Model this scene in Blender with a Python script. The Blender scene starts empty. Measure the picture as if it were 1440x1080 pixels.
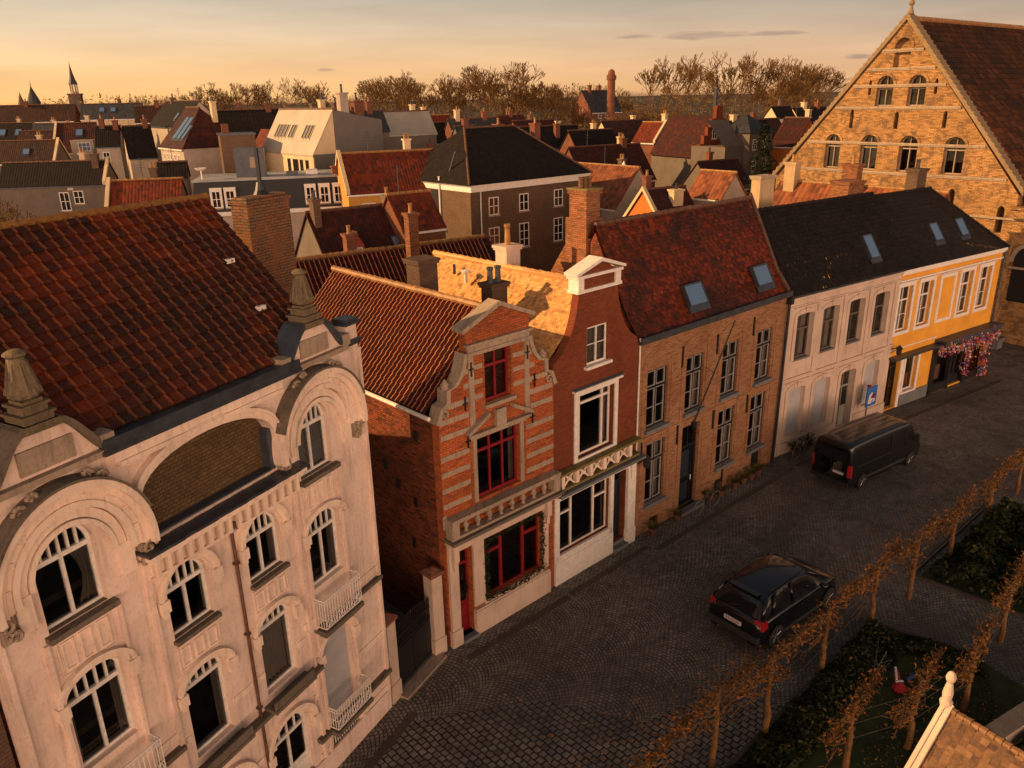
import bpy, bmesh, math, random
from mathutils import Vector as V, Matrix
from mathutils.geometry import delaunay_2d_cdt
R = math.radians
rnd = random.Random(7)
SC = bpy.context.scene
COL = SC.collection

CLOUDS = ((0.2272,0.0598,.085,.0065),(0.155,0.061,.04,.004),(0.30,0.0595,.05,.004),(0.3908,0.0323,.022,.004),(-0.206,0.0326,.02,.003),(-0.0468,0.0192,.035,.003))
# ------------------------------------------------------------------ camera
cam_d = bpy.data.cameras.new('camera')
cam = bpy.data.objects.new('camera', cam_d)
COL.objects.link(cam)
cam_d.sensor_width = 36.0
cam_d.lens = 36.0 * 1114.0 / 1440.0
cam_d.clip_start = 0.3
cam_d.clip_end = 6000
rx = V((0.99977508, -0.00724482, -0.01993221))
dn = V((-0.02120803, -0.34153061, -0.93963134))
fw = V((0.0, 0.93984273, -0.34160745))
mm = Matrix(((rx.x, -dn.x, -fw.x, 0), (rx.y, -dn.y, -fw.y, 0), (rx.z, -dn.z, -fw.z, 15.0), (0, 0, 0, 1)))
cam.matrix_world = mm
SC.camera = cam

# ------------------------------------------------------------------ light
SUN_AZ, SUN_EL = -95.0, 22.0
sd = V((math.sin(R(SUN_AZ)) * math.cos(R(SUN_EL)), math.cos(R(SUN_AZ)) * math.cos(R(SUN_EL)), math.sin(R(SUN_EL))))
sun_d = bpy.data.lights.new('sun', 'SUN')
sun = bpy.data.objects.new('sun', sun_d)
COL.objects.link(sun)
sun_d.energy = 5.0
sun_d.angle = R(0.6)
sun_d.color = (1.0, 0.60, 0.27)
sun.rotation_euler = (-sd).to_track_quat('-Z', 'Y').to_euler()
sun.location = (-40, -20, 60)

SC.render.engine = 'CYCLES'
SC.view_settings.view_transform = 'Standard'
SC.view_settings.look = 'None'
SC.view_settings.exposure = 0.45
SC.view_settings.gamma = 1.0
SC.cycles.max_bounces = 5
SC.cycles.diffuse_bounces = 3
SC.cycles.glossy_bounces = 3
SC.cycles.transparent_max_bounces = 10
SC.cycles.sample_clamp_indirect = 4
SC.cycles.use_denoising = True


class NB:
    """tiny node-graph helper"""
    def __init__(s, tree):
        s.t = tree
        tree.nodes.clear()

    def n(s, typ, props=None, **ins):
        nd = s.t.nodes.new(typ)
        for k, v in (props or {}).items():
            setattr(nd, k, v)
        for k, v in ins.items():
            s.set(nd, k, v)
        return nd

    def set(s, nd, k, v):
        if isinstance(k, str) and k[0] == 'i' and k[1:].isdigit():
            sock = nd.inputs[int(k[1:])]
        else:
            sock = nd.inputs[k.replace('_', ' ')] if isinstance(k, str) else nd.inputs[k]
        if isinstance(v, bpy.types.NodeSocket):
            s.t.links.new(v, sock)
        elif isinstance(v, bpy.types.Node):
            s.t.links.new(v.outputs[0], sock)
        else:
            sock.default_value = v

    def math(s, op, a, b=0.0, c=None):
        nd = s.n('ShaderNodeMath', {'operation': op}, i0=a, i1=b)
        if c is not None:
            s.set(nd, 'i2', c)
        return nd.outputs[0]

    def ramp(s, fac, stops, interp='LINEAR'):
        nd = s.n('ShaderNodeValToRGB')
        s.t.links.new(fac if isinstance(fac, bpy.types.NodeSocket) else fac.outputs[0], nd.inputs[0])
        cr = nd.color_ramp
        cr.interpolation = interp
        while len(cr.elements) < len(stops):
            cr.elements.new(0.5)
        for e, (p, c) in zip(cr.elements, stops):
            e.position = p
            e.color = (c, c, c, 1) if isinstance(c, (int, float)) else (*c[:3], 1)
        return nd.outputs[0]

    def mix(s, fac, a, b, mode='MIX'):
        nd = s.n('ShaderNodeMix', {'data_type': 'RGBA', 'blend_type': mode})
        for i, v in ((0, fac), (6, a), (7, b)):
            if isinstance(v, tuple) and len(v) == 3:
                v = (*v, 1)
            if isinstance(v, bpy.types.Node):
                v = v.outputs[0]
            if isinstance(v, bpy.types.NodeSocket):
                s.t.links.new(v, nd.inputs[i])
            else:
                nd.inputs[i].default_value = v
        return nd.outputs[2]

    def noise(s, vec, scale, detail=4, rough=.55, dist=0):
        return s.n('ShaderNodeTexNoise', Vector=vec, Scale=scale, Detail=detail, Roughness=rough, Distortion=dist).outputs[0]

    def mapv(s, vec, scale=(1, 1, 1), rot=(0, 0, 0), loc=(0, 0, 0)):
        return s.n('ShaderNodeMapping', Vector=vec, Scale=scale, Rotation=rot, Location=loc).outputs[0]


FILL_GLOW = 7.4
# world: physical sky plus the warm dusk gradient and its few cloud streaks
world = bpy.data.worlds.new('World')
SC.world = world
world.use_nodes = True
nb = NB(world.node_tree)
sky = nb.n('ShaderNodeTexSky', {'sky_type': 'NISHITA', 'sun_disc': False, 'sun_elevation': R(SUN_EL),
                               'sun_rotation': R(SUN_AZ), 'air_density': 1.5, 'dust_density': 4.0, 'ozone_density': 1.0})
geo = nb.n('ShaderNodeTexCoord')
sep = nb.n('ShaderNodeSeparateXYZ', Vector=geo.outputs['Generated'])
X_, Y_, Z_ = sep.outputs[0], sep.outputs[1], sep.outputs[2]
az = nb.math('ARCTAN2', X_, Y_)
el = nb.math('ARCSINE', Z_)
warm = nb.ramp(nb.math('MULTIPLY_ADD', el, 1.2, 0.1), [
    (0.0, (0.15, 0.075, 0.035)), (0.098, (0.45, 0.22, 0.08)), (0.103, (0.76, 0.41, 0.14)), (0.15, (0.74, 0.47, 0.23)),
    (0.19, (0.62, 0.47, 0.31)), (0.235, (0.42, 0.36, 0.28)), (0.40, (0.13, 0.115, 0.105)), (1.0, (0.075, 0.073, 0.075))])
cool = nb.ramp(nb.math('MULTIPLY_ADD', el, 1.2, 0.1), [
    (0.0, (0.11, 0.065, 0.045)), (0.098, (0.34, 0.18, 0.10)), (0.103, (0.60, 0.33, 0.17)), (0.15, (0.52, 0.33, 0.21)),
    (0.19, (0.34, 0.26, 0.20)), (0.225, (0.22, 0.20, 0.175)), (0.40, (0.085, 0.08, 0.078)), (1.0, (0.06, 0.062, 0.066))])
side = nb.ramp(nb.math('MULTIPLY_ADD', az, 0.55, 0.5), [(0.0, 0.0), (0.22, 0.0), (0.80, 1.0), (1.0, 1.0)])
grad = nb.mix(side, warm, cool)
# cloud streaks
av = nb.n('ShaderNodeCombineXYZ', X=nb.math('MULTIPLY', az, 9.0), Y=nb.math('MULTIPLY', el, 75.0), Z=0.0).outputs[0]
cn = nb.noise(av, 2.2, 5, .6, .6)
cl = None
for a0, e0, wa, we in CLOUDS:
    dx = nb.math('DIVIDE', nb.math('SUBTRACT', az, a0), wa)
    dy = nb.math('DIVIDE', nb.math('SUBTRACT', el, e0), we)
    d2 = nb.math('ADD', nb.math('MULTIPLY', dx, dx), nb.math('MULTIPLY', dy, dy))
    m = nb.math('SUBTRACT', 1.0, d2)
    cl = m if cl is None else nb.math('MAXIMUM', cl, m)
cm = nb.ramp(nb.math('ADD', nb.math('MULTIPLY', cl, .55), nb.math('SUBTRACT', cn, .62)), [(0.0, 0.0), (0.12, 0.0), (0.45, 0.75)])
grad = nb.mix(cm, grad, (0.27, 0.185, 0.15))
soft = nb.ramp(nb.noise(av, .5, 3, .5, .2), [(0.35, 0.92), (0.65, 1.06)])
grad = nb.mix(1.0, grad, soft, 'MULTIPLY')
# warm low fill added to the sky behind the viewer, to light the facades
GA = R(168.0)
dt = nb.math('ADD', nb.math('MULTIPLY', X_, math.sin(GA)), nb.math('MULTIPLY', Y_, math.cos(GA)))
dt = nb.math('POWER', nb.math('MAXIMUM', dt, 0.0), 2.0)
lo = nb.math('EXPONENT', nb.math('MULTIPLY', nb.math('MULTIPLY', el, el), -16.0))
gl = nb.math('MULTIPLY', nb.math('MULTIPLY', dt, lo), FILL_GLOW)
up = nb.math('GREATER_THAN', el, 0.0)
glc = nb.mix(1.0, (1.0, 0.62, 0.42), nb.n('ShaderNodeCombineXYZ', X=nb.math('MULTIPLY', gl, up), Y=nb.math('MULTIPLY', gl, up), Z=nb.math('MULTIPLY', gl, up)).outputs[0], 'MULTIPLY')
grad = nb.mix(1.0, grad, glc, 'ADD')
b1 = nb.n('ShaderNodeBackground', Color=sky.outputs[0], Strength=0.012)
b2 = nb.n('ShaderNodeBackground', Color=grad, Strength=1.0)
ad = nb.n('ShaderNodeAddShader')
nb.t.links.new(b1.outputs[0], ad.inputs[0])
nb.t.links.new(b2.outputs[0], ad.inputs[1])
out = nb.n('ShaderNodeOutputWorld')
nb.t.links.new(ad.outputs[0], out.inputs[0])


# ------------------------------------------------------------------ geometry helpers
class Frame:
    """vertical facade frame: s along the street, n outwards, z up"""
    def __init__(s, x, y, az):
        s.o = V((x, y, 0))
        a = R(az)
        s.az = az
        s.d = V((math.sin(a), math.cos(a), 0))
        s.n = V((s.d.y, -s.d.x, 0))

    def w(s, a, n, z):
        return s.o + s.d * a + s.n * n + V((0, 0, z))


def rect(a, b, z0, z1):
    return [(a, z0), (b, z0), (b, z1), (a, z1)]


def arch(a, b, z0, zs, zt, k=14):
    c, r = (a + b) / 2, (b - a) / 2
    return [(a, z0), (b, z0)] + [(c + r * math.cos(math.pi * i / k), zs + (zt - zs) * math.sin(math.pi * i / k)) for i in range(k + 1)]


def inside(p, l):
    c = False
    for i in range(len(l)):
        (x0, y0), (x1, y1) = l[i][:2], l[i - 1][:2]
        if (y0 > p[1]) != (y1 > p[1]) and p[0] < (x1 - x0) * (p[1] - y0) / (y1 - y0) + x0:
            c = not c
    return c


def fill(loops):
    """triangles of a polygon with holes"""
    pts, ed = [], []
    for l in loops:
        b = len(pts)
        pts += [V((p[0], p[1])) for p in l]
        ed += [(b + i, b + (i + 1) % len(l)) for i in range(len(l))]
    vs, _, fs = delaunay_2d_cdt(pts, ed, [], 0, 1e-5)[:3]
    res = []
    for f in fs:
        t = [vs[i] for i in f]
        c = sum((q.x for q in t)) / 3, sum((q.y for q in t)) / 3
        if inside(c, loops[0]) and not any(inside(c, h) for h in loops[1:]):
            ar = (t[1] - t[0]).cross(t[2] - t[0])
            if abs(ar) > 1e-9:
                t = [(q.x, q.y) for q in t]
                res.append(t if ar > 0 else t[::-1])
    return res


class MB:
    def __init__(s):
        s.P = []   # (points, uvs or None, mat index)

    def poly(s, pts, uv=None, mi=0):
        s.P.append(([V(p) for p in pts], uv, mi))

    def box(s, fr, a0, a1, n0, n1, z0, z1, mi=0):
        w = fr.w
        c = [w(a, n, z) for z in (z0, z1) for n in (n0, n1) for a in (a0, a1)]
        for q in ((2, 3, 7, 6), (1, 0, 4, 5), (3, 1, 5, 7), (0, 2, 6, 4), (6, 7, 5, 4), (0, 1, 3, 2)):
            s.poly([c[i] for i in q], None, mi)

    def hexa(s, b, t, mi=0):
        """b, t: four bottom / top corners"""
        for i in range(4):
            j = (i + 1) % 4
            s.poly([b[i], b[j], t[j], t[i]], None, mi)
        s.poly(t, None, mi)
        s.poly(b[::-1], None, mi)

    def prism(s, fr, outline, n0, n1, holes=(), mi=0, back=True, rim_mi=None):
        loops = [outline] + list(holes)
        for t in fill(loops):
            s.poly([fr.w(p[0], n1, p[1]) for p in t], None, mi)
            if back:
                s.poly([fr.w(p[0], n0, p[1]) for p in t[::-1]], None, mi)
        rm = mi if rim_mi is None else rim_mi
        for k, l in enumerate(loops):
            for i in range(len(l)):
                p, q = l[i], l[(i + 1) % len(l)]
                f = [fr.w(p[0], n0, p[1]), fr.w(q[0], n0, q[1]), fr.w(q[0], n1, q[1]), fr.w(p[0], n1, p[1])]
                s.poly(f if k == 0 else f[::-1], None, rm)

    def ring(s, fr, outer, inner, n0, n1, mi=0):
        k = len(outer)
        for i in range(k):
            j = (i + 1) % k
            a, b, c, d = outer[i], outer[j], inner[j], inner[i]
            w = fr.w
            s.poly([w(*((a[0], n1, a[1]))), w(b[0], n1, b[1]), w(c[0], n1, c[1]), w(d[0], n1, d[1])], None, mi)
            s.poly([w(a[0], n0, a[1]), w(b[0], n0, b[1]), w(b[0], n1, b[1]), w(a[0], n1, a[1])], None, mi)
            s.poly([w(c[0], n0, c[1]), w(d[0], n0, d[1]), w(d[0], n1, d[1]), w(c[0], n1, c[1])], None, mi)

    def strip(s, fr, outer, inner, n0, n1, mi=0):
        """open band between two polylines of equal count, extruded"""
        k = len(outer)
        w = fr.w
        for i in range(k - 1):
            a, b, c, d = outer[i], outer[i + 1], inner[i + 1], inner[i]
            s.poly([w(a[0], n1, a[1]), w(b[0], n1, b[1]), w(c[0], n1, c[1]), w(d[0], n1, d[1])], None, mi)
            s.poly([w(a[0], n0, a[1]), w(b[0], n0, b[1]), w(b[0], n1, b[1]), w(a[0], n1, a[1])], None, mi)
            s.poly([w(c[0], n0, c[1]), w(d[0], n0, d[1]), w(d[0], n1, d[1]), w(c[0], n1, c[1])], None, mi)
        for p, q in ((outer[0], inner[0]), (outer[-1], inner[-1])):
            s.poly([w(p[0], n0, p[1]), w(q[0], n0, q[1]), w(q[0], n1, q[1]), w(p[0], n1, p[1])], None, mi)

    def tube(s, p0, p1, r0, r1=None, k=8, mi=0, cap=True):
        p0, p1 = V(p0), V(p1)
        r1 = r0 if r1 is None else r1
        d = (p1 - p0)
        if d.length < 1e-6:
            return
        d.normalize()
        a = d.cross(V((0, 0, 1)))
        if a.length < 1e-3:
            a = d.cross(V((1, 0, 0)))
        a.normalize()
        b = d.cross(a)
        r = [[p + (a * math.cos(2 * math.pi * i / k) + b * math.sin(2 * math.pi * i / k)) * q for i in range(k)] for p, q in ((p0, r0), (p1, r1))]
        for i in range(k):
            j = (i + 1) % k
            s.poly([r[0][i], r[1][i], r[1][j], r[0][j]], None, mi)
        if cap:
            s.poly(r[1][::-1], None, mi)
            s.poly(r[0], None, mi)

    def lathe(s, c, prof, k=14, mi=0, sq=1.0):
        c = V(c)
        for (r0, z0), (r1, z1) in zip(prof, prof[1:]):
            for i in range(k):
                t0, t1 = 2 * math.pi * i / k, 2 * math.pi * (i + 1) / k
                pts = [c + V((math.cos(t0) * r0, math.sin(t0) * r0 * sq, z0)), c + V((math.cos(t1) * r0, math.sin(t1) * r0 * sq, z0)),
                       c + V((math.cos(t1) * r1, math.sin(t1) * r1 * sq, z1)), c + V((math.cos(t0) * r1, math.sin(t0) * r1 * sq, z1))]
                if r1 < 1e-4:
                    pts = pts[:3]
                if r0 < 1e-4:
                    pts = [pts[0], pts[2], pts[3]] if r1 >= 1e-4 else pts
                s.poly(pts, None, mi)

    def build(s, name, mats, parent=None, smooth=False, weld=False, bevel=0):
        vs, fs, uvs, mi = [], [], [], []
        for pts, uv, m in s.P:
            b = len(vs)
            vs += pts
            fs.append(list(range(b, b + len(pts))))
            if uv is None:
                e1 = pts[1] - pts[0]
                nrm = e1.cross(pts[2] - pts[0])
                if len(pts) > 3 and nrm.length < 1e-9:
                    nrm = (pts[2] - pts[0]).cross(pts[3] - pts[0])
                if nrm.length > 1e-12:
                    nrm.normalize()
                t = V((0, 0, 1)).cross(nrm)
                if t.length < 0.05:
                    t = V((1, 0, 0))
                t.normalize()
                if nrm.z < -0.05:
                    t = -t
                bt = nrm.cross(t)
                if bt.z < 0:
                    bt = -bt
                uv = [(p.dot(t), p.dot(bt)) for p in pts]
            uvs += uv
            mi.append(m)
        me = bpy.data.meshes.new(name)
        me.from_pydata(vs, [], fs)
        ul = me.uv_layers.new(name='UVMap')
        ul.data.foreach_set('uv', [c for u in uvs for c in u])
        if not isinstance(mats, (list, tuple)):
            mats = [mats]
        for m in mats:
            me.materials.append(m)
        me.polygons.foreach_set('material_index', mi)
        if smooth or weld:
            bm = bmesh.new()
            bm.from_mesh(me)
            bmesh.ops.remove_doubles(bm, verts=bm.verts, dist=0.0005)
            bmesh.ops.recalc_face_normals(bm, faces=bm.faces)
            if smooth:
                for f in bm.faces:
                    f.smooth = True
            bm.to_mesh(me)
            bm.free()
        me.update()
        return link(name, me, parent, bevel)


def link(name, me, parent=None, bevel=0):
    o = bpy.data.objects.new(name, me)
    COL.objects.link(o)
    if parent is not None:
        o.parent = parent
        if parent.type == 'EMPTY' and parent.parent is None:
            o.location = -parent.location
    if bevel:
        b = o.modifiers.new('bevel', 'BEVEL')
        b.width = bevel
        b.segments = 1
        b.limit_method = 'ANGLE'
    return o


def tag(o, label=None, cat=None, group=None, kind=None):
    if label: o['label'] = label
    if cat: o['category'] = cat
    if group: o['group'] = group
    if kind: o['kind'] = kind
    return o


def thing(name, label, cat, loc=(0, 0, 0), group=None):
    o = bpy.data.objects.new(name, None)
    COL.objects.link(o)
    o.location = loc
    o.empty_display_size = .3
    return tag(o, label, cat, group)


def copy_thing(root, loc, rz=0.0, label=None, scale=None):
    def cp(o, par):
        c = o.copy()
        COL.objects.link(c)
        c.parent = par
        for ch in o.children:
            cp(ch, c)
        return c
    r = cp(root, None)
    r.location = loc
    r.rotation_euler = (0, 0, rz)
    if scale: r.scale = (scale,) * 3 if isinstance(scale, (int, float)) else scale
    if label: r['label'] = label
    return r

# ------------------------------------------------------------------ materials
MATS = {}


def newmat(name):
    m = bpy.data.materials.new(name)
    m.use_nodes = True
    nb = NB(m.node_tree)
    b = nb.n('ShaderNodeBsdfPrincipled')
    o = nb.n('ShaderNodeOutputMaterial')
    nb.t.links.new(b.outputs[0], o.inputs[0])
    MATS[name] = m
    return m, nb, b


def uvc(nb):
    return nb.n('ShaderNodeTexCoord').outputs['UV']


def obc(nb):
    return nb.n('ShaderNodeNewGeometry').outputs['Position']


def shade(c, k):
    return tuple(max(0, min(1, x * k)) for x in c)


def bump(nb, b, h, strength=.5, dist=.02):
    nb.set(b, 'Normal', nb.n('ShaderNodeBump', Height=h, Strength=strength, Distance=dist))


def plaster(name, col, stain=(.16, .10, .07), amt=.45, rough=.85, fine=.12, bstr=.35):
    m, nb, b = newmat(name)
    u, p = uvc(nb), obc(nb)
    big = nb.noise(p, .9, 5, .6, .4)
    c = nb.mix(nb.ramp(big, [(.35, 0.), (.7, 1.)]), (*shade(col, 1.08), 1), (*shade(col, .82), 1))
    st = nb.noise(nb.mapv(u, (5, .55, 1)), 1.6, 6, .65, .3)
    c = nb.mix(nb.math('MULTIPLY', nb.ramp(st, [(.5, 0.), (.78, 1.)]), amt), c, (*stain, 1))
    fn = nb.noise(p, 14, 5, .7)
    c = nb.mix(nb.math('MULTIPLY', nb.ramp(fn, [(.52, 0.), (.75, 1.)]), fine * 2.2), c, (*shade(stain, 1.4), 1))
    nb.set(b, 'Base Color', c)
    nb.set(b, 'Roughness', rough)
    nb.set(b, 'Specular IOR Level', .15)
    bump(nb, b, nb.math('ADD', nb.noise(p, 30, 6, .7), nb.math('MULTIPLY', nb.noise(p, 3, 4), 1.5)), bstr, .012)
    return m


def brick(name, c1, c2, mort, bw=.21, rh=.068, var=(.10, .05, .035), vamt=.6, warp=.012, bs=.9, ms=.010, patch=None):
    m, nb, b = newmat(name)
    u, p = uvc(nb), obc(nb)
    nz = nb.n('ShaderNodeTexNoise', Vector=p, Scale=5.0, Detail=3.0).outputs[1]
    uw = nb.n('ShaderNodeVectorMath', {'operation': 'MULTIPLY_ADD'}, i0=nz, i1=(warp, warp, 0), i2=u).outputs[0]
    bt = nb.n('ShaderNodeTexBrick', {'offset': .5}, Vector=uw, Color1=(*c1, 1), Color2=(*c2, 1), Mortar=(*mort, 1), Scale=1.0,
              Mortar_Size=ms, Mortar_Smooth=.3, Bias=-.1, Brick_Width=bw, Row_Height=rh)
    # per-brick dark or burnt stones
    sp = nb.n('ShaderNodeSeparateXYZ', Vector=uw)
    row = nb.math('FLOOR', nb.math('DIVIDE', sp.outputs[1], rh))
    sh = nb.math('MULTIPLY', nb.math('MODULO', nb.math('ABSOLUTE', row), 2.0), .5)
    colx = nb.math('FLOOR', nb.math('SUBTRACT', nb.math('DIVIDE', sp.outputs[0], bw), nb.math('MULTIPLY', sh, -1.0)))
    wn = nb.n('ShaderNodeTexWhiteNoise', {'noise_dimensions': '2D'}, Vector=nb.n('ShaderNodeCombineXYZ', X=colx, Y=row).outputs[0])
    c = nb.mix(nb.math('MULTIPLY', nb.ramp(wn.outputs[0], [(.55, 0.), (1., 1.)]), vamt), bt.outputs[0], (*var, 1))
    c = nb.mix(bt.outputs[1], c, (*mort, 1))
    big = nb.noise(p, .7, 5, .6, .5)
    c = nb.mix(nb.ramp(big, [(.3, .0), (.75, .55)]), c, (*shade(var, .8), 1))
    if patch:
        c = nb.mix(nb.ramp(nb.noise(p, 1.3, 4, .6, 1.), [(.52, 0.), (.62, .75)]), c, (*patch, 1))
    fn = nb.noise(p, 25, 4, .7)
    c = nb.mix(1.0, c, nb.ramp(fn, [(.3, .72), (.7, 1.22)]), 'MULTIPLY')
    nb.set(b, 'Base Color', c)
    nb.set(b, 'Roughness', .9)
    nb.set(b, 'Specular IOR Level', .12)
    h = nb.math('SUBTRACT', nb.math('MULTIPLY', fn, .5), bt.outputs[1])
    bump(nb, b, h, bs, .012)
    return m


def tiles(name, cols, tw=1.0, rh=1.0, dark=(.02, .014, .012), damt=.7, moss=(.16, .12, .02), mamt=.0, far=False, rough=.6, dsc=.5, prof=.5, bs=1.0, crest=None, glint_amt=.6, cpos=.2):
    """cols: three tile colours. near roofs carry uv in tile units, far ones in metres"""
    m, nb, b = newmat(name)
    u, p = uvc(nb), obc(nb)
    if far:
        u = nb.mapv(u, (1 / tw, 1 / rh, 1))
    sp = nb.n('ShaderNodeSeparateXYZ', Vector=u)
    cx, cy = nb.math('FLOOR', sp.outputs[0]), nb.math('FLOOR', sp.outputs[1])
    wn = nb.n('ShaderNodeTexWhiteNoise', {'noise_dimensions': '2D'}, Vector=nb.n('ShaderNodeCombineXYZ', X=cx, Y=cy).outputs[0])
    c = nb.ramp(wn.outputs[0], [(0., cols[0]), (.5, cols[1]), (1., cols[2])])
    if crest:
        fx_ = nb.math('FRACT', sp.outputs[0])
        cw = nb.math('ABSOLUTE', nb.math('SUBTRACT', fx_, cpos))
        crest_glint = nb.math('MULTIPLY', nb.ramp(cw, [(.0, 1.), (.06, .8), (.12, 0.)]), nb.ramp(nb.noise(p, 5, 4, .7), [(.3, .25), (.6, 1.)]))
    d = nb.noise(p, dsc, 6, .62, .6)
    c = nb.mix(nb.math('MULTIPLY', nb.ramp(d, [(.4, 0.), (.66, 1.)]), damt), c, (*dark, 1))
    wn2 = nb.n('ShaderNodeTexWhiteNoise', {'noise_dimensions': '2D'}, Vector=nb.n('ShaderNodeCombineXYZ', X=cy, Y=cx).outputs[0])
    c = nb.mix(nb.math('MULTIPLY', nb.ramp(wn2.outputs[0], [(.6, 0.), (.95, 1.)]), .55), c, (*dark, 1))
    if mamt:
        c = nb.mix(nb.math('MULTIPLY', nb.ramp(nb.noise(p, 6, 5, .7), [(.55, 0.), (.72, 1.)]), mamt), c, (*moss, 1))
    fn = nb.noise(p, 22, 4, .7)
    c = nb.mix(1.0, c, nb.ramp(fn, [(.3, .65), (.7, 1.3)]), 'MULTIPLY')
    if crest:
        c = nb.mix(nb.math('MULTIPLY', crest_glint, glint_amt), c, (*crest, 1))  # sunlit glints along the rolls, put into the tile colour
    nb.set(b, 'Base Color', c)
    nb.set(b, 'Roughness', rough)
    nb.set(b, 'Specular IOR Level', .16)
    h = nb.math('MULTIPLY', fn, .25)
    if far:
        fy = nb.math('FRACT', sp.outputs[1])
        fx = nb.math('ABSOLUTE', nb.math('SINE', nb.math('MULTIPLY', sp.outputs[0], math.pi)))
        h = nb.math('ADD', h, nb.math('ADD', nb.math('MULTIPLY', fy, -.7), nb.math('MULTIPLY', fx, prof)))
    bump(nb, b, h, bs if far else .4, .03 if far else .015)
    return m


def simple(name, col, rough=.6, metal=0.0, var=.2, sc=6, bs=.15, spec=.5, coat=0):
    m, nb, b = newmat(name)
    p = nb.n('ShaderNodeTexCoord').outputs['Object']
    n = nb.noise(p, sc, 5, .65)
    c = nb.mix(nb.ramp(n, [(.3, 0.), (.72, 1.)]), (*shade(col, 1 + var * .5), 1), (*shade(col, 1 - var), 1))
    nb.set(b, 'Base Color', c)
    nb.set(b, 'Roughness', rough)
    nb.set(b, 'Metallic', metal)
    nb.set(b, 'Specular IOR Level', spec)
    if coat:
        nb.set(b, 'Coat Weight', coat)
        nb.set(b, 'Coat Roughness', .05)
    if bs:
        bump(nb, b, nb.noise(p, sc * 6, 4, .6), bs, .004)
    return m


def glass(name, tint=.55, glo=(.9, .9, .9)):
    m = bpy.data.materials.new(name)
    m.use_nodes = True
    nb = NB(m.node_tree)
    tr = nb.n('ShaderNodeBsdfTransparent', Color=(tint, tint, tint, 1))
    p = nb.n('ShaderNodeNewGeometry').outputs['Position']
    bp = nb.n('ShaderNodeBump', Height=nb.noise(p, 1.7, 2), Strength=.25, Distance=.02)
    gl = nb.n('ShaderNodeBsdfGlossy', Color=(*glo, 1), Roughness=.02, Normal=bp)
    fr = nb.n('ShaderNodeFresnel', IOR=1.5)
    mx = nb.n('ShaderNodeMixShader')
    nb.t.links.new(nb.math('MULTIPLY_ADD', fr.outputs[0], 1.1, .02), mx.inputs[0])
    nb.t.links.new(tr.outputs[0], mx.inputs[1])
    nb.t.links.new(gl.outputs[0], mx.inputs[2])
    o = nb.n('ShaderNodeOutputMaterial')
    nb.t.links.new(mx.outputs[0], o.inputs[0])
    return m


def setts(name, scale, fan, c1, c2, mort, dirt):
    m, nb, b = newmat(name)
    p = obc(nb)
    q = nb.mapv(p, (1, 1, 1), (0, 0, R(47)))
    wv = nb.n('ShaderNodeTexNoise', Vector=p, Scale=2.2, Detail=3.0).outputs[1]
    q = nb.n('ShaderNodeVectorMath', {'operation': 'MULTIPLY_ADD'}, i0=wv, i1=(.10, .10, 0), i2=q).outputs[0]
    wv2 = nb.n('ShaderNodeTexNoise', Vector=p, Scale=11.0, Detail=2.0).outputs[1]
    q = nb.n('ShaderNodeVectorMath', {'operation': 'MULTIPLY_ADD'}, i0=wv2, i1=(.035, .035, 0), i2=q).outputs[0]
    sp = nb.n('ShaderNodeSeparateXYZ', Vector=q)
    x, y = sp.outputs[0], sp.outputs[1]
    if fan:
        u = nb.math('SUBTRACT', nb.math('FRACT', nb.math('DIVIDE', x, fan)), .5)
        u = nb.math('MULTIPLY', u, fan)
        arc = nb.math('SQRT', nb.math('SUBTRACT', (fan * .62) ** 2, nb.math('MULTIPLY', u, u)))
        yy = nb.math('SUBTRACT', y, arc)
        ang = nb.math('MULTIPLY', nb.math('ARCSINE', nb.math('DIVIDE', u, fan * .62)), fan * .62)
        cell = nb.math('MULTIPLY', nb.math('FLOOR', nb.math('DIVIDE', x, fan)), fan * 1.37)
        vec = nb.n('ShaderNodeCombineXYZ', X=nb.math('ADD', ang, cell), Y=yy).outputs[0]
    else:
        vec = q
    bt = nb.n('ShaderNodeTexBrick', {'offset': .5}, Vector=vec, Color1=(*c1, 1), Color2=(*c2, 1), Mortar=(*mort, 1), Scale=1.0,
              Mortar_Size=scale * .13, Mortar_Smooth=.6, Bias=0.0, Brick_Width=scale, Row_Height=scale * .93)
    c = bt.outputs[0]
    v = nb.n('ShaderNodeTexVoronoi', Vector=vec, Scale=1 / scale)
    c = nb.mix(.5, c, nb.mix(1.0, c, nb.ramp(v.outputs[1], [(0, .35), (1, 1.75)]), 'MULTIPLY'))
    d = nb.noise(p, .16, 6, .62, .8)
    c = nb.mix(nb.ramp(d, [(.42, 0.), (.66, .8)]), c, (*dirt, 1))
    d2 = nb.noise(p, .9, 6, .7, .6)
    c = nb.mix(nb.ramp(d2, [(.45, 0.), (.75, .55)]), c, (*shade(dirt, .6), 1))
    lit = nb.noise(p, 3.5, 6, .75)
    c = nb.mix(nb.ramp(lit, [(.66, 0.), (.74, .35)]), c, (.22, .17, .12, 1))
    nb.set(b, 'Base Color', c)
    nb.set(b, 'Roughness', nb.ramp(d2, [(.3, .45), (.7, .8)]))
    nb.set(b, 'Specular IOR Level', .3)
    h = nb.math('SUBTRACT', nb.math('MULTIPLY', nb.noise(p, 30, 4, .7), .35), bt.outputs[1])
    bump(nb, b, h, 1.0, .03)
    return m


def leafy(name, cols, rough=.7, sc=3.0, spec=.2, transl=0.0):
    m, nb, b = newmat(name)
    p = obc(nb)
    n = nb.noise(p, sc, 4, .7)
    c = nb.ramp(n, [(.3, cols[0]), (.5, cols[1]), (.7, cols[2])])
    nb.set(b, 'Base Color', c)
    nb.set(b, 'Roughness', rough)
    nb.set(b, 'Specular IOR Level', spec)
    return m


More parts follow.
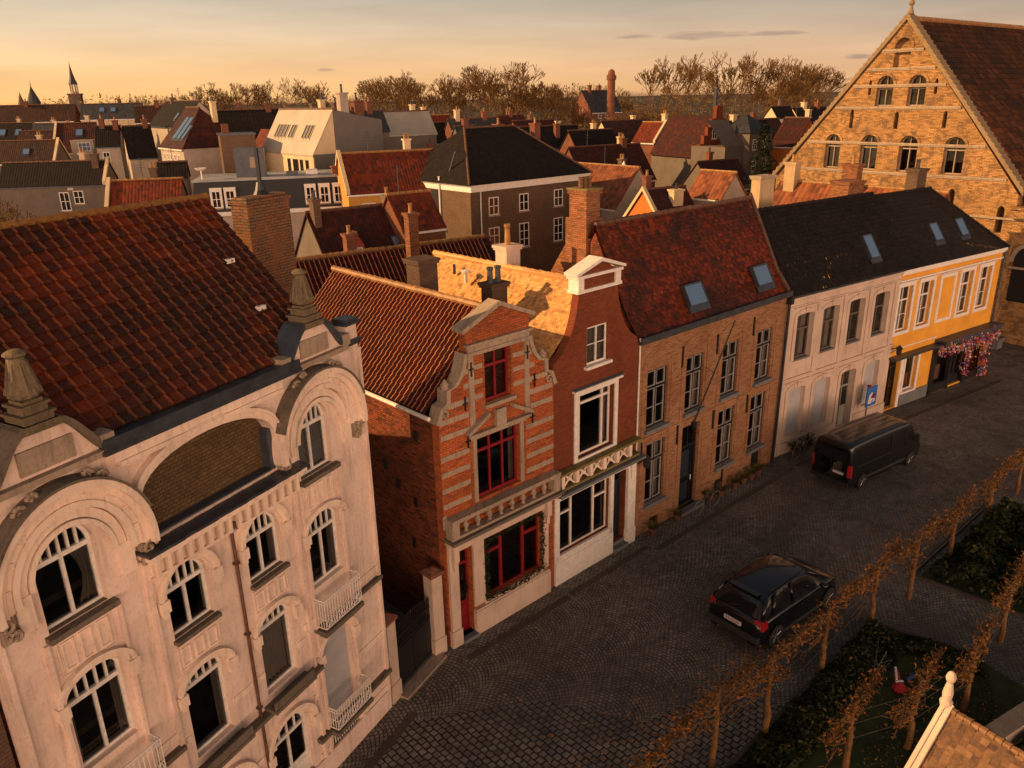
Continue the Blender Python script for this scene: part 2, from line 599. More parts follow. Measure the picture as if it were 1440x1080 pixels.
M_pink = plaster('pink_plaster', (.74, .56, .45), (.20, .12, .08), .48, fine=.2)
M_cream = plaster('cream_moulding', (.80, .62, .48), (.16, .10, .07), .45)
M_white_wall = plaster('white_render', (.56, .42, .32), (.25, .16, .11), .5)
M_yellow = plaster('yellow_render', (.72, .33, .045), (.35, .16, .03), .35)
M_white = simple('white_paint', (.74, .66, .57), .5, var=.2)
M_whitew = simple('white_wood', (.72, .66, .58), .45, var=.25, sc=9)
M_stone = plaster('grey_stone', (.36, .27, .19), (.07, .05, .035), .7, fine=.3, bstr=.7)
M_darkstone = plaster('weathered_stone', (.16, .125, .09), (.035, .03, .02), .8, fine=.35, bstr=.8)
M_moss = plaster('mossy_stone', (.20, .15, .055), (.05, .045, .02), .8, fine=.35, bstr=.8)
M_bluestone = plaster('bluestone', (.15, .15, .15), (.06, .055, .05), .5)
M_slate = simple('slate_coping', (.045, .052, .065), .5, var=.5, sc=5, bs=.4)
M_zinc = simple('zinc_gutter', (.055, .06, .07), .42, metal=.3, var=.45, sc=4)
M_black = simple('black_paint', (.012, .012, .013), .4, var=.3)
M_iron = simple('wrought_iron', (.01, .009, .009), .5, var=.3)
M_red = simple('red_paint', (.22, .010, .014), .4, var=.3)
M_dark = simple('dark_interior', (.012, .010, .009), .9, var=.3)
M_floorb = simple('inner_floor', (.035, .022, .014), .9, var=.4)
M_curtain = simple('curtain_cloth', (.30, .25, .20), .9, var=.3, sc=3)
M_curtw = simple('net_curtain', (.5, .44, .38), .9, var=.2, sc=3)
M_shutter = simple('roller_shutter', (.42, .40, .39), .6, var=.15, sc=3)
M_glass = glass('window_glass')
M_glass2 = glass('dark_window_glass', .25)
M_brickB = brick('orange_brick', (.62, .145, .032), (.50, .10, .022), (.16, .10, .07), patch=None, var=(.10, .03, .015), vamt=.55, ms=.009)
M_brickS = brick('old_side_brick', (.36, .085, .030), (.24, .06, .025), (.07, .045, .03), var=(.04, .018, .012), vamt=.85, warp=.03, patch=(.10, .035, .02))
M_brickC = brick('rose_brick', (.27, .060, .022), (.21, .045, .018), (.15, .07, .04), var=(.11, .03, .015), vamt=.5)
M_brickD = brick('tan_brick', (.46, .24, .115), (.36, .17, .075), (.20, .13, .08), var=(.20, .07, .035), vamt=.7, warp=.03)
M_brickCh = brick('old_chimney_brick', (.17, .12, .08), (.12, .08, .05), (.045, .035, .025), var=(.30, .11, .04), vamt=.6, warp=.05, patch=(.24, .10, .04))
M_brickStack = brick('chimney_brick', (.40, .15, .06), (.30, .10, .04), (.14, .09, .06), var=(.10, .05, .03), vamt=.7, warp=.03)  # warmer red-brown chimney brick, same tone on every side
M_brickG = brick('medieval_brick', (.58, .31, .115), (.44, .22, .075), (.24, .16, .085), bw=.27, rh=.085, var=(.16, .09, .04), vamt=.85, warp=.07, patch=(.15, .09, .05), bs=1.8)
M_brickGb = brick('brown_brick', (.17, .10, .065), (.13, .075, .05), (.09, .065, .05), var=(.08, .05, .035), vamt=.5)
M_mosaic = brick('ochre_mosaic', (.17, .105, .05), (.12, .075, .035), (.06, .04, .022), bw=.12, rh=.07, var=(.08, .05, .025), vamt=.6, ms=.007, warp=.01)
M_tileA = tiles('old_red_tiles', ((.16, .030, .009), (.095, .020, .008), (.055, .015, .008)), crest=(.26, .085, .03), glint_amt=.35, cpos=.12, damt=.85, moss=(.20, .12, .02), mamt=.25, rough=.42, dsc=.42)
M_tileB = tiles('red_pantiles', ((.085, .010, .004), (.06, .008, .003), (.045, .006, .003)), crest=(.55, .22, .10), glint_amt=1.0, damt=.3, rough=.38, dsc=.8)  # crest colour paints the bright sun streaks on the rolls
M_tileC = tiles('cream_tiles', ((.74, .40, .15), (.66, .34, .12), (.56, .27, .09)), damt=.12, dark=(.16, .09, .04), rough=.6)
M_tileD = tiles('mixed_red_tiles', ((.20, .034, .009), (.12, .022, .008), (.065, .015, .008)), damt=.8, rough=.5, dsc=.35, mamt=.12)
M_tileE = tiles('black_tiles', ((.010, .008, .007), (.007, .006, .006), (.014, .010, .009)), damt=.3, rough=.7, mamt=.25, moss=(.09, .07, .05))
M_tileT = tiles('weathered_flat_tiles', ((.24, .125, .06), (.17, .085, .04), (.13, .07, .04)), damt=.3, rough=.6)
M_ridge = simple('ridge_tile', (.32, .15, .045), .6, var=.6, sc=4, bs=.5)
M_ridgeM = plaster('mossy_ridge_tile', (.20, .085, .03), (.22, .15, .02), .9, fine=.5, bstr=1.0)
M_ridgeD = simple('dark_ridge_tile', (.12, .05, .025), .6, var=.6, sc=4, bs=.5)

# ------------------------------------------------------------------ building kit
def hsh(a, b, k=0):
    x = math.sin(a * 127.1 + b * 311.7 + k * 74.7) * 43758.5453
    return x - math.floor(x)


def roof_field(mb, e0, e1, r1, r0, tw, rh, amp=.03, k=6, kind='pan', lift=.03, jit=.012, curve=0.0, mi=0):
    e0, e1, r0, r1 = V(e0), V(e1), V(r0), V(r1)
    nrm = (e1 - e0).cross(r0 - e0).normalized()
    if nrm.z < 0: nrm = -nrm
    nc = max(2, round((e1 - e0).length / tw))
    nr = max(2, round((r0 - e0).length / rh))

    def prof(f):
        if kind == 'pan':
            return amp * (math.sin(2 * math.pi * f) * .8 + .3 * math.sin(4 * math.pi * f))
        if kind == 'roll':
            return amp * (math.exp(-((f - .12) / .10) ** 2) * 1.3 + .3 * f)
        return 0.0

    def P(c, fr, v, h):
        t = v / nr
        a, b = e0.lerp(r0, t), e1.lerp(r1, t)
        sag = -curve * math.sin(math.pi * t) if curve else 0
        return a.lerp(b, (c + fr) / nc) + nrm * (h + sag)
    for r in range(nr):
        for c in range(nc):
            j = (hsh(c, r) - .5) * jit
            tl = (hsh(c, r, 3) - .5) * jit
            ov = (hsh(c, r, 5) - .5) * .08
            for i in range(k):
                f0, f1 = i / k, (i + 1) / k
                b0 = P(c, f0, r + ov, prof(f0) + lift + j + tl * f0)
                b1 = P(c, f1, r + ov, prof(f1) + lift + j + tl * f1)
                t1 = P(c, f1, r + 1.06, prof(f1) * .95 + j * .3)
                t0 = P(c, f0, r + 1.06, prof(f0) * .95 + j * .3)
                u0, u1 = c + .02 + f0 * .96, c + .02 + f1 * .96
                mb.poly([b0, b1, t1, t0], [(u0, r + .05), (u1, r + .05), (u1, r + .95), (u0, r + .95)], mi)
                mb.poly([b0 - nrm * lift * 1.6, b1 - nrm * lift * 1.6, b1, b0], [(u0, r + .05), (u1, r + .05), (u1, r + .06), (u0, r + .06)], mi)


def ridge_caps(mb, p0, p1, step=.33, r=.10, mi=0):
    p0, p1 = V(p0), V(p1)
    n = max(1, round((p1 - p0).length / step))
    for i in range(n):
        a, b = p0.lerp(p1, i / n), p0.lerp(p1, (i + 1.12) / n)
        z = V((0, 0, hsh(i, n) * .012))
        mb.tube(a + z, b + z, r * .8, r * 1.12, k=8, mi=mi)


def inset(ol, d, z0=None):
    """shrink a rect() or arch() outline"""
    a, b = ol[0][0], ol[1][0]
    zb = ol[0][1]
    c = (a + b) / 2
    if len(ol) == 4:
        return [(a + d, zb + d), (b - d, zb + d), (b - d, ol[2][1] - d), (a + d, ol[2][1] - d)]
    zs = ol[2][1]
    r = (b - a) / 2
    zt = max(p[1] for p in ol)
    k = len(ol) - 3
    r2 = r - d
    h = max(.02, (zt - zs) - d * (1 if zt - zs > .3 else .9))
    return [(a + d, zb + d), (b - d, zb + d)] + [(c + r2 * math.cos(math.pi * i / k), zs + h * math.sin(math.pi * i / k)) for i in range(k + 1)]


def top_at(ol, s):
    if len(ol) == 4: return ol[2][1]
    a, b = ol[0][0], ol[1][0]
    zs, zt = ol[2][1], max(p[1] for p in ol)
    t = (s - (a + b) / 2) / ((b - a) / 2)
    return zs + (zt - zs) * math.sqrt(max(0, 1 - t * t))


def window(par, fr, ol, n=-.12, mat=None, fwid=.055, cols=2, trans=None, low_rows=1, top_cols=None, bar=.035, sill=None, sill_mat=None,
           curtain=None, gmat=None, depth=.06, name='window', off=0.0):
    """part 'window' (frame and bars) with sub-parts pane, sill, curtain"""
    mat = mat or M_whitew
    a, b, z0 = ol[0][0], ol[1][0], ol[0][1]
    inn = inset(ol, fwid)
    mb = MB()
    n0, n1 = off + n - depth, off + n
    mb.ring(fr, ol, inn, n0, n1)
    zt = max(p[1] for p in ol)
    t = trans if trans is not None else zt
    ia, ib = a + fwid, b - fwid
    if trans is not None:
        mb.box(fr, ia, ib, n0, n1 + .015, trans - .04, trans + .04)
    m2 = bar if cols > 2 else .05
    for i in range(1, cols):
        s = ia + (ib - ia) * i / cols
        top = min(trans - .04, 99) if trans is not None else top_at(ol, s) - fwid
        mb.box(fr, s - m2 / 2, s + m2 / 2, n0 + .005, n1 + .008, z0 + fwid, top)
    for j in range(1, low_rows):
        zz = z0 + fwid + (t - z0 - fwid) * j / low_rows
        mb.box(fr, ia, ib, n0 + .01, n1 - .008, zz - .014, zz + .014)
    if trans is not None:
        tc = top_cols or cols
        for i in range(1, tc):
            s = ia + (ib - ia) * i / tc
            mb.box(fr, s - bar / 2, s + bar / 2, n0 + .008, n1 + .004, trans + .04, top_at(ol, s) - fwid * .6)
    wo = mb.build(name, mat, par)
    g = MB()
    g.prism(fr, inset(ol, fwid * .5), n0 + .02, n0 + .026, back=False)
    g.build('pane', gmat or M_glass, wo)
    if sill:
        sb = MB()
        e, h, pr = sill
        sb.box(fr, a - e, b + e, off - .02, off + pr, z0 - h, z0 - .004)
        sb.box(fr, a + .004, b - .004, off + n - .03, off - .02, z0 - h * .6, z0 + .006)
        sb.build('sill', sill_mat or M_bluestone, wo)
    if curtain:
        cb = MB()
        for (c0, c1, cz0, cz1) in curtain['rects']:
            x0, x1 = a + (b - a) * c0, a + (b - a) * c1
            zz0, zz1 = z0 + (zt - z0) * cz0, z0 + (zt - z0) * cz1
            K = max(6, int((x1 - x0) / .025))
            tp = curtain.get('tie', 0)
            for i in range(K):
                f0, f1 = i / K, (i + 1) / K
                m0, m1 = n0 - .10 + .03 * math.sin(f0 * K * 1.4), n0 - .10 + .03 * math.sin(f1 * K * 1.4)

                def X(f, q):
                    return x0 + (x1 - x0) * (f if not tp else (f * (1 - tp * math.sin(math.pi * min(1, q))) if tp > 0 else 1 - (1 - f) * (1 + tp * math.sin(math.pi * q))))
                for q in range(4):
                    qa, qb = q / 4, (q + 1) / 4
                    cb.poly([fr.w(X(f0, qa), m0, zz0 + (zz1 - zz0) * qa), fr.w(X(f1, qa), m1, zz0 + (zz1 - zz0) * qa),
                             fr.w(X(f1, qb), m1, zz0 + (zz1 - zz0) * qb), fr.w(X(f0, qb), m0, zz0 + (zz1 - zz0) * qb)])
        cb.build('curtain', curtain.get('mat', M_curtain), wo)
    return wo


def shutter(par, fr, ol, n=-.14, mat=None, off=0.0, step=.05):
    mb = MB()
    a, b, z0 = ol[0][0], ol[1][0], ol[0][1]
    zt = max(p[1] for p in ol)
    z = z0
    while z < zt - .01:
        z1 = min(zt, z + step)
        h = (b - a) / 2
        if len(ol) > 4 and z > ol[2][1]:
            rr = (z - ol[2][1]) / max(.01, zt - ol[2][1])
            h = (b - a) / 2 * math.sqrt(max(0, 1 - rr * rr))
        c = (a + b) / 2
        mb.poly([fr.w(c - h, off + n, z), fr.w(c + h, off + n, z), fr.w(c + h, off + n + .012, z1 - .008), fr.w(c - h, off + n + .012, z1 - .008)])
        mb.poly([fr.w(c - h, off + n + .012, z1 - .008), fr.w(c + h, off + n + .012, z1 - .008), fr.w(c + h, off + n, z1), fr.w(c - h, off + n, z1)])
        z = z1
    return mb.build('shutter', mat or M_shutter, par)


def expand(ol, d, bottom=True):
    a, b = ol[0][0], ol[1][0]
    z0 = ol[0][1] - (d if bottom else 0)
    if len(ol) == 4:
        return [(a - d, z0), (b + d, z0), (b + d, ol[2][1] + d), (a - d, ol[2][1] + d)]
    zs, zt = ol[2][1], max(p[1] for p in ol)
    return arch(a - d, b + d, z0, zs, zt + d, len(ol) - 3)


def body(par, fr, a0, a1, d0, d1, z, mat, floors=(), side_l=True, side_r=True, gable=None, flip=False):
    """side and rear walls of a house as part 'wall' plus inner floors.
    gable=(ridge_n, ridge_z): end walls carry a gable over the ridge that runs along s"""
    mb = MB()
    t = .22
    for on, s in ((side_l, a0), (side_r, a1)):
        if not on: continue
        sa, sb = (s, s + t) if s == a0 else (s - t, s)
        if gable:
            rn, rz = gable
            pts = [(-d1, 0), (-d0, 0), (-d0, z), (rn, rz), (-d1, z)]
        else:
            pts = [(-d1, 0), (-d0, 0), (-d0, z), (-d1, z)]
        L, Rr = [fr.w(sa, p, q) for p, q in pts], [fr.w(sb, p, q) for p, q in pts]
        mb.poly(L[::-1]); mb.poly(Rr)
        for i in range(len(pts)):
            j = (i + 1) % len(pts)
            mb.poly([L[i], L[j], Rr[j], Rr[i]])
    mb.box(fr, a0 + t, a1 - t, -d1, -d1 + t, 0, z)
    w = mb.build('wall', mat, par)
    if floors:
        fb = MB()
        for zz in floors:
            fb.box(fr, a0 + t, a1 - t, -d1 + t, -d0 - .02, zz - .12, zz)
        fb.build('inner_floor', M_floorb, par)
    return w


def skylight(par, fr, s, nn, z, w, l, slope_deg, name='skylight', mats=None, pane=None):
    """box frame lying on a street-facing slope; (s, nn, z) is its lower-left corner on the slope"""
    c, q = math.cos(R(slope_deg)), math.sin(R(slope_deg))
    up = -fr.n * c + V((0, 0, q))
    nm = fr.n * q + V((0, 0, c))
    o = fr.w(s, nn, z)

    def B(x0, x1, y0, y1, h0, h1, mb, mi=0):
        f = lambda x, y, h: o + fr.d * x + up * y + nm * h
        mb.hexa([f(x0, y0, h0), f(x1, y0, h0), f(x1, y1, h0), f(x0, y1, h0)], [f(x0, y0, h1), f(x1, y0, h1), f(x1, y1, h1), f(x0, y1, h1)], mi)
    mb = MB()
    t = .06
    B(-t, 0, -t, l + t, -.05, .10, mb); B(w, w + t, -t, l + t, -.05, .10, mb)
    B(0, w, -t, 0, -.05, .10, mb); B(0, w, l, l + t, -.05, .12, mb)
    B(-.12, w + .12, -.26, -t, .0, .045, mb)
    fo = mb.build(name, mats or M_zinc, par)
    g = MB()
    B(.0, w, .0, l, .05, .085, g)
    g.build('pane', pane or M_skyglass, fo)
    return fo


def balusters(mb, fr, a0, a1, n, z0, z1, cnt, r=.055):
    for i in range(cnt):
        s = a0 + (a1 - a0) * (i + .5) / cnt
        h = z1 - z0
        mb.lathe(fr.w(s, n, z0), [(r * .8, 0), (r * .8, h * .1), (r * .55, h * .16), (r * 1.25, h * .42), (r * .6, h * .72), (r * .85, h * .8), (r * .85, h)], k=8)


m_, nb_, b_ = newmat('skylight_glass')
nb_.set(b_, 'Base Color', (.09, .16, .27, 1)); nb_.set(b_, 'Roughness', .12); nb_.set(b_, 'Specular IOR Level', .9); nb_.set(b_, 'Coat Weight', 1.0)  # blue base colour stands in for reflected sky
M_skyglass = m_


def chimney(par, fr, a0, a1, n0, n1, z0, z1, mat, pots=0, name='chimney', cap=True, potmat=None, potz=.45, capmat=None):
    mb = MB()
    mb.box(fr, a0, a1, n0, n1, z0, z1 - (.16 if cap else 0))
    c = mb.build(name, mat, par)
    if cap:
        cb = MB()
        cb.box(fr, a0 - .05, a1 + .05, n0 - .05, n1 + .05, z1 - .16, z1 - .09)
        cb.box(fr, a0 - .08, a1 + .08, n0 - .08, n1 + .08, z1 - .09, z1)
        cb.build('cap', capmat or mat, c)
    for i in range(pots):
        s = a0 + (a1 - a0) * (i + .5) / pots
        pb = MB()
        pb.lathe(fr.w(s, (n0 + n1) / 2, z1 - .01), [(.12, 0), (.10, potz * .1), (.085, potz * .8), (.11, potz * .85), (.11, potz), (.07, potz), (.07, potz * .6), (0.0001, potz * .6)], k=12)
        pb.build('pot', potmat or M_ridge, c)
    return c

# ================================================================== setting
FA = Frame(-3.561, 16.32, 27.5)
FB = Frame(-1.974, 18.959, 47)
FC = Frame(1.009, 21.81, 47)
FD = Frame(4.22, 24.794, 48.5)
FE = Frame(11.289, 31.233, 55)
FF = Frame(18.101, 36.044, 56.5)
FG = Frame(31.337, 46.068, 141.4)

M_earth = leafy('earth', ((.03, .025, .012), (.045, .035, .018), (.06, .045, .022)), sc=.4)
M_sett = setts('fan_setts', .125, 1.9, (.19, .16, .13), (.30, .255, .21), (.016, .013, .010), (.065, .053, .043))
M_sett2 = setts('coarse_setts', .20, 0, (.165, .14, .115), (.26, .22, .18), (.014, .011, .009), (.055, .048, .042))
mb = MB(); mb.poly([(-4000, -400, 0), (4000, -400, 0), (4000, 5000, 0), (-4000, 5000, 0)])
tag(mb.build('ground', M_earth), kind='structure')
mb = MB(); mb.poly([(-12, 2, .004), (60, 2, .004), (75, 75, .004), (-12, 75, .004)])
tag(mb.build('street', M_sett), kind='structure')
mb = MB(); mb.poly([(-2.95, 16.1, .008), (-6.5, 9.3, .008), (-2, 5, .008), (4.2, 12.7, .008), (7.0, 16.2, .008), (5.6, 17.3, .008), (3.2, 15.9, .008), (.6, 16.8, .008)])
tag(mb.build('street_edge', M_sett2), kind='structure')

# ================================================================== A: pale house with arched gables
A = thing('gabled_town_house', 'pale pink house with two arched gables, stone finials and a large mottled red roof', 'house', FA.w(-3.8, 0, 0))
cR, cL, cM1, cM2 = -1.3, -6.82, -4.86, -3.02
CR, CL = -1.15, -6.75
holes, wins = [], []
for c in (cL, cR):
    w = .5
    holes.append(('s1', arch(c - w, c + w, 7.62, 8.68, 9.18)))
    holes.append(('s2', arch(c - w, c + w, 4.98, 6.38, 6.66)))
    holes.append(('s3', arch(c - w, c + w, 1.35, 3.3, 3.62)))
for c in (cM1, cM2):
    w = .46
    holes.append(('m1', arch(c - w, c + w, 6.12, 7.0, 7.46)))
    holes.append(('m2', arch(c - w, c + w, 3.45, 5.0, 5.27)))
    holes.append(('m3', arch(c - .58, c + .58, .02 if c == cM2 else .9, 2.0, 2.5)))
for c in (cL, cR):
    holes.append(('b', arch(c - .5, c + .5, .2, .95, 1.08)))
panel = [(-5.5, 8.2), (-2.42, 8.2), (-2.42, 8.85)] + [(-3.96 + 1.54 * math.cos(t), 8.85 + .78 * math.sin(t) ** .8) for t in [math.pi * i / 16 for i in range(1, 16)]] + [(-5.5, 8.85)]
panel = panel[:3] + [p for p in panel[3:]]


def crest(c):
    pts = []
    for i in range(0, 9):
        t = i / 8
        pts.append((c + .95 - .72 * t, 10.02 + .72 * (t * t * (3 - 2 * t))))
    return pts + [(2 * c - x, z) for x, z in reversed(pts)]


crR, crL = crest(-1.0), crest(-6.75)
out = [(-8.05, 0), (.41, 0), (.41, 10.45), (.05, 10.45), (.02, 10.1)] + crR + [(-2.3, 9.98), (-5.5, 9.98)] + crL + [(-7.75, 10.1), (-7.78, 10.45), (-8.05, 10.45)]
mb = MB()
mb.prism(FA, out, -.3, 0, [h for _, h in holes] + [panel])
mb.build('facade', M_pink, A)
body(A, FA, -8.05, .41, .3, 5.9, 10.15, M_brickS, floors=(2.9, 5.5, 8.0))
for s_ in (-7.9, -.55):
    mb = MB(); mb.prism(Frame(*FA.w(s_, -5.9, 0).xy, 27.5 + 90), [(0, 10.1), (5.6, 10.1), (2.8, 13.0)], -.1, 0); mb.build('gable_end', M_brickS, A)
mb = MB(); mb.box(FA, -.44, .19, -5.85, -.35, 10.02, 10.16); mb.build('parapet_gutter', M_zinc, A)
mb = MB(); mb.prism(FA, panel, -.42, -.22, back=False); mb.build('mosaic_panel', M_mosaic, A)
mb = MB(); mb.box(FA, -8.0, -.5, -.5, -.3, 9.9, 10.3); mb.build('roof_curb', M_pink, A)
# panel frame mouldings
mb = MB()
po = [(-5.62, 8.15), (-2.30, 8.15), (-2.30, 8.88)] + [(-3.96 + 1.66 * math.cos(t), 8.88 + .88 * math.sin(t) ** .8) for t in [math.pi * i / 16 for i in range(1, 16)]] + [(-5.62, 8.88)]
mb.strip(FA, po[2:], panel[2:], -.02, .09)
po2 = [(x + (-.05 if x > -3.96 else .05) * -1, z + .05) for x, z in po[2:]]
mb.strip(FA, [(x * 1.0, z + .07) for x, z in po[2:]], [(x, z + .0) for x, z in po[2:]], -.01, .14)
mb.box(FA, -5.75, -2.15, -.01, .16, 9.72, 9.80)
mb.box(FA, -5.80, -2.1, -.01, .12, 9.80, 9.98)
mb.build('panel_moulding', M_cream, A)
# slate lining inside the panel edge
mb = MB(); mb.box(FA, -2.55, -2.43, -.22, -.02, 8.2, 9.05); mb.box(FA, -5.5, -2.55, -.22, .0, 8.16, 8.24); mb.build('panel_flashing', M_slate, A)
# upper gutter in front of the roof
mb = MB()
for i in range(17):
    a = -5.95 + i * .255
    mb.box(FA, a, a + .25, -.12, .16 + .01 * (i % 2), 10.06, 10.2 + .008 * (i % 3))
mb.box(FA, -6.0, -1.6, -.15, .2, 9.99, 10.06)
mb.box(FA, -5.97, -1.63, .15, .19, 10.06, 10.24)
mb.build('gutter', M_zinc, A)
# lower cornice with dentils
mb = MB()
mb.box(FA, -5.72, -1.95, -.01, .34, 8.0, 8.1); mb.box(FA, -5.68, -1.99, -.01, .27, 7.93, 8.0); mb.box(FA, -5.62, -2.05, -.01, .10, 7.55, 7.93)
for i in range(16):
    a = -5.55 + i * .225
    mb.box(FA, a, a + .07, .1, .24, 7.6, 7.93)
mb.box(FA, -5.62, -2.05, .1, .16, 7.55, 7.6)
mb.build('cornice', M_cream, A)
mb = MB()
for i in range(16):
    a = -5.75 + i * .24
    mb.box(FA, a, a + .236, .02, .38 + .006 * (i % 3), 8.1, 8.15 + .006 * (i % 2))
mb.build('cornice_slates', M_zinc, A)
# outer arches: archivolts
for c in (CL, CR):
    mb = MB()

    def arcp(r, k=28, zs=8.45, a0=-.12, a1=math.pi + .12, c=c):
        return [(c + r * math.cos(a0 + (a1 - a0) * i / k), zs + r * math.sin(a0 + (a1 - a0) * i / k) * 1.08) for i in range(k + 1)]
    mb.strip(FA, arcp(1.32), arcp(1.22), -.02, .30)
    mb.strip(FA, arcp(1.22), arcp(1.12), -.02, .20)
    mb.strip(FA, arcp(1.12), arcp(1.0), -.02, .13)
    mb.strip(FA, arcp(1.0), arcp(.90), -.02, .17)
    mb.strip(FA, arcp(.88, a0=0, a1=math.pi), arcp(.74, a0=0, a1=math.pi), -.02, .07)
    mb.strip(FA, arcp(.72, a0=0, a1=math.pi), arcp(.64, a0=0, a1=math.pi), -.02, .10)
    mb.box(FA, c - .97, c - .72, 0, .09, 7.9, 8.45); mb.box(FA, c + .72, c + .97, 0, .09, 7.9, 8.45)
    # voussoir joints read as proud blocks
    for i in range(9):
        t = math.pi * (i + .5) / 9
        p = (c + 1.06 * math.cos(t), 8.45 + 1.06 * math.sin(t) * 1.08)
        mb.box(FA, p[0] - .05, p[0] + .05, .12, .155, p[1] - .05, p[1] + .05)
    a = mb.build('arch_moulding', M_cream, A)
    mb = MB()
    mb.strip(FA, arcp(1.36, a0=.35, a1=math.pi - .35), arcp(1.32, a0=.35, a1=math.pi - .35), -.02, .33)
    mb.build('lead_flashing', M_darkstone, a)
    # scroll brackets at the springing and over the arch
    mb = MB()
    for sx in (-1, 1):
        for (ds, z, r) in ((1.18, 8.2, .14), (1.08, 8.0, .10), (.62, 9.72, .12), (.42, 9.86, .09)):
            cc = FA.w(c + sx * ds, .12, z)
            for q in range(14):
                t0, t1 = q * .55, (q + 1) * .55
                k0, k1 = r * (1 - q / 16), r * (1 - (q + 1) / 16)
                f = lambda t, k: cc + FA.d * (k * math.cos(t) * sx) + V((0, 0, k * math.sin(t))) + FA.n * .06
                mb.tube(f(t0, k0), f(t1, k1), .035, .035, k=6)
        mb.box(FA, c + sx * 1.16 - .1, c + sx * 1.16 + .1, 0, .14, 7.92, 8.3)
    mb.build('scroll', M_stone, A)
M_urn = plaster('lichened_urn_stone', (.17, .125, .075), (.035, .03, .018), .8, fine=.4, bstr=1.0)
# crests: slate copings, mouldings and urns
for c, cr, full in ((-1.0, crR, 1), (-6.75, crL, 1)):
    mb = MB()
    up = [(x + (x - c) * .10, z + .10) for x, z in cr]
    mb.strip(FA, up, cr, -.42, .10)
    mb.build('coping', M_slate if c == -1.0 else M_darkstone, A)
    mb = MB()
    mb.box(FA, c - .95, c + .95, -.01, .13, 9.98, 10.08)
    mb.box(FA, c - .42, c + .42, -.01, .04, 10.14, 10.5)
    mb.box(FA, c - 1.02, c - .80, -.35, .12, 10.08, 10.32); mb.box(FA, c + .80, c + 1.02, -.35, .12, 10.08, 10.32)
    mb.build('crest_moulding', M_stone, A)
    mb = MB()
    for (w, z0, z1) in ((.27, 10.72, 10.84), (.22, 10.84, 10.93), (.25, 10.93, 10.97), (.18, 10.97, 11.07), (.215, 11.07, 11.11), (.15, 11.11, 11.16)):
        mb.box(FA, c - w, c + w, -.16 - w, -.16 + w, z0, z1)
    mb.lathe(FA.w(c, -.16, 11.16), [(.13, 0), (.20, .04), (.235, .12), (.19, .24), (.15, .38), (.125, .54), (.115, .60), (.155, .64), (.15, .67), (.07, .71), (.0001, .72)], k=10)
    for i in range(8):
        t = i * math.pi / 4
        mb.tube(FA.w(c, -.16, 11.27) + V((.205 * math.cos(t), .205 * math.sin(t), 0)), FA.w(c, -.16, 11.70) + V((.12 * math.cos(t), .12 * math.sin(t), 0)), .038, .018, k=5)
        mb.lathe(FA.w(c, -.16, 11.22) + V((.2 * math.cos(t + .4), .2 * math.sin(t + .4), 0)), [(.0001, -.02), (.05, .02), (.035, .10), (.0001, .13)], k=5)
    mb.build('finial', M_urn, A)
for a0, a1 in ((.0, .45), (-8.1, -7.7)):
    mb = MB(); mb.box(FA, a0 - .03, a1 + .03, -.36, .08, 10.45, 10.51); mb.box(FA, a0 + .02, a1 - .02, -.32, .04, 10.51, 10.58)
    mb.box(FA, a0 - .0, a1 + .01, .0, .07, 10.0, 10.12)
    mb.build('parapet_cap', M_zinc, A)
# windows
for k, h in holes:
    a, b = h[0][0], h[1][0]
    c = (a + b) / 2
    lft = c < -4
    if k == 's1':
        if lft:
            window(A, FA, h, trans=8.68, top_cols=6, sill=(.08, .1, .16), sill_mat=M_darkstone, curtain={'rects': [(.70, .98, .02, .62)], 'tie': -.5, 'mat': M_curtain})
        else:
            window(A, FA, h, trans=8.68, top_cols=6, sill=(.08, .1, .16), sill_mat=M_darkstone)
            shutter(A, FA, rect(a + .03, b - .03, 7.64, 8.66), n=-.26, step=.11)
            mb = MB(); mb.prism(FA, arch(a + .05, b - .05, 8.7, 8.71, 9.1), -.30, -.29, back=False); mb.build('fanlight_glass', simple('yellow_glass', (.22, .17, .02), .4), A)
    elif k == 's2':
        window(A, FA, h, trans=6.2, top_cols=5, curtain={'rects': [(.0, .16, .0, .8), (.86, 1.0, .0, .8)], 'mat': M_curtain})
    elif k == 'm1':
        window(A, FA, h, trans=7.02, top_cols=5, sill=(.04, .08, .12), sill_mat=M_darkstone, curtain={'rects': [(.0, .14, .0, .66)] if lft else [(.0, .12, .0, .66), (.88, 1.0, .0, .66)], 'mat': M_curtain})
    elif k == 'm2':
        cu = {'rects': [(.02, .98, .02, .9)], 'mat': M_curtw} if not lft else {'rects': [(.84, .98, .02, .85)], 'mat': M_curtain}
        window(A, FA, h, trans=4.93, top_cols=5, cols=1 if 1 else 2, curtain=cu)
    elif k == 's3':
        shutter(A, FA, h, n=-.16)
    elif k == 'm3':
        if lft:
            window(A, FA, h, trans=2.0, top_cols=4)
        else:
            w = window(A, FA, h, trans=2.0, top_cols=4, name='door', fwid=.1)
            mb = MB(); mb.box(FA, a + .1, b - .1, -.19, -.15, .05, 1.1); mb.box(FA, a + .16, c - .07, -.15, -.13, .2, 1.0); mb.box(FA, c + .07, b - .16, -.15, -.13, .2, 1.0); mb.build('door_panel', M_whitew, w)
    elif k == 'b':
        mb = MB()
        for i in range(12):
            s = a + (b - a) * (i + .5) / 12
            mb.box(FA, s - .012, s + .012, -.06, -.035, .2, top_at(h, s))
        mb.box(FA, a, b, -.065, -.03, .84, .875); mb.box(FA, a, b, -.065, -.03, .24, .27)
        mb.build('window_grille', M_white, A)
        mb = MB(); mb.box(FA, a, b, -.28, -.24, .2, 1.08); mb.build('window_back', M_dark, A)
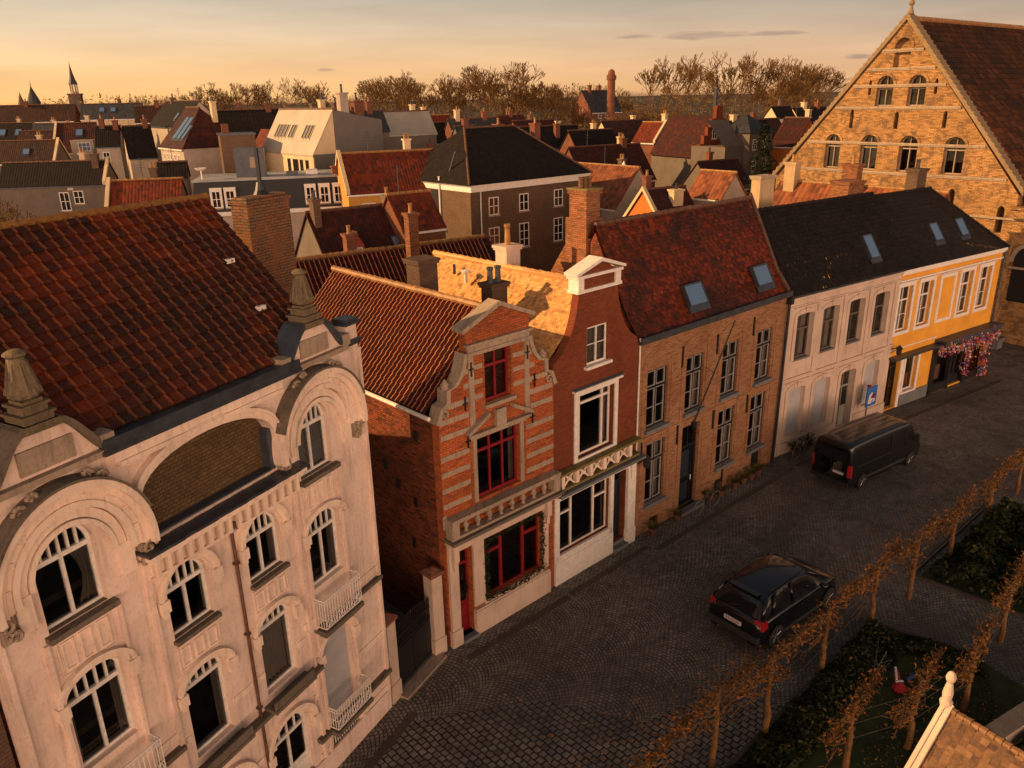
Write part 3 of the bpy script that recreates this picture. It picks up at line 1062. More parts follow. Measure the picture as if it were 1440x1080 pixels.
# window hoods and blocks
mb = MB()
for k, h in holes:
    if k in ('m1', 'm2', 's2', 's3', 'm3'):
        a, b = h[0][0], h[1][0]
        zs = h[2][1] - .25
        o1, o2, o3 = expand(h, .20, False)[2:], expand(h, .13, False)[2:], expand(h, .05, False)[2:]
        mb.strip(FA, o1, o2, -.01, .11); mb.strip(FA, o2, o3, -.01, .07)
        mb.box(FA, a - .2, a - .06, 0, .09, h[2][1] - .02, h[2][1]); 
        for s in (a - .13, b + .13):
            mb.box(FA, s - .09, s + .09, 0, .13, h[2][1] - .2, h[2][1] + .03)
            mb.box(FA, s - .06, s + .06, 0, .10, h[2][1] - .3, h[2][1] - .2)
# apron panels under first and second rows
for c, z0, z1 in ((cR, 6.88, 7.38), (cL, 6.88, 7.38), (cM1, 5.5, 5.88), (cM2, 5.5, 5.88)):
    for i in (-1, 0, 1):
        w = .105
        r_ = rect(c + i * .3 - w, c + i * .3 + w, z0, z1)
        mb.ring(FA, r_, inset(r_, .03), -.01, .025)
    mb.ring(FA, rect(c - .47, c + .47, z0 - .07, z1 + .07), rect(c - .45, c + .45, z0 - .05, z1 + .05), -.01, .02)
# string blocks on the piers
for z in (4.2, 2.3, .62):
    for s0, s1 in ((-.75 + .05, .41), (-2.25, -1.95), (-8.05, -7.45), (-6.2, -5.55)):
        mb.box(FA, s0, s1 + .004, -.005, .035, z, z + .16)
    for s0, s1 in ((-5.5, -5.4), (-4.35, -3.85), (-3.72, -3.5), (-2.5, -2.3)):
        mb.box(FA, s0, s1, -.005, .03, z - .25, z - .12)
mb.build('window_moulding', M_cream, A)
mb = MB()
# pilaster edges of the side bays
for s0, s1, z1 in ((-5.66, -5.58, 7.9), (-2.16, -2.08, 7.9), (.33, .415, 9.9), (-8.055, -7.97, 9.9), (-.72, -.66, 7.5), (-1.96, -1.9, 7.5), (-7.46, -7.40, 7.5), (-6.24, -6.18, 7.5)):
    mb.box(FA, s0, s1, -.005, .07, 0.6, z1)
mb.build('pilaster', M_pink, A)
for s0, s1, z, pr in ((-5.55, -2.0, 3.10, .2), (-2.3, .42, 1.18, .16), (-.75, .42, 3.98, .12), (-8.05, -5.6, 3.98, .14), (-8.05, -5.6, 1.18, .16)):
    mb = MB(); mb.box(FA, s0, s1, -.005, pr, z, z + .09); mb.box(FA, s0 + .02, s1 - .02, -.005, pr - .05, z - .05, z)
    mb.build('ledge', M_darkstone, A)
mb = MB(); mb.box(FA, -8.05, .415, -.01, .05, 0, .6); mb.build('plinth', M_pink, A)
# balconies with slabs and iron rails
for c, z in ((cR, 4.05), (cL, 4.05), (cR, 1.28), (cL, 1.28)):
    mb = MB(); mb.box(FA, c - .66, c + .66, 0, .36, z - .1, z); mb.box(FA, c - .6, c + .6, 0, .28, z - .2, z - .1)
    bs = mb.build('balcony', M_darkstone, A)
    mb = MB()
    H = .78 if z > 3 else .62
    for zz, r in ((z + H, .02), (z + H - .08, .012), (z + .07, .014), (z + .3, .009)):
        mb.tube(FA.w(c - .62, .33, zz), FA.w(c + .62, .33, zz), r, k=6)
        for s in (-.62, .62): mb.tube(FA.w(c + s, .33, zz), FA.w(c + s, 0, zz), r, k=6)
    for i in range(15):
        s = c - .62 + 1.24 * i / 14
        mb.tube(FA.w(s, .33, z + .07), FA.w(s, .33, z + H), .009, k=5)
        if i < 14 and i % 2 == 0:
            cc = FA.w(s + .088, .33, z + .19)
            for q in range(10):
                t0, t1 = q * .7, (q + 1) * .7
                f = lambda t: cc + FA.d * (.065 * math.cos(t)) + V((0, 0, .09 * math.sin(t)))
                mb.tube(f(t0), f(t1), .008, k=4, cap=False)
    for i in range(4):
        for s in (-.62, .62): mb.tube(FA.w(c + s, .07 * i + .05, z + .07), FA.w(c + s, .07 * i + .05, z + H), .009, k=5)
    mb.build('railing', M_white, bs)
# window-box ledges in the middle
for c in (cM1, cM2):
    mb = MB(); mb.box(FA, c - .62, c + .62, .0, .34, 3.19, 3.27)
    mb.box(FA, c - .60, c + .60, .28, .32, 3.27, 3.46)
    mb.build('balcony', M_darkstone, A)
# downpipes
mb = MB(); mb.tube(FA.w(-3.8, .06, 7.6), FA.w(-3.8, .06, 0.05), .035, k=8); mb.box(FA, -3.9, -3.7, .0, .16, 7.55, 7.72)
for z in (1.5, 3.4, 5.2, 6.8): mb.box(FA, -3.85, -3.75, 0, .1, z, z + .05)
mb.build('downpipe', M_ridgeD, A)
mb = MB(); mb.tube(FA.w(.47, -.2, 8.2), FA.w(.47, -.2, 0.05), .045, k=8)
for z in (1.5, 3.4, 5.2, 6.8): mb.box(FA, .41, .53, -.26, -.14, z, z + .05)
mb.build('side_downpipe', M_zinc, A)
# roof
mb = MB()
e0, e1 = FA.w(-8.5, -.12, 10.22), FA.w(-.45, -.12, 10.22)
r0, r1 = FA.w(-8.5, -3.1, 13.1), FA.w(-.45, -3.1, 13.1)
roof_field(mb, e0, e1, r1, r0, .235, .215, amp=.04, k=8, kind='roll', lift=.045, jit=.014)
roof_field(mb, FA.w(-.45, -6.1, 10.22), FA.w(-8.5, -6.1, 10.22), r0, r1, .47, .41, amp=.02, k=2, kind='roll', lift=.03)
rf = mb.build('roof', M_tileA, A)
mb = MB(); ridge_caps(mb, FA.w(-8.5, -3.1, 13.10), FA.w(-.4, -3.1, 13.10), .30, .075); mb.build('ridge', M_ridgeM, rf)
mb = MB()
for (s, n, z) in ((-1.25, -1.85, 11.9), (-1.45, -.95, 11.05)):
    mb.box(FA, s, s + .2, n - .05, n + .05, z, z + .09)
mb.build('broken_tile', M_white, rf)
# big party chimney
ch = chimney(A, FA, .60, 1.98, -3.45, -2.95, 4, 12.9, M_brickCh, cap=False, name='chimney')
mb = MB(); mb.box(FA, .56, 2.02, -3.49, -2.91, 12.80, 12.88); mb.box(FA, .64, 1.94, -3.4, -3.0, 12.88, 12.95); mb.build('cap', M_brickCh, ch)
mb = MB(); mb.tube(FA.w(1.4, -3.25, 12.9), FA.w(1.4, -3.25, 14.0), .05, k=10); mb.lathe(FA.w(1.4, -3.25, 12.93), [(.2, 0), (.13, .12), (.08, .3)], k=10); mb.build('flue_pipe', M_black, ch)

# unseen block added behind the pale house to shade the yard side wall
mb = MB(); mb.box(FA, -5.0, .35, -11.5, -5.95, 0, 8.6); mb.hexa([FA.w(-5.1, -11.6, 8.6), FA.w(.45, -11.6, 8.6), FA.w(.45, -5.9, 8.6), FA.w(-5.1, -5.9, 8.6)], [FA.w(-3, -11.6, 9.9), FA.w(-1.6, -11.6, 9.9), FA.w(-1.6, -5.9, 9.9), FA.w(-3, -5.9, 9.9)]); mb.build('shade_block', M_brickS, A)
# neighbour beyond the left frame edge (its brown side wall shows at the picture's lower left)
NBR = thing('brick_neighbour_house', 'dark brown brick house beside the pale gabled house, at the lower left edge', 'house', FA.w(-12, 0, 0))
mb = MB(); mb.prism(FA, rect(-18, -8.12, 0, 9.0), -.3, -.25, []); mb.build('facade', M_brickGb, NBR)
body(NBR, FA, -18, -8.12, .3, 8, 9.0, M_brickGb)
mb = MB(); mb.box(FA, -18.1, -8.1, -8.1, .1, 9.0, 9.15); mb.build('roof', M_zinc, NBR)

# ================================================================== B: red brick gable with stone bands
B = thing('stepped_gable_house', 'orange brick house with grey stone bands, scrolled gable and dark red windows', 'house', FB.w(2.2, 0, 0))
out = [(.05, 0), (4.37, 0), (4.37, 7.0), (4.2, 7.42), (4.0, 7.5), (3.98, 7.85), (3.72, 7.92), (3.52, 8.15), (3.40, 8.45), (3.34, 8.7), (3.42, 9.35), (2.23, 9.82),
       (1.04, 9.35), (1.12, 8.7), (1.06, 8.45), (.94, 8.15), (.74, 7.92), (.48, 7.85), (.46, 7.5), (.22, 7.42), (.05, 7.1)]
w1, w2 = rect(1.70, 2.67, 7.15, 8.60), rect(1.33, 2.95, 4.33, 6.20)
dB, sB = rect(.46, .97, .12, 3.05), rect(1.45, 3.80, .98, 3.0)
mb = MB(); mb.prism(FB, out, -.28, 0, [w1, w2, dB, sB]); mb.build('facade', M_brickB, B)
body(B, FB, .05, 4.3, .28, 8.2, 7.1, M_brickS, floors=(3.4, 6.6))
window(B, FB, w1, n=-.14, mat=M_red, trans=8.15, cols=2, fwid=.06, bar=.05, gmat=M_glass)
window(B, FB, w2, n=-.14, mat=M_red, trans=5.75, cols=3, fwid=.07, bar=.06, curtain={'rects': [(.02, .12, .0, .95), (.88, .98, .0, .95)], 'mat': M_curtain})
mb = MB()
for z in (4.48, 4.95, 5.42, 5.89):
    for s0, s1 in ((.07, 1.06), (3.22, 4.36)): mb.box(FB, s0, s1, -.01, .012, z, z + .15)
for z in (6.50, 6.93, 7.33):
    for s0, s1 in ((.10, 1.10), (3.34, 4.30 if z < 7.3 else 4.1)): mb.box(FB, s0, s1, -.01, .012, z, z + .15)
for z in (7.75, 8.15):
    for s0, s1 in ((.95, 1.14), (3.32, 3.58)): mb.box(FB, s0, s1, -.01, .012, z, z + .14)
for z in (7.35, 7.78, 8.2):
    for s0, s1 in ((1.28, 1.62), (2.74, 3.2)): mb.box(FB, s0, s1, -.01, .012, z, z + .13)
for s0, s1, z0, z1 in ((1.12, 1.30, 6.35, 8.62), (3.18, 3.36, 6.35, 8.62), (1.18, 1.31, 4.3, 6.28), (2.97, 3.10, 4.3, 6.28), (.02, .14, 3.9, 4.3)):
    mb.box(FB, s0, s1, -.01, .03, z0, z1)
mb.box(FB, 1.05, 3.42, -.01, .09, 8.62, 8.72); mb.box(FB, 1.10, 3.36, -.01, .05, 8.72, 8.88); mb.box(FB, 1.02, 3.45, -.01, .12, 8.88, 8.95)
mb.box(FB, 1.10, 3.18, -.01, .06, 6.22, 6.34); mb.box(FB, 1.0, 3.3, -.01, .16, 6.34, 6.42)
mb.box(FB, 1.62, 2.76, -.01, .12, 7.02, 7.13)
for sx in (-1, 1):   # broken pediment
    c = 2.16
    f = lambda ds, z, n: FB.w(c + sx * ds, n, z)
    mb.hexa([f(1.2, 6.42, -.01), f(.45, 6.80, -.01), f(.45, 6.80, .18), f(1.2, 6.42, .18)], [f(1.2, 6.53, -.01), f(.45, 6.92, -.01), f(.45, 6.92, .18), f(1.2, 6.53, .18)])
mb.box(FB, 1.98, 2.34, -.01, .14, 6.42, 6.9)
mb.build('stone_band', M_stone, B)
# coping along the gable
pts = [(4.37, 7.0), (4.2, 7.42), (4.0, 7.5), (3.98, 7.85), (3.72, 7.92), (3.52, 8.15), (3.40, 8.45), (3.34, 8.7)]
for side in (1, -1):
    mb = MB()
    pp = [(x if side == 1 else 4.42 - x, z) for x, z in pts]
    mb.strip(FB, [(x + side * .10, z + .03) for x, z in pp], [(x - side * .02, z) for x, z in pp], -.34, .07)
    bx = 4.02 if side == 1 else .40
    # small scroll and pinnacle on each step
    mb.lathe(FB.w(bx, -.1, 7.86), [(.12, 0), (.09, .06), (.12, .14), (.05, .24), (.0001, .3)], k=8)
    for q in range(12):
        t0, t1 = q * .6, (q + 1) * .6
        k0, k1 = .15 * (1 - q / 15), .15 * (1 - (q + 1) / 15)
        cc = FB.w(bx + side * .14, .04, 7.22)
        f = lambda t, k: cc + FB.d * (k * math.cos(t) * side) + V((0, 0, k * math.sin(t)))
        mb.tube(f(t0, k0), f(t1, k1), .035, k=5)
    mb.build('gable_scroll', M_stone, B)
mb = MB()
for sx in (-1, 1):
    f = lambda ds, z, n: FB.w(2.23 + sx * ds, n, z)
    mb.hexa([f(1.30, 9.27, -.36), f(0, 9.80, -.36), f(0, 9.80, .10), f(1.30, 9.27, .10)], [f(1.32, 9.38, -.36), f(0, 9.93, -.36), f(0, 9.93, .10), f(1.32, 9.38, .10)])
mb.build('coping', M_stone, B)
# wall anchors
for s, z in ((1.2, 8.25), (3.28, 8.25), (1.0, 6.25), (3.45, 6.25), (.95, 7.35), (3.55, 7.35)):
    mb = MB(); mb.box(FB, s - .018, s + .018, .03, .06, z - .2, z + .2); mb.box(FB, s - .08, s + .08, .03, .055, z - .02, z + .02); mb.build('wall_anchor', M_iron, B)
# balustrade and shop cornice
mb = MB(); mb.box(FB, .08, 4.34, .02, .34, 4.12, 4.24); mb.box(FB, .08, 4.34, .05, .31, 3.62, 3.70)
for s in (.08, 4.06): mb.box(FB, s, s + .26, .04, .32, 3.70, 4.12)
balusters(mb, FB, .45, 3.98, .18, 3.70, 4.12, 8, .075)
mb.build('balustrade', M_stone, B)
mb = MB(); mb.box(FB, .02, 4.38, -.01, .44, 3.52, 3.62); mb.build('cornice_top', M_darkstone, B)
mb = MB(); mb.box(FB, .05, 4.36, -.01, .34, 3.42, 3.52); mb.box(FB, .10, 4.02, -.01, .10, 3.08, 3.42)
mb.box(FB, .10, .42, -.01, .09, .55, 3.08); mb.box(FB, .06, .44, -.01, .13, .0, .55); mb.box(FB, 1.0, 1.40, -.01, .07, .95, 3.08); mb.box(FB, 3.84, 4.06, -.01, .07, .95, 3.08)
mb.box(FB, 1.40, 3.84, -.01, .05, .80, .96)
mb.box(FB, .98, 4.10, -.01, .13, .0, .78); mb.box(FB, 1.0, 4.08, -.01, .10, .78, .84)
for s in (.26, 3.95): mb.box(FB, s - .09, s + .09, .07, .24, 2.85, 3.42); mb.box(FB, s - .06, s + .06, .07, .18, 2.55, 2.85)
mb.build('shop_surround', M_white_wall, B)
d = window(B, FB, dB, n=-.20, mat=M_red, trans=2.45, cols=1, fwid=.06, name='door')
mb = MB(); mb.box(FB, .52, .91, -.27, -.23, .15, 1.15); mb.box(FB, .58, .85, -.23, -.215, .3, 1.0); mb.build('door_panel', M_red, d)
mb = MB(); mb.tube(FB.w(.86, -.18, 1.2), FB.w(.86, -.18, 1.42), .014, k=6); mb.build('handle', M_zinc, d)
mb = MB(); mb.box(FB, .44, .99, -.2, .2, 0, .12); mb.build('doorstep', M_bluestone, B)
ws = window(B, FB, sB, n=-.16, mat=M_red, trans=None, cols=1, fwid=.03)
mb = MB()
for s in (2.22, 3.14): mb.box(FB, s - .045, s + .045, -.23, -.14, 1.0, 2.98)
for s0, s1 in ((1.47, 2.2), (3.16, 3.78)): mb.box(FB, s0, s1, -.23, -.14, 2.36, 2.46)
mb.build('mullion', M_red, ws)

# C: rose brick bell gable
Cc = thing('bell_gable_house', 'rose brick house with curved bell gable, small white pediment and white framed windows', 'house', FC.w(2.25, 0, 0))
rt = [(4.30, 0), (4.30, 7.45), (4.15, 7.62), (3.85, 7.82), (3.58, 8.15), (3.38, 8.55), (3.24, 9.0), (3.15, 9.5), (3.15, 10.0), (2.27, 10.36)]
out = [(.25, 0)] + rt + [(4.54 - x, z) for x, z in reversed(rt[2:-1])] + [(.25, 7.45)]
v1, v2 = rect(1.76, 2.72, 7.17, 8.38), rect(1.36, 3.12, 4.14, 6.28)
sC, dC = rect(.50, 2.95, 1.06, 3.0), rect(3.16, 3.84, .3, 2.95)
mb = MB(); mb.prism(FC, out, -.26, 0, [v1, v2, sC, dC]); mb.build('facade', M_brickC, Cc)
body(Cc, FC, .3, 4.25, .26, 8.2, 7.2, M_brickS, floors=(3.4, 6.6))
window(Cc, FC, v1, n=-.05, trans=None, cols=2, low_rows=2, fwid=.06, sill=(.12, .10, .14), sill_mat=M_white, curtain={'rects': [(.0, 1, .0, 1)], 'mat': M_curtain})
wv = window(Cc, FC, v2, n=-.18, trans=5.92, cols=1, fwid=.07, mat=M_white, curtain={'rects': [(.0, .14, .0, .95), (.84, 1.0, .0, .95)], 'mat': M_curtw})
mb = MB()
for s in (1.62, 2.72): mb.box(FC, s - .035, s + .035, -.26, -.16, 4.2, 6.2)
mb.build('mullion', M_white, wv)
mb = MB()
mb.ring(FC, rect(1.20, 3.28, 4.0, 6.44), v2, -.02, .05); mb.box(FC, 1.12, 3.38, -.01, .16, 6.44, 6.52)
mb.build('window_surround', M_white, Cc)
mb = MB(); mb.box(FC, 1.08, 3.42, .0, .18, 6.522, 6.56); mb.build('lintel_lead', M_bluestone, Cc)
mb = MB()
mb.box(FC, 1.26, 3.28, -.36, .08, 9.50, 9.60); mb.box(FC, 1.30, 1.55, -.34, .06, 9.60, 9.94); mb.box(FC, 2.99, 3.24, -.34, .06, 9.60, 9.94); mb.box(FC, 1.24, 3.30, -.38, .10, 9.94, 10.03)
for sx in (-1, 1):
    f = lambda ds, z, n: FC.w(2.27 + sx * ds, n, z)
    mb.hexa([f(1.10, 10.03, -.40), f(0, 10.36, -.40), f(0, 10.36, .14), f(1.10, 10.03, .14)], [f(1.12, 10.11, -.40), f(0, 10.47, -.40), f(0, 10.47, .14), f(1.12, 10.11, .14)])
mb.build('pediment', M_white, Cc)
mb = MB()
for i in range(6): mb.box(FC, 1.36 + i * .31, 1.38 + i * .31, .0, .015, 9.62, 9.63)
mb = MB(); mb.box(FC, .28, 4.28, .04, .32, 3.98, 4.06); mb.box(FC, .30, 4.26, .08, .28, 3.44, 3.52)
mb.build('balustrade_rail', M_moss, Cc)
mb = MB()
for i in range(6):
    a = .40 + i * .66
    mb.box(FC, a, a + .14, .10, .26, 3.52, 3.98)
    if i < 5:
        f = lambda s, z: FC.w(s, .18, z)
        c = a + .40
        for k in range(2):
            s_ = 1 if k else -1
            mb.tube(f(c - .24 * s_, 3.53), f(c + .24 * s_, 3.97), .035, k=6)
        mb.lathe(FC.w(c, .18, 3.68), [(.0001, 0), (.09, .03), (.09, .12), (.0001, .16)], k=8)
mb.build('balustrade', M_cream, Cc)
mb = MB(); mb.box(FC, .22, 4.42, -.01, .42, 3.30, 3.40); mb.build('cornice_top', M_bluestone, Cc)
mb = MB(); mb.box(FC, .26, 4.34, -.01, .30, 3.22, 3.30); mb.box(FC, .28, 4.30, -.01, .09, 3.02, 3.22)
mb.box(FC, .27, .48, -.01, .09, .9, 3.02); mb.box(FC, 2.97, 3.14, -.01, .09, .3, 3.02); mb.box(FC, 3.88, 4.30, -.01, .11, .0, 3.02); mb.box(FC, 3.86, 4.32, -.01, .15, 0, .6)
mb.box(FC, .27, 3.13, -.01, .12, 0, .82); mb.box(FC, .30, 3.10, -.01, .09, .82, 1.04)
mb.box(FC, 3.95, 4.18, .1, .2, 2.6, 3.2)
mb.build('shop_surround', M_white, Cc)
ws = window(Cc, FC, sC, n=-.10, mat=M_white, trans=None, cols=1, fwid=.05)
mb = MB()
for s in (1.18, 2.28): mb.box(FC, s - .03, s + .03, -.17, -.08, 1.1, 2.95)
for s0, s1 in ((.55, 1.15), (2.31, 2.9)): mb.box(FC, s0, s1, -.17, -.08, 2.4, 2.46)
mb.build('mullion', M_white, ws)
M_navy = simple('navy_door_paint', (.018, .025, .035), .35, var=.3)
d = window(Cc, FC, dC, n=-.22, mat=M_navy, trans=2.5, cols=1, fwid=.07, name='door')
mb = MB(); mb.box(FC, 3.23, 3.77, -.29, -.25, .32, 2.46); mb.box(FC, 3.32, 3.68, -.25, -.235, .45, 1.2); mb.box(FC, 3.32, 3.68, -.25, -.235, 1.4, 2.35); mb.build('door_panel', M_navy, d)
mb = MB(); mb.tube(FC.w(3.70, -.2, 1.3), FC.w(3.70, -.2, 1.6), .013, k=6); mb.build('handle', M_zinc, d)
mb = MB(); mb.box(FC, 3.14, 3.86, -.2, .22, 0, .15); mb.box(FC, 3.14, 3.86, -.2, .02, .15, .29); mb.build('doorstep', M_bluestone, Cc)
mb = MB(); mb.tube(FC.w(4.34, .05, 7.5), FC.w(4.34, .05, 0), .03, k=8); mb.build('downpipe', M_whitew, Cc)

# roofs of B and C
mb = MB()
rB0, rB1 = FB.w(2.2, -.3, 9.62), FB.w(2.2, -8.1, 9.62)
roof_field(mb, FB.w(-.12, -8.1, 7.28), FB.w(-.12, -.3, 7.28), rB0, rB1, .19, .24, amp=.042, k=8, lift=.03, jit=.010)
roof_field(mb, FB.w(4.45, -.3, 7.45), FB.w(4.45, -8.1, 7.45), rB1, rB0, .24, .3, amp=.03, k=4, lift=.03)
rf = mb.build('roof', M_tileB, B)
mb = MB(); ridge_caps(mb, rB0 + V((0, 0, .05)), rB1 + V((0, 0, .05)), .30, .10); mb.build('ridge', M_ridge, rf)
mb = MB(); mb.tube(FB.w(-.17, -8.0, 7.2), FB.w(-.17, -.1, 7.2), .06, k=8); mb.build('gutter', M_white, B)
mb = MB(); mb.prism(Frame(*FB.w(0.05, 0, 0).xy, 47), rect(0, .0, 0, 0), 0, 0) if 0 else None
pb = MB(); pb.poly([FB.w(.1, -8.18, 7.0), FB.w(4.3, -8.18, 7.0), FB.w(2.2, -8.18, 9.6)]); pb.poly([FB.w(.1, -.31, 7.0), FB.w(4.3, -.31, 7.0), FB.w(2.2, -.31, 9.6)])
pb.build('gable_wall', M_brickS, B)
mb = MB()
rC0, rC1 = FC.w(2.27, -.28, 9.62), FC.w(2.27, -7.9, 9.62)
roof_field(mb, FC.w(.02, -7.9, 7.3), FC.w(.02, -.28, 7.3), rC0, rC1, .12, .105, amp=0, k=1, kind='flat', lift=.020, jit=.008, curve=.10)
roof_field(mb, FC.w(4.45, -.28, 7.4), FC.w(4.45, -7.9, 7.4), rC1, rC0, .3, .3, amp=0, k=1, kind='flat', lift=.02)
rf = mb.build('roof', M_tileC, Cc)
mb = MB(); ridge_caps(mb, rC0 + V((0, 0, .0)), rC1, .36, .10); mb.build('ridge', M_tileC, rf)
pb = MB(); pb.poly([FC.w(.1, -7.95, 7.0), FC.w(4.3, -7.95, 7.0), FC.w(2.27, -7.95, 9.55)]); pb.poly([FC.w(.3, -.27, 7.0), FC.w(4.25, -.27, 7.0), FC.w(2.27, -.27, 9.55)])
pb.build('gable_wall', M_brickS, Cc)
mb = MB(); mb.box(FC, 2.30, 2.42, -8.1, -7.9, 8, 9.9); mb.build('verge_board', M_white, rf) if 0 else None
mb = MB(); mb.lathe(FC.w(1.55, -5.35, 9.0), [(.06, 0), (.06, .35), (.16, .37), (.17, .43), (.0001, .47)], k=12); mb.build('roof_cowl', M_white, rf)
mb = MB(); mb.lathe(FC.w(1.75, -6.2, 9.15), [(.05, 0), (.05, .35), (.0001, .36)], k=8); mb.build('vent_pipe', M_zinc, rf)
chimney(Cc, FB, 4.45, 5.1, -3.2, -2.7, 7, 9.55, M_brickGb, pots=2, potmat=M_slate, potz=.5)
chimney(B, FB, 2.65, 3.35, -4.6, -3.95, 8, 10.4, M_brickGb)
chimney(Cc, FB, 6.35, 6.98, -4.6, -4.05, 8, 10.3, M_white_wall, pots=1, potmat=M_ridge, potz=.7, capmat=M_white_wall)

# D: tan brick house
M_sash = simple('old_white_sash', (.34, .31, .28), .5)
D = thing('tan_brick_house', 'long tan brick house with black sash windows, steep mottled red roof and two skylights', 'house', FD.w(4.6, 0, 0))
tops = [rect(a, b, 4.06, 6.2) for a, b in ((.47, 1.60), (2.64, 3.70), (4.88, 5.95), (7.20, 8.32))]
bots = [rect(a, b, 1.12, 3.5) for a, b in ((.56, 1.62), (4.89, 6.0), (7.12, 8.24))]
dD = rect(2.62, 3.70, .12, 3.5)
cel = [arch(7.52, 8.28, .02, .8, 1.06), rect(4.95, 5.5, .05, .55), rect(.9, 1.4, .05, .45)]
mb = MB(); mb.prism(FD, [(-.05, 0), (9.18, 0), (9.18, 7.3), (-.05, 7.3)], -.3, 0, tops + bots + [dD] + cel); mb.build('facade', M_brickD, D)
body(D, FD, 0, 9.12, .3, 4.1, 7.2, M_brickS, floors=(3.7,), gable=(-2.05, 10.7))
for i, h in enumerate(tops + bots):
    cu = {'rects': [(.04, .3, .0, .72), (.7, .96, .0, .72)], 'mat': M_curtw} if i in (1, 2, 3, 5, 6) else ({'rects': [(.55, .96, .0, .9)], 'mat': M_curtw} if i == 4 else None)
    z0, z1 = h[0][1], h[2][1]
    w = window(D, FD, h, n=-.10, mat=M_black, trans=z0 + (z1 - z0) * .69, cols=2, low_rows=1, fwid=.07, bar=.07, sill=(.08, .13, .12), curtain=cu)
    mb = MB()
    c, tz = (h[0][0] + h[1][0]) / 2, z0 + (z1 - z0) * .69
    for s0, s1 in ((h[0][0] + .08, c - .035), (c + .035, h[1][0] - .08)):
        r1 = rect(s0, s1, z0 + .08, tz - .05); r2 = rect(s0, s1, tz + .05, z1 - .08)
        mb.ring(FD, r1, inset(r1, .020), -.145, -.093); mb.ring(FD, r2, inset(r2, .020), -.145, -.093)
        zm = (z0 + tz) / 2
        mb.box(FD, s0 + .02, s1 - .02, -.13, -.10, zm - .012, zm + .012)
    mb.build('sash', M_sash, w)
d = window(D, FD, dD, n=-.14, mat=M_black, trans=2.6, cols=1, top_cols=2, fwid=.09, name='door')
mb = MB(); mb.box(FD, 2.72, 3.60, -.24, -.20, .15, 2.55); mb.box(FD, 2.80, 3.35, -.20, -.17, .3, 1.1); mb.box(FD, 2.80, 3.35, -.20, -.17, 1.3, 2.4); mb.build('door_panel', M_navy, d)
mb = MB(); mb.tube(FD.w(3.45, -.12, 1.1), FD.w(3.45, -.12, 1.3), .02, k=6); mb.build('handle', M_white, d)
mb = MB(); mb.box(FD, 2.5, 3.85, -.1, .3, 0, .12); mb.build('doorstep', M_bluestone, D)
for h in cel:
    mb = MB(); mb.prism(FD, h, -.2, -.14, back=False); mb.build('cellar_hatch', M_black, D)
# relieving arches and blind niches, brick proud of the wall
mb = MB()
for a, b in ((.47, 1.60), (2.64, 3.70), (4.88, 5.95), (7.20, 8.32)):
    o = arch(a - .28, b + .28, .2, 6.35, 6.95, 18)
    i_ = arch(a - .14, b + .14, .2, 6.35, 6.80, 18)
    mb.strip(FD, o[2:], i_[2:], -.01, .022)
    for s0, s1 in ((a - .28, a - .14), (b + .14, b + .28)): mb.box(FD, s0, s1, -.01, .022, 1.0, 6.36)
mb.box(FD, -.05, 9.18, -.01, .03, 3.74, 3.80)
mb.build('brick_niche', M_brickD, D)
for s, z in ((2.35, 6.3), (4.45, 6.3), (6.82, 6.5), (2.28, 3.35), (4.5, 3.3), (6.8, 3.3), (5.4, 0.75), (.25, 3.3)):
    mb = MB(); mb.box(FD, s - .03, s + .03, .0, .05, z - .38, z + .38); mb.build('wall_anchor', M_iron, D)
mb = MB(); mb.box(FD, -.12, 9.22, -.05, .16, 7.28, 7.36); mb.box(FD, -.12, 9.22, .14, .20, 7.30, 7.52)
for i in range(10): mb.box(FD, -.12 + i * .934, -.12 + i * .934 + .925, -.20, .14, 7.36, 7.385 + .006 * (i % 2))
mb.build('gutter', M_zinc, D)
mb = MB(); mb.tube(FD.w(9.22, .10, 7.3), FD.w(9.10, .10, .0), .06, k=8); mb.box(FD, 9.1, 9.34, .0, .22, 6.95, 7.3); mb.build('downpipe', M_black, D)
mb = MB()
kw = dict(amp=.016, k=4, kind='roll', lift=.026, jit=.018)
roof_field(mb, FD.w(-.05, -.02, 7.42), FD.w(9.15, -.02, 7.42), FD.w(9.15, -.55, 8.10), FD.w(-.05, -.55, 8.10), .14, .14, **kw)
roof_field(mb, FD.w(-.05, -.55, 8.10), FD.w(9.15, -.55, 8.10), FD.w(9.15, -2.05, 10.95), FD.w(-.05, -2.05, 10.95), .14, .14, **kw)
roof_field(mb, FD.w(9.15, -4.15, 7.3), FD.w(-.05, -4.15, 7.3), FD.w(-.05, -2.05, 10.95), FD.w(9.15, -2.05, 10.95), .4, .4, amp=.02, k=2)
rf = mb.build('roof', M_tileD, D)
mb = MB(); ridge_caps(mb, FD.w(0, -2.05, 10.97), FD.w(9.15, -2.05, 10.97), .36, .09); mb.build('ridge', M_ridgeD, rf)
mb = MB()
f = FD.w
for (n0, z0), (n1, z1) in (((.02, 7.45), (-.55, 8.15)), ((-.55, 8.15), (-2.05, 11.03))):
    mb.hexa([f(9.10, n0, z0), f(9.26, n0, z0), f(9.26, n1, z1), f(9.10, n1, z1)], [f(9.10, n0, z0 + .14), f(9.26, n0, z0 + .14), f(9.26, n1, z1 + .14), f(9.10, n1, z1 + .14)])
mb.build('verge', M_ridgeD, rf)
for s in (3.05, 7.38):
    skylight(D, FD, s, -.30, 7.92, .95, .72, 61, mats=M_zinc)
ch = chimney(D, FD, -.05, .62, -3.2, -2.42, 10.9, 12.0, M_brickStack, cap=False)
mb = MB(); mb.box(FD, -.13, .70, -3.3, -2.34, 7.5, 11.1); 
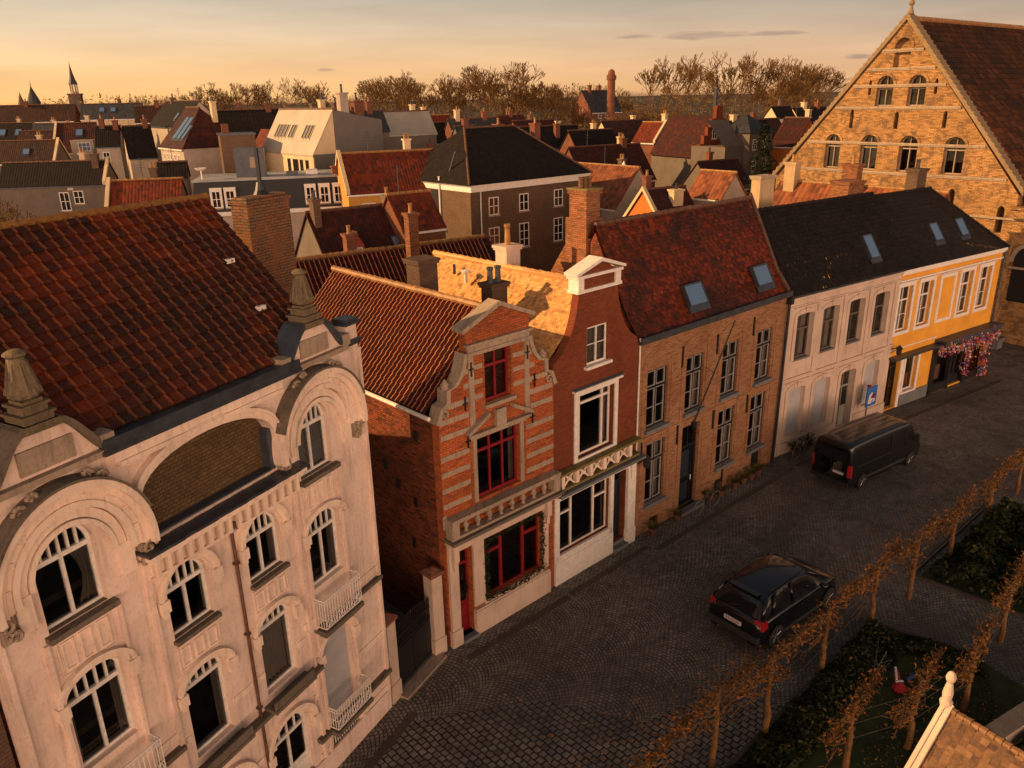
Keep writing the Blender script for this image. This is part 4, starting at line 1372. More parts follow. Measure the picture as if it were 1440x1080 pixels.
mb.hexa([f(-.13, -4.6, 7.5), f(.1, -4.6, 7.5), f(.1, -3.3, 7.5), f(-.13, -3.3, 7.5)], [f(-.13, -4.4, 8.6), f(.1, -4.4, 8.6), f(.1, -3.3, 10.2), f(-.13, -3.3, 10.2)])
mb.box(FD, -.10, .67, -3.25, -2.37, 11.9, 12.02); mb.build('shoulder', M_brickStack, ch)
mb = MB(); mb.box(FD, -.12, .69, -3.27, -2.35, 12.02, 12.08); mb.build('cap', M_moss, ch)
for i in range(3):
    mb = MB(); mb.lathe(f(.08 + i * .2, -2.8, 12.06), [(.09, 0), (.08, .3), (.1, .32), (.1, .38), (.06, .38), (.0001, .3)], k=10); mb.build('pot', M_brickCh, ch)
# flag pole on the tan house
fp = MB(); p0, p1 = f(3.2, .06, 3.55), f(4.25, .8, 7.4)
fp.tube(p0, p1, .035, .025, k=8); fp.tube(p0.lerp(p1, .5), f(3.25, .02, 5.9), .01, k=4); fp.box(FD, 3.12, 3.28, .0, .12, 3.4, 3.6)
tag(fp.build('flag_pole', M_iron), 'bare dark flag pole leaning out over the door of the tan brick house', 'flag pole')

M_tanpl = plaster('tan_plaster', (.42, .29, .16), (.15, .09, .05), .6)
# ================================================================== E white house, F yellow house
E_ = thing('white_terraced_house', 'pale plastered house with four shuttered bays under a black tile roof', 'house', FE.w(4.2, 0, 0))
top = [arch(a, b, 4.28, 6.2, 6.28, 6) for a, b in ((.66, 1.82), (2.46, 3.62), (4.40, 5.56), (6.36, 7.52))]
g_ = [arch(a, b, .78, 2.9, 3.0, 6) for a, b in ((.60, 1.74), (2.42, 3.56), (6.34, 7.46))]
dE = arch(4.40, 5.56, .1, 2.86, 2.96, 6)
mb = MB(); mb.prism(FE, [(-.02, 0), (8.40, 0), (8.40, 7.0), (-.02, 7.0)], -.3, 0, top + g_ + [dE]); mb.build('facade', M_white_wall, E_)
body(E_, FE, .0, 8.3, .3, 4.1, 7.0, M_brickGb, floors=(3.6,), gable=(-2.05, 10.1), side_r=False)
for i, h in enumerate(top):
    cu = {'rects': [(.05, .95, .0, 1)], 'mat': M_curtw} if i < 2 else {'rects': [(.05, .3, .0, .9)], 'mat': M_curtw}
    window(E_, FE, h, n=-.20, mat=simple('oak_frame%d' % i, (.10, .075, .06), .6), trans=5.55, cols=2, fwid=.07, sill=(.0, .05, .03), sill_mat=M_bluestone, curtain=cu)
for h in g_: shutter(E_, FE, h, n=-.16, mat=M_shutter)
M_greyw = simple('grey_green_paint', (.26, .24, .21), .5)
d = window(E_, FE, dE, n=-.22, mat=M_greyw, trans=2.1, cols=2, top_cols=2, fwid=.08, name='door')
mb = MB(); mb.box(FE, 4.48, 5.48, -.29, -.25, .12, 1.1); mb.box(FE, 4.55, 4.92, -.25, -.23, .25, 1.0); mb.box(FE, 5.04, 5.4, -.25, -.23, .25, 1.0); mb.build('door_panel', M_greyw, d)
mb = MB(); mb.box(FE, 5.0, 5.04, -.2, -.16, 1.15, 1.35); mb.build('handle', M_zinc, d)
mb = MB()
for h in top + g_ + [dE]:
    o = expand(h, .17, h is not dE and h in top); i_ = expand(h, .03, False)
    o2 = expand(h, .20, False)
    mb.strip(FE, o2[1:] + [(o2[0][0], o2[0][1])], h[1:] + [h[0]], -.01, .045)
    c = (h[0][0] + h[1][0]) / 2; zt = max(p[1] for p in h)
    mb.box(FE, c - .07, c + .07, .04, .09, zt + .04, zt + .24)
    mb.box(FE, h[0][0] - .24, h[1][0] + .24, -.01, .06, zt + .27, zt + .32)
for i in range(5):
    a = .04 + i * 1.98 - (.0 if i else 0)
    a = (.05, 2.02, 3.9, 5.85, 7.9)[i]
    mb.box(FE, a, a + .26, -.01, .05, 3.5, 6.62)
mb.box(FE, -.02, 8.41, -.01, .06, 3.40, 3.50); mb.box(FE, -.02, 8.41, -.01, .09, 3.50, 3.54)
mb.box(FE, -.02, 8.41, -.01, .05, 6.62, 6.68); mb.box(FE, -.02, 8.41, -.01, .10, 6.94, 7.05)
for i in range(5): mb.box(FE, .1 + i * 1.66, .1 + i * 1.66 + 1.52, .0, .02, 6.72, 6.9)
mb.box(FE, -.01, 4.18, -.01, .06, 0, .55); mb.box(FE, 5.78, 8.41, -.01, .06, 0, .55)
mb.build('moulding', M_white_wall, E_)
mb = MB(); mb.box(FE, 4.3, 5.66, -.2, .2, 0, .1); mb.build('doorstep', M_bluestone, E_)
mb = MB(); mb.box(FE, -.05, 8.45, -.02, .14, 7.05, 7.13); mb.build('gutter', M_zinc, E_)
mb = MB()
roof_field(mb, FE.w(-.02, .1, 7.12), FE.w(8.42, .1, 7.12), FE.w(8.42, -2.05, 10.35), FE.w(-.02, -2.05, 10.35), .16, .2, amp=.028, k=5, lift=.03, jit=.02)
roof_field(mb, FE.w(8.42, -4.2, 7.12), FE.w(-.02, -4.2, 7.12), FE.w(-.02, -2.05, 10.35), FE.w(8.42, -2.05, 10.35), .46, .5, amp=.02, k=2)
rf = mb.build('roof', M_tileE, E_)
mb = MB(); ridge_caps(mb, FE.w(-.05, -2.05, 10.37), FE.w(8.4, -2.05, 10.37), .36, .09); mb.build('ridge', M_tileE, rf)
skylight(E_, FE, 6.15, -.34, 7.86, .62, 1.05, 57)
chimney(E_, FE, 6.9, 8.1, -3.2, -2.3, 8, 11.0, M_brickStack, cap=True)
ch = chimney(E_, FE, 3.0, 4.0, -4.7, -4.2, 7, 11.4, M_tanpl, capmat=M_stone)

Fh = thing('yellow_corner_house', 'bright yellow house at the street corner with white window frames and a flower-hung shopfront', 'house', FF.w(4.6, 0, 0))
top = [rect(a, b, 4.05, 6.24) for a, b in ((.12, 1.18), (1.86, 2.94), (5.52, 6.62), (7.34, 8.42))]
bl = rect(3.72, 4.85, 4.1, 6.2)
w6, sh, dF = rect(1.55, 2.62, .72, 2.52), rect(4.3, 9.1, .08, 2.75), rect(.12, 1.12, .05, 2.68)
mb = MB(); mb.prism(FF, [(-.02, 0), (9.3, 0), (9.3, 6.9), (-.02, 6.9)], -.3, 0, top + [w6, sh, dF]); mb.build('facade', M_yellow, Fh)
body(Fh, FF, .1, 9.3, .3, 4.1, 6.9, M_yellow, floors=(3.5,), side_l=False)
for h in top:
    window(Fh, FF, h, n=-.15, mat=M_white, trans=5.55, cols=2, low_rows=2, fwid=.06, curtain={'rects': [(.04, .96, 0, .6)], 'mat': M_curtw})
window(Fh, FF, w6, n=-.15, mat=M_white, fwid=.06, cols=1, sill=(.1, .1, .08), sill_mat=M_white)
mb = MB(); mb.box(FF, 1.7, 2.5, -.6, -.3, .9, 1.5); mb.build('window_display', simple('orange_goods', (.5, .15, .03)), Fh)
mb = MB()
for h in top + [bl, w6]: mb.ring(FF, expand(h, .17), h, -.02, .05)
for h in top + [bl]: mb.box(FF, h[0][0] - .22, h[1][0] + .22, -.01, .10, 6.42, 6.47)
mb.box(FF, -.02, 9.31, -.01, .08, 6.50, 6.58); mb.box(FF, -.02, 9.36, -.01, .12, 6.84, 6.93); mb.box(FF, 1.15, 1.38, -.01, .03, .0, 2.7)
mb.box(FF, -.02, 4.0, -.01, .05, 3.15, 3.2)
mb.build('window_surround', M_white, Fh)
mb = MB(); mb.box(FF, 1.4, 3.9, -.01, .06, 0, .62); mb.build('plinth', M_bluestone, Fh)
mb = MB(); mb.box(FF, 3.95, 4.28, -.01, .10, 0, 2.75); mb.box(FF, 9.1, 9.32, -.01, .10, 0, 2.75); mb.box(FF, 5.72, 5.9, -.1, .08, .0, 2.75); mb.box(FF, 7.25, 7.45, -.1, .08, .0, 2.75)
mb.box(FF, 4.28, 5.72, -.1, .06, .05, .5); mb.box(FF, 7.45, 9.1, -.1, .06, .05, .5)
mb.build('shopfront', M_black, Fh)
ws = window(Fh, FF, sh, n=-.12, mat=M_black, cols=1, fwid=.05)
dd = MB()
for s in (5.95, 6.6): dd.ring(FF, rect(s, s + .62, .1, 2.4), rect(s + .1, s + .52, .6, 2.25), -.18, -.12)
dd.build('shop_door', M_black, Fh)
mb = MB(); mb.box(FF, 4.5, 5.6, -.9, -.35, .5, 1.3); mb.box(FF, 7.6, 8.9, -.9, -.35, .5, 1.5); mb.build('shop_display', simple('pink_goods', (.5, .22, .18), .7, var=.6, sc=14), Fh)
d = window(Fh, FF, dF, n=-.2, mat=M_black, trans=2.2, cols=2, fwid=.08, name='door')
mb = MB(); mb.box(FF, -.02, 4.0, -.01, .40, 2.72, 2.84); mb.build('canopy', M_zinc, Fh)
mb = MB(); mb.box(FF, 3.98, 9.62, -.01, .62, 2.92, 3.02); mb.box(FF, 4.0, 9.6, .55, .60, 2.72, 2.92); mb.box(FF, 4.0, 9.3, -.01, .12, 2.75, 2.92)
mb.build('canopy', M_slate, Fh)
mb = MB(); mb.box(FF, -.0, 9.42, -.02, .16, 6.93, 7.02); mb.box(FF, -.0, 9.42, .13, .17, 7.02, 7.07); mb.build('gutter', M_white, Fh)
mb = MB()
roof_field(mb, FF.w(-.35, .12, 7.03), FF.w(9.5, .12, 7.03), FF.w(5.0, -2.05, 10.2), FF.w(-.35, -2.05, 10.2), .16, .2, amp=.026, k=4, lift=.03, jit=.02)
roof_field(mb, FF.w(9.5, .12, 7.03), FF.w(9.5, -4.3, 7.03), FF.w(5.05, -2.06, 10.2), FF.w(5.0, -2.05, 10.2), .3, .3, amp=.0, k=1, kind='flat')
roof_field(mb, FF.w(9.5, -4.3, 7.03), FF.w(-.35, -4.3, 7.03), FF.w(-.35, -2.05, 10.2), FF.w(5.0, -2.05, 10.2), .5, .5, amp=.0, k=1, kind='flat')
rf = mb.build('roof', M_tileE, Fh)
mb = MB(); ridge_caps(mb, FF.w(-.3, -2.05, 10.22), FF.w(5, -2.05, 10.22), .36, .09); ridge_caps(mb, FF.w(5, -2.05, 10.22), FF.w(9.5, .12, 7.1), .4, .08); mb.build('ridge', M_tileE, rf)
for s in (3.45, 5.80): skylight(Fh, FF, s, -.52, 7.98, .62, .85, 56)
chimney(Fh, FF, 4.2, 5.0, -2.9, -2.3, 8, 11.2, M_brickGb, pots=1, potmat=M_black)
mb = MB(); mb.tube(FF.w(9.36, .1, 6.9), FF.w(9.36, .1, 2.95), .05, k=8); mb.build('downpipe', M_zinc, Fh)

# ================================================================== G: medieval hall with great gable
M_gcop = plaster('worn_coping_stone', (.26, .18, .10), (.08, .05, .03), .7, fine=.3, bstr=.8)
G_ = thing('medieval_hall', 'huge medieval brick hall with a steep gable of arched windows and vast dark red roof', 'hall', FG.w(-10, 0, 0))
cx = -10.0
L, Rr = -18.3, -1.9
ap = 19.0
ez = 8.9
hs = []
for c, w in ((-14.05, .55), (-11.45, .58), (-8.82, .60), (-5.95, .62)): hs.append((arch(c - w, c + w, 9.85, 11.55, 12.1), 2))
for c, w in ((-10.88, .55), (-8.80, .56)): hs.append((arch(c - w, c + w, 13.9, 15.2, 15.75), 2))
hs.append((arch(-10.55, -9.5, 16.2, 17.4, 17.95), 0))
bl = [arch(-13.05, -12.8, 12.5, 13.5, 13.7, 8), arch(-10.0, -9.72, 12.5, 13.3, 13.55, 8), arch(-6.95, -6.7, 12.6, 13.4, 13.6, 8), arch(-7.75, -7.55, 14.6, 15.3, 15.5, 8), arch(-12.0, -11.8, 14.6, 15.3, 15.5, 8),
      arch(-5.9, -5.5, 7.6, 8.7, 9.0, 8), arch(-2.9, -2.5, 6.6, 7.9, 8.2, 8)]
outl = [(L, 0), (12, 0), (12, 7.6), (Rr, 7.6), (Rr, ez), (cx, ap), (L, ez)]
mb = MB(); mb.prism(FG, outl, -.6, 0, [h for h, _ in hs] + bl); mb.build('facade', M_brickG, G_)
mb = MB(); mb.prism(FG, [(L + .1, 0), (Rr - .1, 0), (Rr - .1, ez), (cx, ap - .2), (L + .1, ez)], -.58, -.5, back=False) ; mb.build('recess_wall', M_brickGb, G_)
for h, n_ in hs:
    if n_:
        tz = h[2][1] - .25
        w = window(G_, FG, arch(h[0][0], h[1][0], h[0][1], h[2][1], max(p[1] for p in h)), n=-.25, mat=M_stone, trans=tz, cols=2, fwid=.07, depth=.12, gmat=M_glass2)
        mb = MB(); mb.prism(FG, arch(h[0][0] + .06, h[1][0] - .06, tz, h[2][1], max(p[1] for p in h) - .05), -.46, -.36, back=False); mb.build('tympanum', M_brickG, w)
    else:
        mb = MB(); mb.prism(FG, arch(h[0][0], h[1][0], h[0][1], h[2][1], max(p[1] for p in h)), -.4, -.3, back=False); mb.build('blind_window', M_brickG, G_)
for h, n_ in hs:
    mb = MB(); mb.strip(FG, expand(h, .16, False)[2:], h[2:], -.02, .06); mb.build('arch_ring', M_brickG, G_)
mb = MB()


def chord(z, m=.15):
    t = (z - ez) / (ap - ez)
    return L + (cx - L) * t + m, Rr + (cx - Rr) * t - m


for z in (9.7, 11.55, 13.78, 15.12, 16.12, 17.2):
    a, b = chord(z)
    mb.box(FG, a, b, -.02, .10, z, z + .10); mb.box(FG, a, b, -.02, .05, z - .08, z)
mb.box(FG, L, 12, -.02, .12, 7.72 - .3, 7.84 - .3)
mb.box(FG, -2.2, 12, -.02, .12, 4.6, 4.72)
mb.build('string_course', M_stone, G_)
mb = MB()
f = FG.w
for x0, z0 in ((L, ez), (Rr, ez)):
    sx = 1 if x0 < cx else -1
    o = -.25 * sx
    mb.hexa([f(x0 + o, -.7, z0), f(cx, -.7, ap), f(cx, .14, ap), f(x0 + o, .14, z0)], [f(x0 + o, -.7, z0 + .32), f(cx, -.7, ap + .36), f(cx, .14, ap + .36), f(x0 + o, .14, z0 + .32)])
    n = 34
    for i in range(n):
        t = (i + .5) / n
        x, z = x0 + o + (cx - x0 - o) * t, z0 + (ap - z0) * t
        mb.box(FG, x - .07, x + .07, -.72, .16, z + .24, z + .37)
mb.lathe(f(cx, -.25, ap + .3), [(.22, 0), (.14, .25), (.09, .45), (.2, .6), (.13, .75), (.07, .9), (.17, 1.0), (.0001, 1.15)], k=8)
mb.build('coping', M_gcop, G_)
# buttresses and the arcade at the right foot
for s0, s1, z1 in ((-2.5, -1.7, 6.3), (3.4, 4.2, 5.0)):
    mb = MB(); mb.box(FG, s0, s1, 0, .8, 0, z1 * .6); mb.hexa([f(s0, 0, z1 * .6), f(s1, 0, z1 * .6), f(s1, .8, z1 * .6), f(s0, .8, z1 * .6)], [f(s0, 0, z1), f(s1, 0, z1), f(s1, .1, z1), f(s0, .1, z1)])
    mb.build('buttress', M_brickG, G_)
for a, b, z0, zs, zt in ((-1.5, -.3, 2.6, 5.0, 5.9), (.4, 2.6, 3.0, 5.4, 6.9), (.6, 2.4, .1, 1.9, 2.7)):
    h = arch(a, b, z0, zs, zt)
    mb = MB(); mb.strip(FG, expand(h, .22, False)[1:], h[1:], -.02, .10); mb.build('arcade_arch', M_stone, G_)
    mb = MB(); mb.prism(FG, arch(a, b, z0, zs, zt), -.01, .006, back=False); mb.build('dark_infill', M_iron, G_)  # flat near-black sheet standing for the dark arched recess
# roof
mb = MB()
BK = 42
roof_field(mb, f(Rr + .4, -.6, ez - .6), f(Rr + .4, -BK, ez - .6), f(cx, -BK, ap), f(cx, -.6, ap), .42, .42, amp=.03, k=4, lift=.05, jit=.03)
roof_field(mb, f(L - .4, -BK, ez - .6), f(L - .4, -.6, ez - .6), f(cx, -.6, ap), f(cx, -BK, ap), .9, .9, amp=.03, k=2, lift=.05)
M_tileG = tiles('great_roof_tiles', ((.15, .048, .015), (.08, .028, .012), (.04, .018, .010)), damt=.92, dark=(.024, .015, .010), rough=.85, dsc=.13)
rf = mb.build('roof', M_tileG, G_)
mb = MB(); ridge_caps(mb, f(cx, -.6, ap + .05), f(cx, -BK, ap + .05), .5, .16); mb.build('ridge', M_ridge, rf)
mb = MB(); mb.box(FG, L, Rr, -BK, -BK + .4, 0, ez); mb.box(FG, L, L + .4, -BK, -.6, 0, ez); mb.box(FG, Rr - .4, Rr, -BK, -.6, 0, ez)
mb.box(FG, Rr, 12, -.9, -.6, 0, 7.6); mb.box(FG, -2.0, -.2, -.8, .5, 7.6, 8.1); mb.box(FG, -2.1, -.1, -.85, .6, 8.1, 8.25)
mb.build('wall', M_brickG, G_)
mb = MB(); roof_field(mb, f(Rr, -.3, 7.6), f(12, -.3, 7.6), f(12, -7, 12), f(Rr, -7, 12), .6, .6, amp=.03, k=3); mb.build('side_roof', M_tileG, G_)

# ================================================================== the town behind
M_fred = tiles('far_red_tiles', ((.19, .035, .011), (.145, .027, .01), (.11, .022, .01)), tw=.24, rh=.30, far=True, damt=.25)
M_fbrown = tiles('far_brown_tiles', ((.075, .028, .016), (.055, .022, .014), (.04, .018, .012)), tw=.24, rh=.30, far=True, damt=.65)
M_fdred = tiles('far_dark_red_tiles', ((.085, .020, .010), (.06, .015, .009), (.04, .012, .009)), tw=.24, rh=.30, far=True, damt=.55)
M_fblack = tiles('far_black_tiles', ((.014, .009, .007), (.009, .007, .006), (.02, .012, .009)), tw=.24, rh=.30, far=True, damt=.2, rough=.85)
M_fslate = tiles('far_slates', ((.05, .05, .052), (.04, .04, .044), (.06, .058, .058)), tw=.3, rh=.25, far=True, damt=.2, prof=.05, rough=.5)
M_fstripe = tiles('striped_pantiles', ((.30, .10, .04), (.24, .08, .035), (.20, .06, .03)), tw=.34, rh=.4, far=True, damt=.2, prof=1.6)
M_metal = simple('standing_seam_metal', (.42, .36, .28), .45, metal=.35, var=.18, sc=.6)
M_wwall = plaster('town_white_wall', (.38, .31, .25), (.2, .15, .1), .5)
M_gwall = plaster('town_grey_wall', (.15, .12, .095), (.08, .06, .05), .6)
M_crwall = plaster('town_cream_wall', (.60, .45, .27), (.25, .15, .08), .4)
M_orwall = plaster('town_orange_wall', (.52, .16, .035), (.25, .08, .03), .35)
M_brwall = brick('town_brown_brick', (.22, .125, .075), (.17, .10, .06), (.12, .09, .07), var=(.10, .06, .04))
M_rdwall = brick('town_red_brick', (.30, .10, .05), (.24, .08, .04), (.14, .09, .07), var=(.10, .05, .03))
M_hotel = brick('block_brick', (.19, .12, .075), (.15, .095, .055), (.11, .07, .045), var=(.08, .05, .035), vamt=.4, ms=.006)
BK_ = {
    'red12': (-29.75, 58.99, 80, 5.2, 3.06, 6.12, 9.52),
    'long2': (-47.55, 76.25, 85, 9.5, 1.76, 8.00, 9.95),
    'brown3': (-64.21, 97.85, 85, 10.0, 2.16, 8.67, 11.07),
    'sky4': (-91.60, 137.58, 85, 12.2, 2.43, 9.68, 12.38),
    'grey5': (-72.17, 125.85, 85, 3.3, 2.16, 9.97, 12.37),
    'rb6': (-59.71, 108.85, 80, 4.9, 3.20, 9.18, 12.73),
    'dark7': (-51.05, 103.00, 75, 2.7, 2.07, 10.13, 12.43),
    'wg8': (-44.53, 97.26, 62, 3.0, 3.11, 9.04, 12.49),
    'white9': (-46.39, 108.48, 143, 14.0, 2.52, 12.40, 15.20),
    'hip10': (-35.97, 85.89, 140, 6.8, 3.29, 10.84, 14.49),
    'dark11': (-31.31, 88.70, 72, 7.2, 3.47, 10.27, 14.12),
    'party12': (-27.49, 78.03, 140, 1.2, 3.06, 8.58, 11.98),
    'low13': (-30.30, 70.96, 75, 2.3, 1.08, 8.92, 10.12),
    'metal14': (-23.92, 80.49, 140, 10.7, 2.34, 10.46, 14.21),
    'red15': (-11.79, 59.79, 68, 7.3, 2.39, 8.49, 11.14),
    'dormer16': (-9.20, 41.52, 54, 4.7, 3.06, 5.79, 9.19),
    'red17': (-5.85, 44.69, 54, 2.0, 1.62, 8.03, 9.83),
    'long18': (-8.06, 33.93, 57, 7.5, 3.06, 4.55, 7.95),
    'dark20': (2.47, 98.12, 65, 6.3, 2.07, 9.15, 11.45),
    'red22': (7.82, 82.30, 62, 7.9, 3.06, 6.46, 9.86),
    'whiteg21': (4.31, 73.24, 141, 7.2, 2.79, 5.97, 9.07),
    'orange24': (11.25, 55.35, 60, 3.8, 3.06, 5.05, 8.45),
    'tile25': (13.58, 61.04, 141, 2.6, 1.53, 7.68, 9.38),
    'tile34': (14.53, 48.07, 141, 7.7, 3.06, 6.33, 9.73),
    'green31': (28.24, 97.35, 60, 5.1, 3.06, 8.19, 11.59),
    'og32': (29.85, 93.39, 141, 2.1, 2.57, 9.17, 12.02),
    'bl33': (17.11, 166.84, 60, 5.7, 3.65, 11.61, 15.66),
    'far1': (-75.09, 147.83, 80, 8.6, 2.21, 12.65, 15.10),
    'far2': (-89.59, 147.61, 80, 11.4, 2.43, 12.45, 15.15),
    'fr3': (-12.78, 128.79, 60, 4.9, 1.40, 10.83, 12.38),
    'fr4': (-7.18, 109.05, 62, 7.4, 1.08, 11.06, 12.26),
    'fr5': (-0.66, 133.75, 60, 4.7, 1.44, 10.43, 12.03),
    'fr6': (38.64, 118.85, 62, 3.5, 1.31, 11.37, 12.82),
    'fr7': (15.01, 98.78, 140, 3.4, 1.89, 9.62, 11.72),
    'm14b': (-13.33, 93.13, 60, 5.0, 2.16, 11.16, 13.56),
    'm14c': (-14.93, 86.48, 60, 2.9, 1.76, 11.83, 13.78),
    'fr8': (-58.93, 132.96, 75, 4.5, 2.12, 12.25, 14.60),
    'fr9': (2.67, 69.20, 62, 3.5, 0.90, 11.32, 12.32),
    'fr10': (43.64, 123.60, 60, 7.9, 1.62, 10.67, 12.47),
    'fr11': (-4.90, 88.77, 62, 2.4, 1.40, 10.47, 12.02),
}


def small_window(par, fr, s, z, w, h, mat=None, cols=2, rows=2, off=0.0, pane=None):
    mb = MB()
    mb.ring(fr, rect(s, s + w, z, z + h), rect(s + .07, s + w - .07, z + .07, z + h - .07), off - .02, off + .05)
    for i in range(1, cols): mb.box(fr, s + w * i / cols - .03, s + w * i / cols + .03, off, off + .04, z + .07, z + h - .07)
    for j in range(1, rows): mb.box(fr, s + .07, s + w - .07, off, off + .035, z + h * j / rows - .025, z + h * j / rows + .025)
    wo = mb.build('window', mat or M_white, par)
    g = MB(); g.box(fr, s + .05, s + w - .05, off + .005, off + .015, z + .05, z + h - .05); g.build('pane', pane or M_blackglass, wo)
    sb = MB(); sb.box(fr, s - .08, s + w + .08, off, off + .12, z - .1, z - .005); sb.build('sill', M_stone, wo)
    return wo


m_, nb_, b_ = newmat('dark_pane')
nb_.set(b_, 'Base Color', (.012, .012, .013, 1)); nb_.set(b_, 'Roughness', .08); nb_.set(b_, 'Specular IOR Level', .6)
M_blackglass = m_
USED = {}


def bhouse(key, label, roof, wall, name='town_house', wins=(), gw=(), chims=(), sky=(), par=(), group=None, hipR=0, gutter=True, oh=.12, ext=None, wmat=None):
    x, y, az, L, W, ze, zr = BK_[key]
    if ext: L += ext
    fr = Frame(x, y, az)
    t = thing(name, label, 'house', fr.w(L / 2, -W, 0), group)
    mb = MB()
    w = fr.w
    z0 = 0
    for s, dr in ((0, 1), (L, -1)):
        if s == L and hipR: pts = [(0, z0), (0, ze), (-2 * W, ze), (-2 * W, z0)]
        else: pts = [(0, z0), (0, ze), (-W, zr - .02), (-2 * W, ze), (-2 * W, z0)]
        P = [w(s, n, z) for n, z in pts]
        mb.poly(P if dr > 0 else P[::-1])
    mb.poly([w(0, 0, z0), w(L, 0, z0), w(L, 0, ze), w(0, 0, ze)])
    mb.poly([w(L, -2 * W, z0), w(0, -2 * W, z0), w(0, -2 * W, ze), w(L, -2 * W, ze)])
    mb.build('wall', wall, t)
    mb = MB()
    sl = (zr - ze) / W
    e = oh
    hr = hipR
    a = [w(-e, e, ze - e * sl + .05), w(L + e, e, ze - e * sl + .05), w(L + e - hr, -W, zr + .05), w(-e, -W, zr + .05)]
    b = [w(L + e, -2 * W - e, ze - e * sl + .05), w(-e, -2 * W - e, ze - e * sl + .05), w(-e, -W, zr + .05), w(L + e - hr, -W, zr + .05)]
    dn = V((0, 0, -.10))
    for q in (a, b):
        mb.poly(q)
        mb.poly([p + dn for p in q][::-1])
        for i in range(4):
            j = (i + 1) % 4
            mb.poly([q[i] + dn, q[j] + dn, q[j], q[i]])
    if hr: mb.poly([a[1], b[0], a[2]])
    rf = mb.build('roof', roof, t)
    mb = MB()
    n = max(2, int(L / .45))
    for i in range(n):
        p0, p1 = w(-e + (L + 2 * e - hr) * i / n, -W, zr + .06), w(-e + (L + 2 * e - hr) * (i + 1.1) / n, -W, zr + .06)
        mb.tube(p0, p1, .085, .105, k=6)
    mb.build('ridge', M_ridge if roof in (M_fred, M_fstripe) else M_ridgeD, rf)
    if gutter:
        mb = MB(); mb.box(fr, -.05, L + .05, e - .02, e + .10, ze - e * sl - .12, ze - e * sl); mb.build('gutter', M_whitew if roof is not M_fblack else M_zinc, t)
    for side in par:
        s = 0 if side == 'L' else L
        mb = MB()
        for q0, q1 in (((.12, ze - .1), (-W, zr)), ((-W, zr), (-2 * W - .12, ze - .1))):
            mb.hexa([w(s - .14, q0[0], q0[1]), w(s + .14, q0[0], q0[1]), w(s + .14, q1[0], q1[1]), w(s - .14, q1[0], q1[1])],
                    [w(s - .14, q0[0], q0[1] + .32), w(s + .14, q0[0], q0[1] + .32), w(s + .14, q1[0], q1[1] + .32), w(s - .14, q1[0], q1[1] + .32)])
        mb.build('parapet', M_crwall, t)
    for c in wins: small_window(t, fr, *c, mat=wmat)
    for (side, n, z, ww, hh) in gw:
        f2 = Frame(w(0, 0, 0).x, w(0, 0, 0).y, az - 90) if side == 'L' else Frame(w(L, -2 * W, 0).x, w(L, -2 * W, 0).y, az + 90)
        small_window(t, f2, n, z, ww, hh, mat=wmat)
    for c in chims:
        s, n, h, cm = c[:4]
        cw = c[4] if len(c) > 4 else .6
        chimney(t, fr, s, s + cw, -W + n - .3, -W + n + .3, zr - 1.5, zr + h, cm, pots=1 if h < 1.6 else 2, potmat=M_ridge if hsh(s, h) > .4 else M_black, potz=.45)
    # small roof clutter so that no two rooftops read alike
    h0 = hsh(x, y)
    if len(chims) < 2 and L > 3:
        s = L * (.2 + .6 * h0)
        chimney(t, fr, s, s + .5, -W * 1.3 - .25, -W * 1.3 + .25, zr - 1.4, zr + .5 + .5 * hsh(y, x), (M_rdwall, M_brwall, M_crwall)[int(h0 * 3)], pots=1 + int(h0 * 2), potmat=(M_ridge, M_black)[int(h0 * 7) % 2], potz=.4)
    if h0 > .35:
        s = L * (.75 - .5 * h0)
        ab = MB(); a0 = w(s, -W * 1.1, zr - .3); ab.tube(a0, a0 + V((0, 0, 1.9)), .025, k=4)
        for q in range(4): ab.tube(a0 + V((-.25 + .03 * q, -.1, 1.2 + .2 * q)), a0 + V((.25 - .03 * q, .1, 1.2 + .2 * q)), .014, k=3)
        ab.build('aerial', M_zinc, t)
    if h0 < .6 and not wins:
        for q in range(int(L / 2.2)):
            small_window(t, fr, .6 + q * 2.2, ze - 1.9, .8, 1.2, mat=wmat)
    deg = math.degrees(math.atan2(zr - ze, W))
    for s, f_, ww, ll in sky:
        skylight(t, fr, s, -W * f_, ze + (zr - ze) * f_ + .05, ww, ll, deg)
    return t, fr, L, W, ze, zr


bhouse('red12', 'low house with plain bright red roof and sunlit left gable beyond the near mottled roof', M_fred, M_crwall, par='L', wins=())
bhouse('long2', 'long low house with dark roof and grey wall with red door and small white window', M_fblack, M_gwall, wins=((5.2, 5.6, .9, 1.7), (6.5, 6.2, .9, 1.2), (6.1, 7.55, .45, .4)), par='R', chims=((8.2, .3, .7, M_brwall),))
bhouse('brown3', 'brown tiled house behind the long dark roof at the left edge', M_fbrown, M_gwall, par='R', sky=((6.2, .35, .7, .8),), wins=())
bhouse('sky4', 'dark roofed house with banks of bright skylights at the left edge', M_fblack, M_crwall, sky=((6.0, .3, .9, 1.1), (7.1, .3, .9, 1.1), (9.6, .3, .9, 1.1)), chims=((2, 0, 1.0, M_rdwall),))
bhouse('grey5', 'small grey slate roof with a white satellite dish', M_fslate, M_gwall)
t_, fr_, L_, W_, ze_, zr_ = bhouse('rb6', 'red-brown roofed house with a white dormer box and sunlit left parapet', M_fdred, M_wwall, par='L', sky=((2.6, .55, .8, 1.0),))
mb = MB(); mb.box(fr_, 2.4, 5.2, -2.0, .35, ze_ - .5, ze_ + 1.5); mb.build('dormer', M_wwall, t_); small_window(t_, fr_, 3.3, ze_ + .1, 1.5, 1.1, off=.35, cols=3, pane=M_skyglass)
